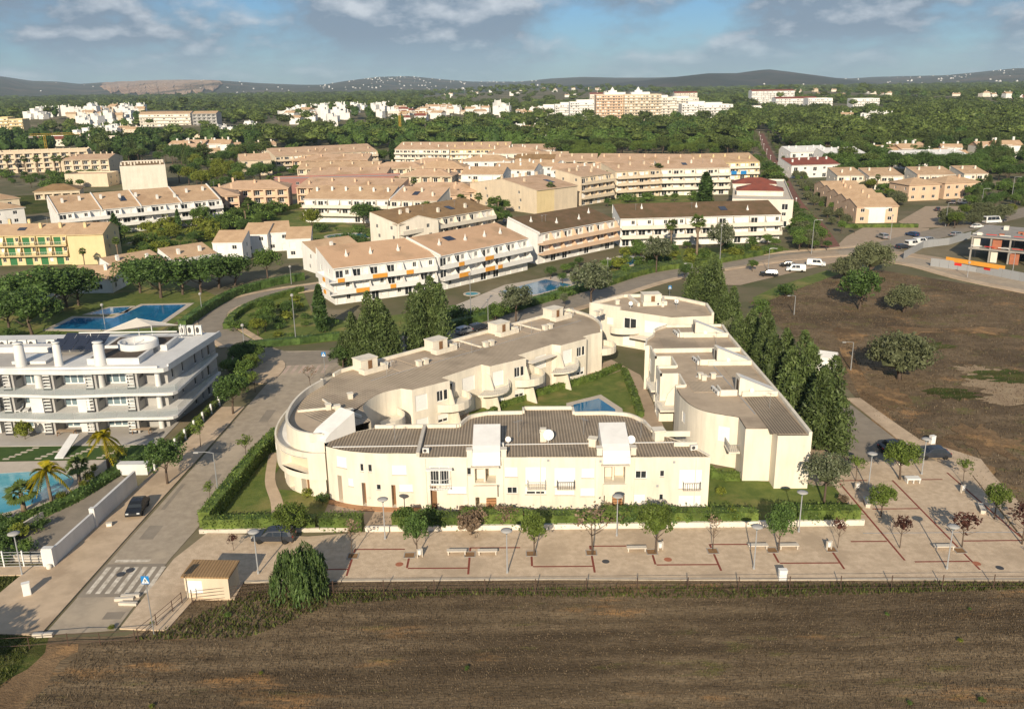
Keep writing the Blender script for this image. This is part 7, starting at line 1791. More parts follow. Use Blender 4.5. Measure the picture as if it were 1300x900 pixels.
PR = [lite_crown('pine', (0, 0, 9.4, 5.4, 5.3, 2.1), 34, 9, .62, (0, 0, 9.2, 4.6, 4.5, 1.7)) for _ in range(3)] + [lite_crown('dark', (0, 0, 6.5, 3.8, 3.8, 4.2), 30, 10, .55, (0, 0, 6.0, 3.2, 3.2, 3.6)) for _ in range(2)] + [lite_crown('broad', (0, 0, 5.4, 4.2, 4.0, 3.6), 30, 10, .55, (0, 0, 5.2, 3.5, 3.4, 3.0))]
pk, sc_, pt = [], [], []
for (x, yy, u, v) in far_f:
    k = wood_kind(x, yy, u, v); s = random.choice((random.uniform(.55, .9), random.uniform(.8, 1.3), random.uniform(.9, 1.45))) * (1 + yy * .00016)
    pk.append(random.randrange(3) if k == 'pine' else random.choice((3, 4)) if k in ('dark', 'she_oak') else 5); sc_.append(s); pt.append((x, yy, ground_z(x, yy)))
scatter('far_woodland', 'green mass of pine woodland reaching to the foot of the hills', pt, sc_, PR, pk)
print('forest', len(near_f), len(far_f))


# ---------------------------------------------------------------- tower cranes
def crane(label, u, v, vt, col_m):
    x, y = G(u, v); h = top_h(u, vt, x, y); t = thing('tower_crane', label, 'crane', (x, y, 0), .5)
    b = MB()
    for q in ((-.7, -.7), (.7, -.7), (.7, .7), (-.7, .7)): b.tube([(*q, 0), (*q, h)], .14, 4)
    n = int(h / 2.2)
    for k in range(n):
        z = h * k / n; z2 = h * (k + 1) / n; s = 1 if k % 2 else -1
        for (a, c) in (((-.7, -.7), (.7, -.7)), ((.7, .7), (-.7, .7)), ((.7, -.7), (.7, .7)), ((-.7, .7), (-.7, -.7))): b.tube([(*(a if s > 0 else c), z), (*(c if s > 0 else a), z2)], .08, 4)
    b.build('mast', M[col_m], t); b = MB()
    for q in (-.5, .5): b.tube([(-10, q, h), (26, q, h)], .12, 4)
    b.tube([(-10, 0, h + 1.2), (26, 0, h + 1.2)], .12, 4)
    for k in range(24): xx = -10 + k * 1.5; b.tube([(xx, -.5, h), (xx + .75, 0, h + 1.2), (xx + 1.5, .5, h)], .06, 4)
    b.build('jib', M[col_m], t); b = MB(); b.box(-11, -.9, h - 1.8, -8, .9, h - .2); b.build('counterweight', M['concrete'], t); return t
M['crane'] = mat('crane_yellow', (0.50, 0.30, 0.04), .6)
crane('slim yellow tower crane above the orange-roofed rows', 509, 182, 144, 'crane'); crane('short yellow tower crane mast in the western trees', 60, 196, 172, 'crane')
# ================================================================ trees and planting nearer by
def ptop(kind, u, vb, vt, label, group=None, wide=1.0, var=None):
    x, y = G(u, vb); return tree(kind, x, y, max(.8, top_h(u, vt, x, y)), label, group, wide, var=var)
# she-oaks behind the stepped wing
for k, (x, y, h, w) in enumerate(((40.0, 183, 12, 1.05), (41.5, 175, 14.5, 1.0), (39.8, 167, 15, .95), (42.2, 160, 11, 1.1), (41.2, 143, 11, 1.1), (40.8, 134, 13.6, .95), (42.0, 127, 12, 1.05), (41.8, 118.5, 14, 1.1), (43.0, 109.5, 13, 1.2))):
    tree('she_oak', x, y, h, ['she-oak at the road end of the line beside the stepped wing', 'tall she-oak behind the rear block, second from the road', 'tallest she-oak beside the cream rear block', 'shorter she-oak at the corner of the rear block', 'she-oak next to the pale olive in the line', 'tall she-oak before the white field cabin', 'slimmer she-oak beside the white field cabin', 'broad she-oak half way along the stepped wing end', 'broadest she-oak at the head of the square'][k], None, w)
for x, y, h in ((40.6, 152, 6.5), (43.2, 148, 5), (40.0, 122, 5)): tree('olive', x, y, h, 'paler olive growing between the she-oaks', 'olives between the she-oaks', .8)
for k, (u, vb, vt, lb) in enumerate(((450, 470, 396, 'outermost she-oak of the clump by the zebra crossing'), (472, 468, 370, 'tallest she-oak of the clump by the zebra crossing'), (490, 464, 386, 'leaning she-oak at the back of the zebra crossing clump'), (538, 451, 366, 'first she-oak of the pair behind the cream roof'), (549, 447, 350, 'second, taller she-oak of the pair behind the cream roof'))):
    ptop('she_oak', u, vb, vt, lb, None, 1.02)
ptop('cypress', 408, 422, 362, 'slim dark cypress in front of the white gable with awnings', None, 1.2)
ptop('dark', 436, 470, 440, 'low dark tree at the foot of the zebra crossing clump', None, 1.3)
# single trees along the north road
for a in (('poplar', 655, 412, 362, 'grey-green tree on the road edge behind the cream wing', .95), ('broad', 630, 414, 385, 'smaller green tree on the road edge behind the cream wing', 1.2), ('poplar', 750, 392, 331, 'silvery poplar at the corner of the cream rear block', 1.0), ('poplar', 716, 392, 372, 'small silvery tree beside the dark hedge by the kidney pool', .7), ('poplar', 833, 346, 300, 'silvery poplar beside the small blue pool', .9), ('poplar', 914, 330, 281, 'silvery open poplar in front of the brown-roofed terrace', .8), ('dark', 869, 358, 335, 'small dark conifer at the road bend', .9), ('bright', 898, 372, 345, 'light green tree on the corner by the service road', 1.2), ('broad', 955, 345, 330, 'low green tree by the roadside car park', 1.1), ('broad', 806, 330, 312, 'round clipped tree beside the brown-roofed terrace', 1.0)):
    k, u, vb, vt, lb, w = a; ptop(k, u, vb, vt, lb, None, w)
for k, (u, vb, vt, lb) in enumerate(((851, 323, 277, 'fan palm before the brown-roofed terrace, left of the taller palm'), (884, 331, 270, 'taller fan palm before the brown-roofed terrace'), (699, 268, 230, 'fan palm against the yellow gable'), (771, 250, 216, 'fan palm at the corner of the sand crescent'), (763, 251, 220, 'twin fan palm at the corner of the sand crescent'), (824, 248, 210, 'fan palm on the crescent lawn, left one'), (834, 248, 206, 'fan palm on the crescent lawn, right one'), (543, 302, 254, 'fan palm against the ochre-roofed terrace'), (586, 291, 245, 'taller fan palm against the ochre-roofed terrace'), (623, 276, 250, 'fan palm in the lane below the yellow gable'), (633, 275, 248, 'second fan palm in the lane below the yellow gable'), (108, 341, 314, 'bushy fan palm before the blank yellow gable'), (151, 332, 300, 'fan palm right of the blank yellow gable'), (107, 284, 264, 'fan palm against the long white row'), (328, 262, 232, 'fan palm before the peach arcaded block'), (345, 256, 222, 'tall fan palm before the peach arcaded block'), (1130, 246, 226, 'fan palm between the peach houses and the sand villas'))):
    ptop('palm', u, vb, vt, lb, None, 1.15)
for u, vb in ((12, 222), (34, 224), (50, 224), (72, 223), (79, 223), (88, 222)): ptop('palm', u, vb, 197, 'fan palm in front of the sand arcaded row', 'palms before the sand arcaded row', 1.2)
# modern block garden
ptop('palm_yellow', 138, 594, 541, 'yellow-leaved feather palm in front of the white modern terrace', None, 1.0); ptop('palm_yellow', 67, 643, 583, 'yellow-leaved feather palm beside the turquoise pool', None, 1.0)
ptop('palm_short', 102, 615, 577, 'short green fan palm on the turquoise pool deck'); ptop('palm_short', 31, 650, 610, 'stout green fan palm at the near pool corner', None, 1.25)
ptop('lime_bush', 32, 558, 536, 'yellow-green shrub in a planter on the ground terrace', None, .7)
for u, v, k in ((5, 665, 'dark_bush'), (18, 672, 'bush'), (40, 660, 'bush'), (12, 690, 'dark_bush'), (28, 682, 'lime_bush'), (2, 700, 'dark_bush'), (30, 702, 'bush'), (8, 715, 'dark_bush'), (52, 672, 'dark_bush')): ptree(k, u, v, random.uniform(1.0, 1.7), 'leafy shrub in the corner bed by the green rail fence', 'shrubs in the corner bed', 1.1)
for u, v in ((78, 638), (108, 622), (113, 612), (120, 600), (146, 592), (155, 582)): ptree('lime_bush', u, v, random.uniform(1.1, 1.7), 'small upright shrub in the hedge beside the pool deck', 'shrubs beside the pool deck', .7)
# trees of the side street
ptop('dark', 213, 615, 559, 'round dark ficus with bare stem on the side street pavement', None, 1.05); ptop('dark', 296, 526, 478, 'round dark ficus by the glass fence further up the street', None, 1.1)
for a in (('street', 255, 568, 534, 'thin light green sapling beside the glass fence'), ('street', 313, 585, 552, 'light green sapling at the hedge along the street'), ('street', 324, 498, 473, 'light green sapling on the pavement island'), ('bright', 321, 478, 450, 'leafy young tree behind the pavement island'), ('street', 267, 636, 611, 'thin sapling by the street hedge corner'), ('street_bare', 395, 498, 465, 'thin bare sapling where the drum meets the crossing')): ptop(a[0], a[1], a[2], a[3], a[4])
# plaza trees
PT = [('bright', 371, 690, 640, 'bushy green tree by the parked estate car', .95), ('dark', 530, 708, 654, 'dense dark green young tree on the plaza', .62), ('bright', 678, 706, 652, 'round bright lollipop tree on the plaza', .68), ('bright', 832, 702, 641, 'wide open-crowned green tree on the plaza', .82), ('dark', 988, 701, 641, 'dark green tree beside the plaza benches', .65), ('street_bare', 447, 708, 660, 'bare thin sapling in the first plaza pit', 1.0), ('dry_bush', 599, 680, 650, 'dry brown shrub against the plaza wall', .8), ('street_bare', 752, 705, 645, 'bare twiggy tree in a plaza pit', 1.2), ('street_bare', 905, 700, 655, 'bare sapling with broken stem in a plaza pit', .8), ('street_red', 1063, 697, 657, 'slim wine-red sapling beside the litter bin', .7), ('street_red', 1142, 697, 655, 'wine-red young tree in the square', .95), ('street_red', 1221, 696, 652, 'larger wine-red tree at the bench in the square', 1.3), ('street_red', 1297, 692, 640, 'wine-red tree at the edge of the square', 1.3), ('bright', 1118, 657, 617, 'small green tree at the hedge end in the square', .95), ('bright', 1142, 610, 562, 'broad green tree at the top of the square', 1.05), ('street', 1086, 612, 579, 'light green sapling beside the square lamp', 1.1), ('street', 1222, 615, 582, 'yellow-green lollipop sapling at the kerb', 1.0), ('bright', 1262, 660, 616, 'green tree beside the bench on the right kerb', .85), ('poplar', 1046, 640, 576, 'large loose grey-green shrub tree at the estate corner', .95), ('willow', 385, 757, 694, 'weeping tree with trailing green branches at the field edge', .88), ('street_red', 297, 700, 678, 'tiny red sapling beside the street hedge', 1.0)]
for k, u, vb, vt, lb, w in PT: ptop(k, u, vb, vt, lb, None, w)
for u, v, k, h in ((390, 632, 'lime_bush', 1.2), (410, 640, 'dark_bush', 1.4), (470, 642, 'street_red', 1.6), (527, 640, 'bush', 1.4), (1070, 640, 'dry_bush', 1.2), (590, 655, 'dry_bush', 1.3), (915, 630, 'lime_bush', 1.2)): ptree(k, u, v, h, {'lime_bush': 'yellow-green shrub against the cream wall', 'dark_bush': 'dark round shrub by the drum steps', 'street_red': 'red-flowered plant at a front door', 'bush': 'green shrub at a front door of the curved bay', 'dry_bush': 'dry shrub in the hedge line'}[k], 'small shrubs round the cream estate', .8)
# right-hand scrub field
for k, u, vb, vt, lb, w in (('olive', 1142, 482, 422, 'big solitary olive tree in the scrub field', 1.0), ('dark', 1090, 393, 346, 'broad dark green carob in the scrub field', 1.35), ('olive', 1147, 397, 362, 'olive tree next to the dark carob', 1.0), ('olive', 1105, 348, 308, 'rounded olive at the road end of the scrub field', 1.0), ('olive', 1074, 358, 326, 'greyish olive beside the rounded olive', .9), ('dark_bush', 998, 377, 361, 'low dark shrub on the green verge', 1.2), ('bush', 966, 398, 382, 'low shrub under the she-oaks at the verge', 1.2)):
    o = ptop(k, u, vb, vt, lb, None, w)
    if k == 'dark': o.location.z = -1.6; o.scale.z *= 1.25
# big dark trees round the long blue pool
for k, u, vb, vt, w in [('dark', 12, 420, 372, 1.1), ('dark', 42, 426, 372, 1.1), ('dark', 60, 398, 345, 1.3), ('dark', 85, 390, 345, 1.3), ('dark', 100, 388, 342, 1.1), ('dark', 20, 395, 352, 1.2), ('dark', 178, 372, 330, 1.2), ('dark', 205, 378, 330, 1.3), ('dark', 232, 374, 333, 1.2), ('dark', 255, 372, 330, 1.3), ('dark', 278, 366, 326, 1.25), ('dark', 298, 362, 326, 1.2)]:
    o = ptop(k, u, vb, vt, 'round dark carob tree of the pool garden', 'dark trees of the pool garden', w * 1.4); o.location.z = -1.5; o.scale.z *= 1.22
ptop('broad', 340, 356, 316, 'greyer ash tree standing free before the lane cottages', None, 1.1)
ptop('lime', 397, 296, 266, 'yellow-green round tree on the lawn before the white row', None, 1.15); ptop('dark', 462, 290, 258, 'dark tree beside the oval pool', None, 1.2); ptop('dark', 474, 286, 262, 'second dark tree beside the oval pool', None, 1.1)
ptop('broad', 258, 290, 262, 'leafy tree at the end of the long white row', None, 1.2); ptop('cypress', 228, 298, 266, 'slim cypress against the long white row', None, 1.0); ptop('cypress', 150, 318, 272, 'dark cypress at the corner of the yellow block', None, 1.3)
ptop('cypress', 895, 262, 219, 'tall cypress on the crescent lawn', None, 1.9)
for u in (598, 602, 606, 610): ptop('cypress', u, 203, 186, 'cypress in the little group before the long curving row', 'little cypress group', 1.2)
ptop('cypress', 499, 206, 178, 'dark cypress in the gap between the two long rows', None, 1.6)
for u, v in ((515, 206), (545, 204), (560, 206), (585, 205), (480, 206), (488, 207)): ptree('broad', u, v, random.uniform(6, 9), 'leafy tree in front of the long curving row', 'trees before the long curving row')

# hedges of the middle distance
hedge('dark hedge along the outside of the curved lane', [(p[0], p[1]) for p in smooth_path([G(232, 418), G(262, 396), G(300, 376), G(345, 363), G(385, 355)], 6)], 1.8, 1.9, 'dark', dens=8)
hedge('clipped hedge along the inside of the curved lane', smooth_path([G(288, 418), G(300, 402), G(330, 386), G(384, 370)], 6), 1.6, 1.3, dens=8)
hedge('dark hedge along the north road below the white gable', smooth_path([G(316, 442), G(380, 436), G(432, 430)], 5), 1.5, 1.4, 'dark', dens=8)
hedge('tall dark hedge between kidney pool and north road', smooth_path([G(545, 424), G(610, 408), G(660, 392), G(745, 368)], 5), 2.0, 1.7, 'dark', dens=8)
hedge('broad green hedge bank along the road beside the brown terrace', smooth_path([G(752, 366), G(820, 345), G(905, 333), G(985, 318)], 5), 5.0, 1.5, dens=7)
hedge('clipped garden hedge in front of the peach arcaded block', smooth_path([G(352, 270), G(384, 263)], 4), 2.2, 1.8, dens=6)
hedge('clipped hedge in front of the peach gabled houses', [G(1072, 289), G(1165, 289)], 1.4, 1.3, dens=6)
hedge('tall clipped hedge on the west side of the red promenade', [G(988, 240), G(1010, 272), G(1028, 302)], 2.5, 2.2, 'dark', dens=6)
hedge('curved hedge behind the oval pool', [G(400, 312), G(430, 316), G(470, 316)], 2.0, 1.6, dens=6)

# ground planting in masses that are still single plants
def inside(poly, x, y):
    c = False; j = len(poly) - 1
    for i in range(len(poly)):
        if (poly[i][1] > y) != (poly[j][1] > y) and x < (poly[j][0] - poly[i][0]) * (y - poly[i][1]) / (poly[j][1] - poly[i][1]) + poly[i][0]: c = not c
        j = i
    return c
PLANTED = []
def plant(kinds, pix, n, h0, h1, label, group, wide=1.1, gap=2.5):
    P = [G(u, v) for u, v in pix]; xs, ys = [p[0] for p in P], [p[1] for p in P]; done = tries = 0
    while done < n and tries < n * 40:
        tries += 1; x, y = random.uniform(min(xs), max(xs)), random.uniform(min(ys), max(ys))
        if not inside(P, x, y) or in_block(x, y) or any(abs(x - a) < gap and abs(y - b) < gap for a, b in PLANTED[-120:]): continue
        k = random.choice(kinds); tree(k, x, y, random.uniform(h0, h1), label, group, wide * random.uniform(.9, 1.2)); PLANTED.append((x, y)); done += 1
plant(['bush', 'bush', 'lime_bush', 'dark_bush'], [(292, 425), (308, 402), (335, 388), (384, 374), (396, 398), (425, 412), (400, 434), (330, 438)], 22, .9, 2.2, 'leafy shrub in the planted corner inside the curved lane', 'shrubs inside the curved lane')
plant(['broad', 'dark', 'lime'], [(292, 420), (340, 388), (384, 376), (392, 400), (340, 430)], 5, 3.5, 5, 'small tree in the planted corner inside the curved lane', 'small trees inside the curved lane')
plant(['bush', 'dark_bush'], [(560, 404), (640, 396), (735, 372), (690, 385), (640, 402), (560, 420)], 14, 1.5, 2.6, 'shrub along the hedge behind the kidney pool', 'shrubs by the kidney pool')
plant(['broad', 'dark'], [(694, 354), (735, 338), (752, 344), (748, 366), (720, 366)], 10, 2.5, 4, 'dense shrub tree between the two blue pools', 'shrub trees between the two pools')
plant(['bush', 'dark_bush', 'lime_bush', 'broad'], [(755, 350), (800, 320), (985, 312), (985, 322), (900, 334), (830, 346), (760, 366)], 40, 1.8, 4, 'shrub in front of the brown-roofed terrace', 'shrubs before the brown-roofed terrace')
plant(['broad', 'dark', 'bush'], [(250, 300), (262, 272), (350, 258), (352, 275), (330, 292), (280, 304)], 34, 2.5, 6, 'garden tree between the white row and the peach block', 'garden trees west of the lawn')
plant(['bush', 'dark_bush', 'broad'], [(390, 312), (400, 290), (470, 290), (476, 312), (440, 320)], 14, 1.6, 3.5, 'garden shrub round the oval pool', 'shrubs round the oval pool')
plant(['bush', 'broad', 'dark', 'lime_bush'], [(120, 330), (138, 300), (262, 286), (290, 298), (255, 318), (180, 330)], 46, 1.8, 5, 'garden shrub below the long white row', 'shrubs below the long white row')
plant(['broad', 'dark'], [(600, 300), (618, 270), (640, 262), (650, 280), (640, 296)], 10, 3, 6, 'leafy tree in the lane below the yellow gable', 'trees in the lane below the yellow gable')
plant(['broad', 'dark', 'olive'], [(590, 262), (600, 245), (640, 250), (640, 262)], 8, 3, 6, 'leafy tree before the white corner building', 'trees before the white corner building')
plant(['broad', 'dark', 'bush'], [(755, 262), (778, 252), (900, 250), (905, 262), (790, 266)], 16, 2, 4, 'shrub on the crescent lawn', 'shrubs on the crescent lawn')
plant(['broad', 'dark', 'pine'], [(905, 222), (960, 214), (985, 235), (1000, 255), (990, 262), (960, 225)], 20, 5, 9, 'leafy tree beside the red-roofed pavilions', 'trees beside the red-roofed pavilions', gap=4)
plant(['broad', 'dark', 'olive'], [(1000, 262), (1030, 296), (1052, 318), (1010, 322), (1000, 300)], 24, 2.5, 6, 'leafy tree at the near end of the promenade', 'trees at the near end of the promenade')
plant(['broad', 'dark', 'lime', 'olive'], [(1150, 262), (1110, 262), (1096, 240), (1150, 244)], 14, 3, 6, 'garden tree between the peach houses and villas', 'garden trees among the peach houses', gap=3)
plant(['dark', 'broad', 'she_oak'], [(1225, 262), (1236, 240), (1290, 236), (1330, 250), (1300, 262), (1250, 272)], 26, 4, 8, 'dark garden tree right of the sand villas', 'dark trees right of the villas', gap=4)
plant(['lime', 'bright', 'olive'], [(1195, 285), (1230, 276), (1290, 272), (1270, 284), (1210, 292)], 16, 3, 5.5, 'light olive-green street tree beside the eastern road', 'street trees beside the eastern road', gap=3)
plant(['broad', 'dark'], [(1040, 212), (1100, 200), (1240, 212), (1300, 225), (1290, 232), (1100, 226), (1060, 232)], 60, 6, 10, 'leafy tree in the belt behind the sand villas', 'trees behind the sand villas', gap=5)
plant(['broad', 'dark', 'lime'], [(225, 232), (240, 212), (300, 206), (345, 215), (350, 228), (280, 245), (240, 246)], 44, 6, 10, 'leafy park tree behind the peach block', 'park trees behind the peach block', gap=5)
plant(['dark', 'broad', 'bush'], [(0, 236), (0, 224), (120, 224), (130, 236), (60, 244)], 34, 2.5, 5.5, 'garden tree in front of the sand arcaded row', 'garden trees before the arcaded row', gap=4)
plant(['broad', 'dark'], [(345, 240), (380, 228), (480, 212), (490, 205), (360, 212)], 16, 3, 6, 'leafy tree among the pink and peach rows', 'trees among the pink rows', gap=4)
plant(['bush', 'dark_bush'], [(0, 440), (0, 425), (60, 430), (180, 432), (190, 425), (230, 420), (190, 442)], 10, 1.2, 2.2, 'low shrub behind the white modern block', 'shrubs behind the modern block')
plant(['broad', 'dark', 'bush'], [(285, 480), (300, 462), (318, 452), (330, 470), (315, 495), (296, 500)], 10, 2, 4, 'leafy shrub at the corner of the modern block', 'shrubs at the modern block corner', gap=1.2)
# promenade avenue of olives
cum = path_len(PROM)
for k in range(34):
    s = cum[-1] * (.04 + .94 * k / 34); p, d = path_at(PROM, cum, s)
    for o_ in (-5.6, 5.6, 9.6):
        tree('olive' if k % 3 else 'broad', p[0] - d[1] * o_ + random.uniform(-.6, .6), p[1] + d[0] * o_, random.uniform(3.0, 4.4), 'round olive tree of the avenue along the red promenade', 'olive avenue along the promenade', random.uniform(.7, .85))
# tree off the left edge that throws its shade on the grass
tree('broad', -52.5, 52.5, 9, 'leafy tree standing on the rough grass left of the dirt track', None, 1.3)


# ---------------------------------------------------------------- grass and weeds (uncountable)
def blades(name, label, region, n, size, m, zb=.02, poly=None, hmul=1.0):
    x0, y0, x1, y1 = region; V, F = [], []
    xs, ys = rng.uniform(x0, x1, n), rng.uniform(y0, y1, n)
    a = rng.uniform(0, 6.28, n); h = size * rng.uniform(.5, 1.6, n) * hmul; w = size * .35 * rng.uniform(.6, 1.4, n)
    le = rng.normal(0, .35, (n, 2)) * h[:, None]
    keep = np.array([inside(poly, x, y) for x, y in zip(xs, ys)]) if poly else np.ones(n, bool)
    dx, dy = np.cos(a) * w, np.sin(a) * w
    V = np.stack([np.stack([xs - dx, ys - dy, np.full(n, zb)], 1), np.stack([xs + dx, ys + dy, np.full(n, zb)], 1), np.stack([xs + le[:, 0], ys + le[:, 1], zb + h], 1)], 1)[keep].reshape(-1, 3)
    k = len(V) // 3; me = bpy.data.meshes.new(name); me.from_pydata(V.tolist(), [], np.arange(3 * k).reshape(k, 3).tolist()); me.materials.append(m); me.update()
    o = obj(name, me); o['kind'] = 'stuff'; o['label'] = label; return o
LM['stubble'] = leafmat('dry_stubble', (0.08, 0.058, 0.036), (0.19, 0.142, 0.088), 0.0, 0.2)
LM['weeds'] = leafmat('green_weeds', (0.045, 0.065, 0.014), (0.12, 0.13, 0.035), 0.0, 0.25)
blades('field_stubble', 'dry brown stubble covering the near field', (-46, 54, 56, 77), 100000, .12, LM['stubble'], poly=[(-40.5, 54), (56, 54), (56, 75.3), (0, 76.9), (-27.2, 77.0), (-33.6, 73.8), (-34.6, 68.4), (-39, 67.4)])
blades('verge_grass', 'rough green grass at the lower left corner', (-56, 54, -42, 79), 16000, .2, LM['weeds'], poly=[(-56, 54), (-44.5, 56), (-43.2, 63), (-44, 68.5), (-52.5, 69.5), (-51.4, 79), (-56, 79)])
blades('fence_weeds', 'weedy green strip along the field fence', (-36, 68, 54, 75.5), 15000, .26, LM['weeds'], poly=[(-41, 64), (-32, 70), (-25, 76.6), (0, 76.6), (54, 75.2), (54, 74.2), (20, 73.2), (-6, 74.4), (-18, 73), (-27, 66)])
blades('scrub_grass', 'thin dry scrub of the right-hand field', (44, 80, 118, 235), 60000, .2, LM['stubble'], poly=[G(u, v) for u, v in [(960, 385), (1060, 350), (1120, 345), (1300, 375), (1330, 400), (1300, 690), (1252, 640), (1200, 580), (1112, 532), (1055, 470)]])
for k in range(12):
    x, y = random.uniform(-38, 52), random.uniform(57, 73); tree('lime_bush' if k % 2 else 'bush', x, y, random.uniform(.25, .5), 'small green weed tuft in the brown field', 'weed tufts in the near field', 1.0)

for k in range(16):
    u, v = random.choice(((random.uniform(440, 640), random.uniform(200, 300)), (random.uniform(180, 400), random.uniform(255, 300)), (random.uniform(1100, 1230), random.uniform(235, 262)))); x, y = G(u, v)
    if not in_block(x, y, 2): tree('palm', x, y, random.uniform(7, 10), 'fan palm rising between the orange roofs', 'palms between the orange roofs', 1.15)

for k in range(20):
    x = random.uniform(-16, 38.5); kd = random.choice(('bush', 'dark_bush', 'bush', 'dry_bush', 'lime_bush')); tree(kd, x, 88.2 + random.uniform(-.3, .5), random.uniform(1.6, 2.5), {'dry_bush': 'brown shrub growing out of the plaza hedge', 'lime_bush': 'yellow-green shrub growing out of the plaza hedge'}.get(kd, 'leafy shrub growing out of the plaza hedge'), 'shrubs in the plaza hedge: ' + (kd if kd in ('dry_bush', 'lime_bush') else 'green').replace('_', ' '), .8)
# ================================================================ street furniture, vehicles and small things
def disc_lamp():
    b = MB(); b.tube([(0, 0, 0), (0, 0, 4.6)], [.075, .055], 8); b.tube([(0, 0, 0), (0, 0, .25)], .12, 8); p = b.mesh('pole', [M['grey']])
    b = MB(); b.lathe([(.07, 4.45), (.22, 4.62), (.24, 4.8), (.05, 4.82)], 12); l = b.mesh('lantern', [M['glass_teal']])
    b = MB(); b.lathe([(.05, 4.8), (.58, 4.83), (.6, 4.88), (.3, 4.96), (.02, 4.99)], 20); s = b.mesh('lamp_shade', [M['pale_grey']], smooth=True); return p, l, s
DL = disc_lamp()
def lamp(x, y, h, label, group=None):
    t = thing('street_lamp', label, 'street lamp', (x, y, .15 if y < 106 and x > -50 else .05), random.uniform(0, 6), group); k = h / 4.95; t.scale = (1, 1, k)
    for n, me in zip(('pole', 'lantern', 'lamp_shade'), DL): obj(n, me, t)
for u, vb, lb in ((489, 684, 'disc-topped lamp at the garden gate in the hedge'), (644, 727, 'disc-topped lamp at the kerb right of the paired benches'), (783, 680, 'disc-topped lamp in front of the second wedge canopy'), (1014, 675, 'disc-topped lamp before the dark hedge at the plaza corner'), (957, 722, 'disc-topped lamp beside the bench nearest the white cabinet'), (1202, 722, 'disc-topped lamp beside the bench in the square'), (1102, 622, 'disc-topped lamp by the lime sapling of the square'), (1170, 602, 'disc-topped lamp behind the boxy white bench'), (28, 729, 'disc-topped lamp at the green rail fence'), (328, 728, 'disc-topped lamp beside the brick kiosk')):
    x, y = G(u, vb, .15); lamp(x, y, 4.95, lb)
def mast_lamp(u, vb, vt, label, arm=1.6, rz=0.0):
    x, y = G(u, vb); h = top_h(u, vt, x, y); t = thing('street_lamp', label, 'street lamp', (x, y, .05), rz)
    b = MB(); b.tube([(0, 0, 0), (0, 0, h * .5), (0, 0, h)], [.11, .085, .06], 8); b.build('pole', M['metal'], t)
    if arm: b = MB(); b.tube([(0, 0, h - .05), (-arm * .5, 0, h + .1), (-arm, 0, h + .08)], .045, 6); b.build('arm', M['metal'], t)
    b = MB(); b.box(-arm - .55, -.14, h - .02, -arm + .05, .14, h + .12) if arm else b.lathe([(.1, h - .05), (.32, h + .15), (.3, h + .45), (.05, h + .6)], 12); b.build('lamp_head', M['pale_grey'], t)
for a in ((278, 634, 575, 'arm lamp leaning over the side street by the hedge', 1.8, 0), (376, 436, 377, 'tall white mast by the hedge of the curved lane corner', 0, 0), (257, 400, 375, 'short lamp at the bend of the curved lane', 0, 0), (370, 361, 340, 'lamp with round head beside the white gable', 0, 0), (598, 408, 350, 'tall mast between the she-oak pair and kidney pool', 0, 0), (620, 420, 380, 'slim arm lamp on the north road', 1.2, 1.5), (913, 346, 288, 'tall mast before the brown-roofed terrace', 0, 0), (771, 362, 330, 'mast beside the small blue pool', 0, 0), (877, 372, 335, 'arm lamp at the road bend', 1.4, 0), (975, 345, 316, 'arm lamp over the roadside cars', 1.4, 3), (1030, 323, 280, 'curved-arm mast beside the promenade end', 1.8, 3.1), (1130, 305, 275, 'mast in the middle of the car park', 0, 0), (1200, 288, 258, 'arm lamp at the car park exit', 1.6, 3), (1245, 268, 240, 'tall arm lamp before the sand villas', 1.8, 3), (1283, 260, 225, 'arm lamp right of the sand villas', 1.8, 2.5), (1008, 400, 376, 'arm lamp standing in the service road', 1.2, 0), (1080, 470, 435, 'arm lamp at the white cabin in the field', 1.4, 0), (133, 412, 389, 'white mast beside the long blue pool', 0, 0), (310, 436, 415, 'small lamp at the hedge near the zebra', 0, 0), (1285, 348, 322, 'thin mast on the eastern pavement', 1.2, 0), (1228, 352, 335, 'thin leaning pole on the eastern pavement', 0, 0)): mast_lamp(*a[:4], arm=a[4], rz=a[5])
for k in range(10):
    s = cum[-1] * (.1 + .085 * k); p, d = path_at(PROM, cum, s); t = thing('street_lamp', 'small pale lamp of the row along the red promenade', 'street lamp', (p[0] + d[1] * 3, p[1] - d[0] * 3, .06), 0, 'lamps along the promenade')
    b = MB(); b.tube([(0, 0, 0), (0, 0, 4.2)], .07, 6); b.build('pole', M['frame'], t); b = MB(); b.lathe([(.1, 4.2), (.3, 4.35), (.28, 4.7), (.05, 4.85)], 10); b.build('lamp_head', M['frame'], t)

def bench_proto():
    t = thing('bench', '', 'bench'); b = MB(); b.box(-1.05, -.28, .38, 1.05, .28, .48); b.build('seat', M['stone'], t)
    for x in (-.95, .83): b = MB(); b.box(x, -.25, 0, x + .12, .25, .378); b.build('leg', M['stone'], t)
    return t
bp = None
for u, v, lb in ((580, 703, 'pale stone bench left of the paired benches tree pit'), (619, 703, 'pale stone bench right of the paired benches tree pit'), (808, 699, 'pale stone bench beside the wide open-crowned tree'), (962, 696, 'pale stone bench left of the dark green plaza tree'), (1001, 696, 'pale stone bench right of the dark green plaza tree'), (1198, 697, 'pale stone bench at the larger wine-red tree')):
    x, y = G(u, v, .15)
    if bp is None: bp = bench_proto(); o = bp; o.location = (x, y, .157)
    else: o = dup(bp, (x, y, .157))
    o['label'] = lb
for u, v, lb, rz in ((1246, 648, 'pale stone bench on the right kerb beside a green tree', 1.25), (1100, 640, 'pale stone bench at the hedge end of the square', 1.35)):
    x, y = G(u, v, .15); o = dup(bp, (x, y, .157), rz); o['label'] = lb
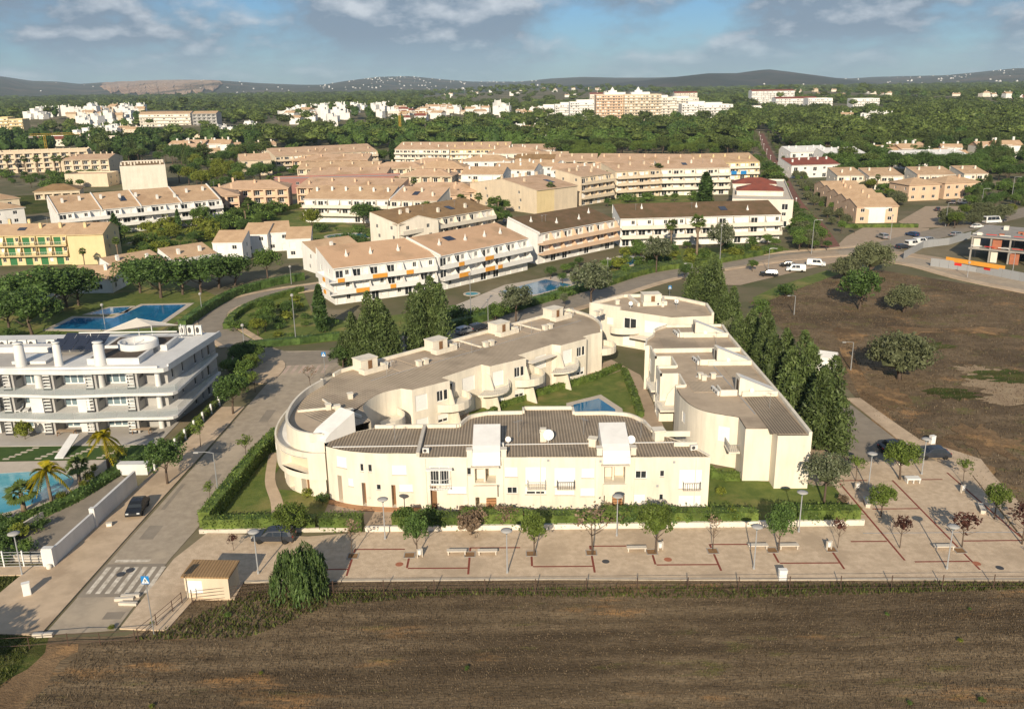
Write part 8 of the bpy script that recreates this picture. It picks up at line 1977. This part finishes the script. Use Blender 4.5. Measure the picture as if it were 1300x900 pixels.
x, y = G(1158, 612, .15); t = thing('bench', 'boxy white bench with open base at the top of the square', 'bench', (x, y, .157)); b = MB(); b.box(-.85, -.45, .5, .85, .45, .68); b.build('seat', M['white'], t)
for q in (-.8, -.05, .7): b = MB(); b.box(q, -.4, 0, q + .1, .4, .498); b.build('leg', M['white'], t)
# litter bins: two uprights with a hanging drum
for u, v, lb in ((533, 707, 'pale litter bin beside the dense dark young tree'), (838, 698, 'pale litter bin beside the wide open-crowned tree'), (1052, 697, 'pale litter bin beside the slim wine-red sapling'), (1088, 622, 'pale litter bin beside the square lamp'), (1222, 625, 'pale litter bin under the lollipop sapling')):
    x, y = G(u, v, .15); t = thing('litter_bin', lb, 'bin', (x, y, .157), .3)
    for q in (-.3, .22): b = MB(); b.box(q, -.12, 0, q + .08, .12, 1.0); b.build('upright', M['stone'], t)
    b = MB(); b.lathe([(.16, .3), (.21, .4), (.22, .85), (.15, .86)], 12); b.build('drum', M['white'], t)
# tree pits
for k, x in enumerate(XS + [47.2, 54.6]):
    y = 82.0 if k < 9 else 81.4; b = MB()
    for (x0, y0, x1, y1) in ((-.6, -.6, .6, -.5), (-.6, .5, .6, .6), (-.6, -.5, -.5, .5), (.5, -.5, .6, .5)): b.box(x0, y0, .157, x1, y1, .2)
    b.box(-.5, -.5, .157, .5, .5, .163, 1); me = b.mesh('tree_pit', [M['concrete'], M['dirt']]); o = obj('tree_pit', me, None, (x, y, 0)); o['kind'] = 'structure'
for u, v in ((507, 716), (848, 710), (1240, 715)): x, y = G(u, v, .15); b = MB(); b.lathe([(.42, .152), (.42, .158), (.0, .158)], 18, (x, y)); struct('manhole_cover', b, M['brick'])
for u, v in ((769, 713), (1269, 721), (153, 729), (165, 724)): x, y = G(u, v, .1); b = MB(); b.lathe([(.4, .05), (.4, .162), (.0, .162)], 18, (x, y)); struct('manhole_cover', b, M['dgrey'])

# cabinets
def cabinet(u, v, w, d, h, label, rz=0.0, m='white'):
    x, y = G(u, v, .1); t = thing('utility_cabinet', label, 'cabinet', (x, y, .02), rz); b = MB(); b.box(-w / 2, -d / 2, .12, w / 2, d / 2, h); b.box(-w / 2 - .03, -d / 2 - .03, h + .002, w / 2 + .03, d / 2 + .03, h + .06); b.build('casing', M[m], t)
    b = MB(); b.box(-w / 2 - .04, -d / 2 - .04, 0, w / 2 + .04, d / 2 + .04, .118); b.build('plinth', M['concrete'], t); b = MB(); b.box(-w / 2 + .06, -d / 2 - .02, .2, w / 2 - .06, -d / 2 - .002, h - .08); b.build('door', M['frame'], t)
cabinet(993, 735, .8, .5, 1.15, 'white utility cabinet at the field edge of the plaza'); cabinet(35, 755, .7, .5, 1.4, 'white utility cabinet on the grass by the side pavement', .5); cabinet(1183, 563, .7, .5, 1.2, 'white utility cabinet above the parked hatchback', .3); cabinet(139, 668, .6, .35, .5, 'low concrete box behind the black car', .3, 'stone')
x, y = G(1055, 468); t = thing('site_cabin', 'white corrugated cabin with pitched roof at the field edge', 'cabin', (x - 1.6, y, .02), -.5)
b = MB(); b.box(-2.2, -1.4, 0, 2.2, 1.4, 2.6); b.build('wall', M['white'], t); b = MB(); b.prism_yz(-2.35, 2.35, [(-1.55, 2.605), (1.55, 2.605), (0, 3.3)]); b.build('roof', M['bright_white'], t); b = MB(); b.box(.3, -1.43, .05, 1.2, -1.402, 2.0); b.build('door', M['frame'], t)
# brick kiosk at the field corner
t = wthing('electricity_kiosk', 'small cream kiosk with flat ochre roof at the field corner', 'kiosk', -30.2, 75.7)
b = MB(); wall(b, [(-32.4, 74.5), (-28.0, 74.2), (-27.9, 77.0), (-32.3, 77.3), (-32.4, 74.5)], .02, 2.5, [(.25, 1.75, .7, 2.1, .06)]); wpart(b, 'wall', M['sand'], t)
b = MB(); b.prism([(-32.6, 74.3), (-27.8, 74.0), (-27.7, 77.2), (-32.5, 77.5)], 2.502, 2.66); wpart(b, 'roof', M['tile_ochre'], t); fit_opening(t, [(-32.4, 74.5), (-28.0, 74.2)], (.25, 1.75, .7, 2.1), 'shutter', .04, ORG[t])

# field fence
t = wthing('fence', 'thin rusty post and wire fence along the brown field', 'fence', 0, 74)
M['rust'] = mat('rusty_steel', (0.09, 0.055, 0.04), .8)
fp = [(-31.5, 73.6), (-24, 75.2)] + [(-18 + 5 * k, 74.9 - .035 * k * 1.2) for k in range(16)]
for p in fp: b = MB(); b.tube([(*p, 0), (*p, 1.6)], .05, 5); wpart(b, 'post', M['rust'], t)
for z in (.3, .7, 1.05, 1.4): b = MB(); b.tube([(*p, z) for p in fp], .018, 4); wpart(b, 'wire', M['rust'], t)
t = wthing('fence', 'rusty steel barrier closing the end of the side street', 'fence', -40, 67.5)
fq = [(-50, 66.4), (-46.5, 66.6), (-43.8, 66.8), (-40.5, 67.2), (-37.6, 67.2), (-34.6, 67.6)]
for p in fq: b = MB(); b.tube([(*p, 0), (*p, 1.35)], .045, 5); wpart(b, 'post', M['rust'], t)
for z in (.45, 1.3): b = MB(); b.tube([(*p, z) for p in fq], .03, 5); wpart(b, 'rail', M['rust'], t)
t = wthing('fence', 'rusty railing from the barrier up to the cream kiosk', 'fence', -33, 71)
fr_ = [(-34.4, 67.8), (-33.6, 70), (-32.9, 72.2), (-32.5, 73.6)]
for p in fr_: b = MB(); b.tube([(*p, 0), (*p, 1.35)], .045, 5); wpart(b, 'post', M['rust'], t)
for z in (.4, .85, 1.3): b = MB(); b.tube([(*p, z) for p in fr_], .025, 5); wpart(b, 'rail', M['rust'], t)
# crossing signs: blue square, white triangle, walking figure
def crossing_sign(u, vb, vt, label):
    x, y = G(u, vb); h = top_h(u, vt, x, y); t = thing('road_sign', label, 'sign', (x, y, .05)); b = MB(); b.tube([(0, 0, 0), (0, 0, h)], .05, 7); b.build('pole', M['metal'], t)
    s = .36; b = MB(); b.box(-s, -.07, h - 1.0 + .02, s, -.05, h - 1.0 + 2 * s + .1); p = b.build('sign_plate', M['blue'], t)
    b = MB(); b.prism_yz(0, .01, [(0, 0), (.01, 0), (.01, .01)]); b = MB(); z = h - 1.0
    b.tri((-.33, -.078, z + .1), (.33, -.078, z + .1), (0, -.078, z + .74)); b.build('triangle', M['frame'], p)
    b = MB(); b.lathe([(.05, 0), (.05, .006)], 10); b.v = [(q[0], -.086 - q[2], z + .5 + q[1]) for q in b.v]; b.box(-.04, -.086, z + .3, .05, -.082, z + .44)
    for a in ((-.02, z + .3, -.12, z + .14), (.03, z + .3, .12, z + .14), (-.03, z + .42, -.12, z + .34), (.04, z + .42, .13, z + .36)): b.tube([(a[0], -.084, a[1]), (a[2], -.084, a[3])], .018, 4)
    b.build('walking_figure', M['black'], p); return t
crossing_sign(196, 808, 729, 'blue pedestrian crossing sign on a tall pole by the near zebra'); crossing_sign(413, 478, 446, 'blue pedestrian crossing sign at the far pinkish zebra')
crossing_sign(850, 378, 362, 'blue road sign at the bend behind the rear block')
# broken kerb stones beside the barrier
for k, (u, v, r) in enumerate(((158, 762, .1), (166, 758, .05), (163, 768, -.08))): x, y = G(u, v); b = MB(); b.box(-.9, -.18, 0, .9, .18, .28); tag(obj('kerb_stone', b.mesh('kerb_stone', [M['stone']]), None, (x, y, .052 + .0), r), ['loose pale kerb stone lying left in the road heap', 'loose pale kerb stone at the back of the road heap', 'loose pale kerb stone at the front of the road heap'][k], 'stone')
b = MB(); b.box(-.9, -.2, 0, .9, .2, .35); x, y = G(55, 808); tag(obj('kerb_stone', b.mesh('kerb_stone', [M['stone']]), None, (x, y, .05), .05), 'pale stone block by the rusty barrier', 'stone')

# ---------------------------------------------------------------- vehicles
CARM = {'black': M['black'], 'white': mat('white_car_paint', (.72, .72, .70), .25, spec=.6), 'dark': mat('dark_car_paint', (.03, .035, .045), .22, spec=.6), 'blue': mat('blue_car_paint', (.02, .05, .12), .25, spec=.6), 'silver': mat('silver_car_paint', (.36, .37, .38), .28, metal=.4, spec=.6)}
def _wheel():
    b = MB(); b.lathe([(.2, -.1), (.31, -.1), (.32, 0), (.31, .1), (.2, .1)], 18); b.v = [(x, z, y) for x, y, z in b.v]; ty = b.mesh('tyre', [M['rubber']], smooth=True)
    b = MB(); b.lathe([(.21, -.09), (.2, -.06), (.06, -.08), (.0, -.08)], 14); b.lathe([(.21, .09), (.2, .06), (.06, .08), (.0, .08)], 14); b.v = [(x, z, y) for x, y, z in b.v]; ri = b.mesh('rim', [M['metal']]); return ty, ri
TY, RI = _wheel()
PROF = {'hatch': (4.1, [(-2.05, .35), (-2.05, .72), (-1.95, .88), (-1.75, .95), (-1.45, 1.0), (-1.1, 1.46), (-.5, 1.52), (.3, 1.5), (.75, 1.32), (1.1, 1.0), (1.75, .88), (2.0, .72), (2.05, .5), (2.02, .32)]),
        'estate': (4.6, [(-2.3, .35), (-2.3, .75), (-2.22, .95), (-2.1, 1.38), (-1.7, 1.46), (-.5, 1.5), (.3, 1.46), (.75, 1.3), (1.15, .98), (2.0, .85), (2.25, .7), (2.3, .5), (2.27, .32)]),
        'suv': (4.6, [(-2.3, .42), (-2.3, .9), (-2.24, 1.1), (-2.05, 1.62), (-1.6, 1.72), (.2, 1.72), (.6, 1.55), (1.0, 1.12), (1.95, 1.02), (2.25, .85), (2.3, .6), (2.27, .4)]),
        'van': (4.9, [(-2.45, .4), (-2.45, 1.0), (-2.4, 1.8), (-2.2, 1.92), (.9, 1.92), (1.25, 1.75), (1.7, 1.12), (2.3, .98), (2.43, .8), (2.45, .5), (2.42, .38)]),
        'minibus': (6.2, [(-3.1, .45), (-3.1, 1.2), (-3.05, 2.4), (-2.8, 2.55), (1.9, 2.55), (2.2, 2.3), (2.6, 1.3), (2.95, 1.1), (3.08, .9), (3.1, .5), (3.05, .42)])}
BODY = {}
def car_meshes(kind, paint):
    if (kind, paint) in BODY: return BODY[kind, paint]
    L, pr = PROF[kind]; top = max(z for _, z in pr); belt = .95 if kind in ('hatch', 'estate') else 1.08 if kind in ('suv', 'van') else 1.3; W = .88 if kind in ('hatch', 'estate') else .95 if kind != 'minibus' else 1.05
    def hw(z): return W if z <= belt else W - (z - belt) / (top - belt) * .2
    b = MB(); n = len(pr); b.v += [(x, -hw(z), z) for x, z in pr] + [(x, hw(z), z) for x, z in pr]
    for i in range(n - 1): b.f.append((i, n + i, n + i + 1, i + 1)); b.m.append(0)
    # flanks with dark wheel arches: polygon strip down to the sill
    b.f.append(tuple(range(n))); b.m.append(0); b.f.append(tuple(range(2 * n - 1, n - 1, -1))); b.m.append(0)
    b.f.append((0, n - 1, 2 * n - 1, n)); b.m.append(0)
    body = b.mesh('body', [CARM[paint]])
    g = MB(); up = [(x, z) for x, z in pr if z >= belt - .02]
    xs = [x for x, z in up]; x0, x1 = min(xs) + .16, max(x for x, z in up if z > belt + .1) + .18
    zt = top - .12
    for s in (-1, 1):
        seg = np.linspace(x0 + .12, x1 - .25, 4)
        for i in range(3):
            a0, a1 = seg[i] + .04, seg[i + 1] - .04; ta = .25 if i == 0 and kind != 'van' else .04; tb = .42 if i == 2 else .04
            q = [(a0, s * (hw(belt) + .006), belt + .03), (a1 + (.1 if i == 2 else 0), s * (hw(belt) + .006), belt + .03), (a1 - tb + .1, s * (hw(zt) + .006), zt), (a0 + ta, s * (hw(zt) + .006), zt)]
            if kind == 'van' and i == 0: continue
            g.poly(q if s < 0 else q[::-1])
    wins = g.mesh('side_glass', [M['glass']])
    def edge_glass(idx):
        (xa, za), (xb, zb) = pr[idx], pr[idx + 1]; g = MB(); k = .02; d = math.hypot(xb - xa, zb - za); nx, nz = -(zb - za) / d, (xb - xa) / d
        f0, f1 = .08, .94; P0 = (xa + (xb - xa) * f0 + nx * k, za + (zb - za) * f0 + nz * k); P1 = (xa + (xb - xa) * f1 + nx * k, za + (zb - za) * f1 + nz * k)
        g.quad((P0[0], -hw(P0[1]) + .08, P0[1]), (P1[0], -hw(P1[1]) + .06, P1[1]), (P1[0], hw(P1[1]) - .06, P1[1]), (P0[0], hw(P0[1]) - .08, P0[1])); g.f[-1] = g.f[-1][::-1]; return g
    fi = max(i for i in range(n - 1) if pr[i][1] > belt + .12 and pr[i + 1][1] < pr[i][1] - .1 and pr[i][0] > 0); ri = next(i for i in range(n - 1) if pr[i + 1][1] > belt + .25)
    ws, rs = edge_glass(fi).mesh('windscreen', [M['glass']]), edge_glass(ri).mesh('rear_window', [M['glass']])
    hl = MB(); hl.box(-.06, -.16, -.07, .06, .16, .07); hlm = hl.mesh('headlight', [M['lens']]); tl = hl.mesh('tail_light', [M['redlens']])
    BODY[kind, paint] = (body, wins, ws, rs, hlm, tl, L, W, pr); return BODY[kind, paint]
def car(kind, paint, x, y, rz, label, group=None, z=.06):
    body, wins, ws, rs, hlm, tl, L, W, pr = car_meshes(kind, paint); t = thing('parked_car' if kind not in ('van', 'minibus') else 'parked_van' if kind == 'van' else 'minibus', label, 'car' if kind not in ('van', 'minibus') else 'van', (x, y, z), rz, group)
    obj('body', body, t); obj('side_glass', wins, t); obj('windscreen', ws, t); obj('rear_window', rs, t)
    for sx in (-L * .31, L * .31):
        for sy in (-W + .08, W - .08): w = obj('wheel', TY, t, (sx, sy, .32)); obj('rim', RI, w)
    for sy in (-.62, .62): obj('headlight', hlm, t, (L / 2 - .06, sy, .68 if kind != 'minibus' else .9)); obj('tail_light', tl, t, (-L / 2 + .05, sy, .8))
    return t
car('hatch', 'black', -44.7, 93.0, -1.45, 'glossy black car parked on the side street pavement', z=.16)
car('estate', 'dark', -26.6, 85.6, 3.1, 'dark estate car half hidden behind the bushy tree', z=.157)
car('hatch', 'dark', 55.6, 105.4, 3.1, 'dark hatchback parked at the head of the square', z=.055); car('hatch', 'black', 51.4, 107.6, 0.1, 'dark car in tree shade beyond the parked hatchback', z=.055)
for kind, p, u, v, rz, lb in (('suv', 'black', 976, 351, 2.9, 'black off-roader parked on the roadside bay'), ('van', 'white', 1010, 345, 2.9, 'white van parked next to the black off-roader'), ('van', 'white', 1036, 338, -.35, 'white van with open side by the lamp mast'), ('estate', 'blue', 1158, 300, 1.9, 'blue car alone in the tan car park'), ('estate', 'dark', 1146, 316, .4, 'dark car at the kerb below the white vans'), ('van', 'white', 1158, 313, .4, 'white car first in the kerbside row'), ('van', 'white', 1168, 310, .4, 'white van second in the kerbside row'), ('estate', 'silver', 1180, 307, .4, 'grey car last in the kerbside row'), ('minibus', 'white', 1259, 284, .2, 'white minibus on the eastern road'), ('suv', 'dark', 1207, 259, 1.5, 'dark car before the peach villa garage'), ('van', 'white', 1221, 259, 1.5, 'white car before the peach villa garage'), ('estate', 'silver', 591, 423, .8, 'silver-blue car parked on the north road'), ('estate', 'dark', 608, 419, .8, 'dark car parked behind the silver-blue one'), ('suv', 'dark', 1268, 282, .2, 'dark car beside the white minibus'), ('estate', 'silver', 645, 283, 1.0, 'silver car in the lane below the yellow gable'), ('estate', 'dark', 652, 281, 1.0, 'dark car in the lane below the yellow gable'), ('hatch', 'black', 1000, 339, 2.9, 'dark car tucked under the roadside tree'), ('estate', 'silver', 1215, 300, .45, 'silver car driving the eastern road past the hoarding'), ('hatch', 'white', 1240, 290, .3, 'white hatchback at the kerb before the minibus'), ('suv', 'silver', 1120, 303, 1.7, 'silver car parked by the promenade end of the tan car park'), ('hatch', 'dark', 1190, 268, 1.2, 'dark hatchback in front of the peach villa stair tower')):
    x, y = G(u, v); car(kind, p, x, y, rz, lb, z=.066)
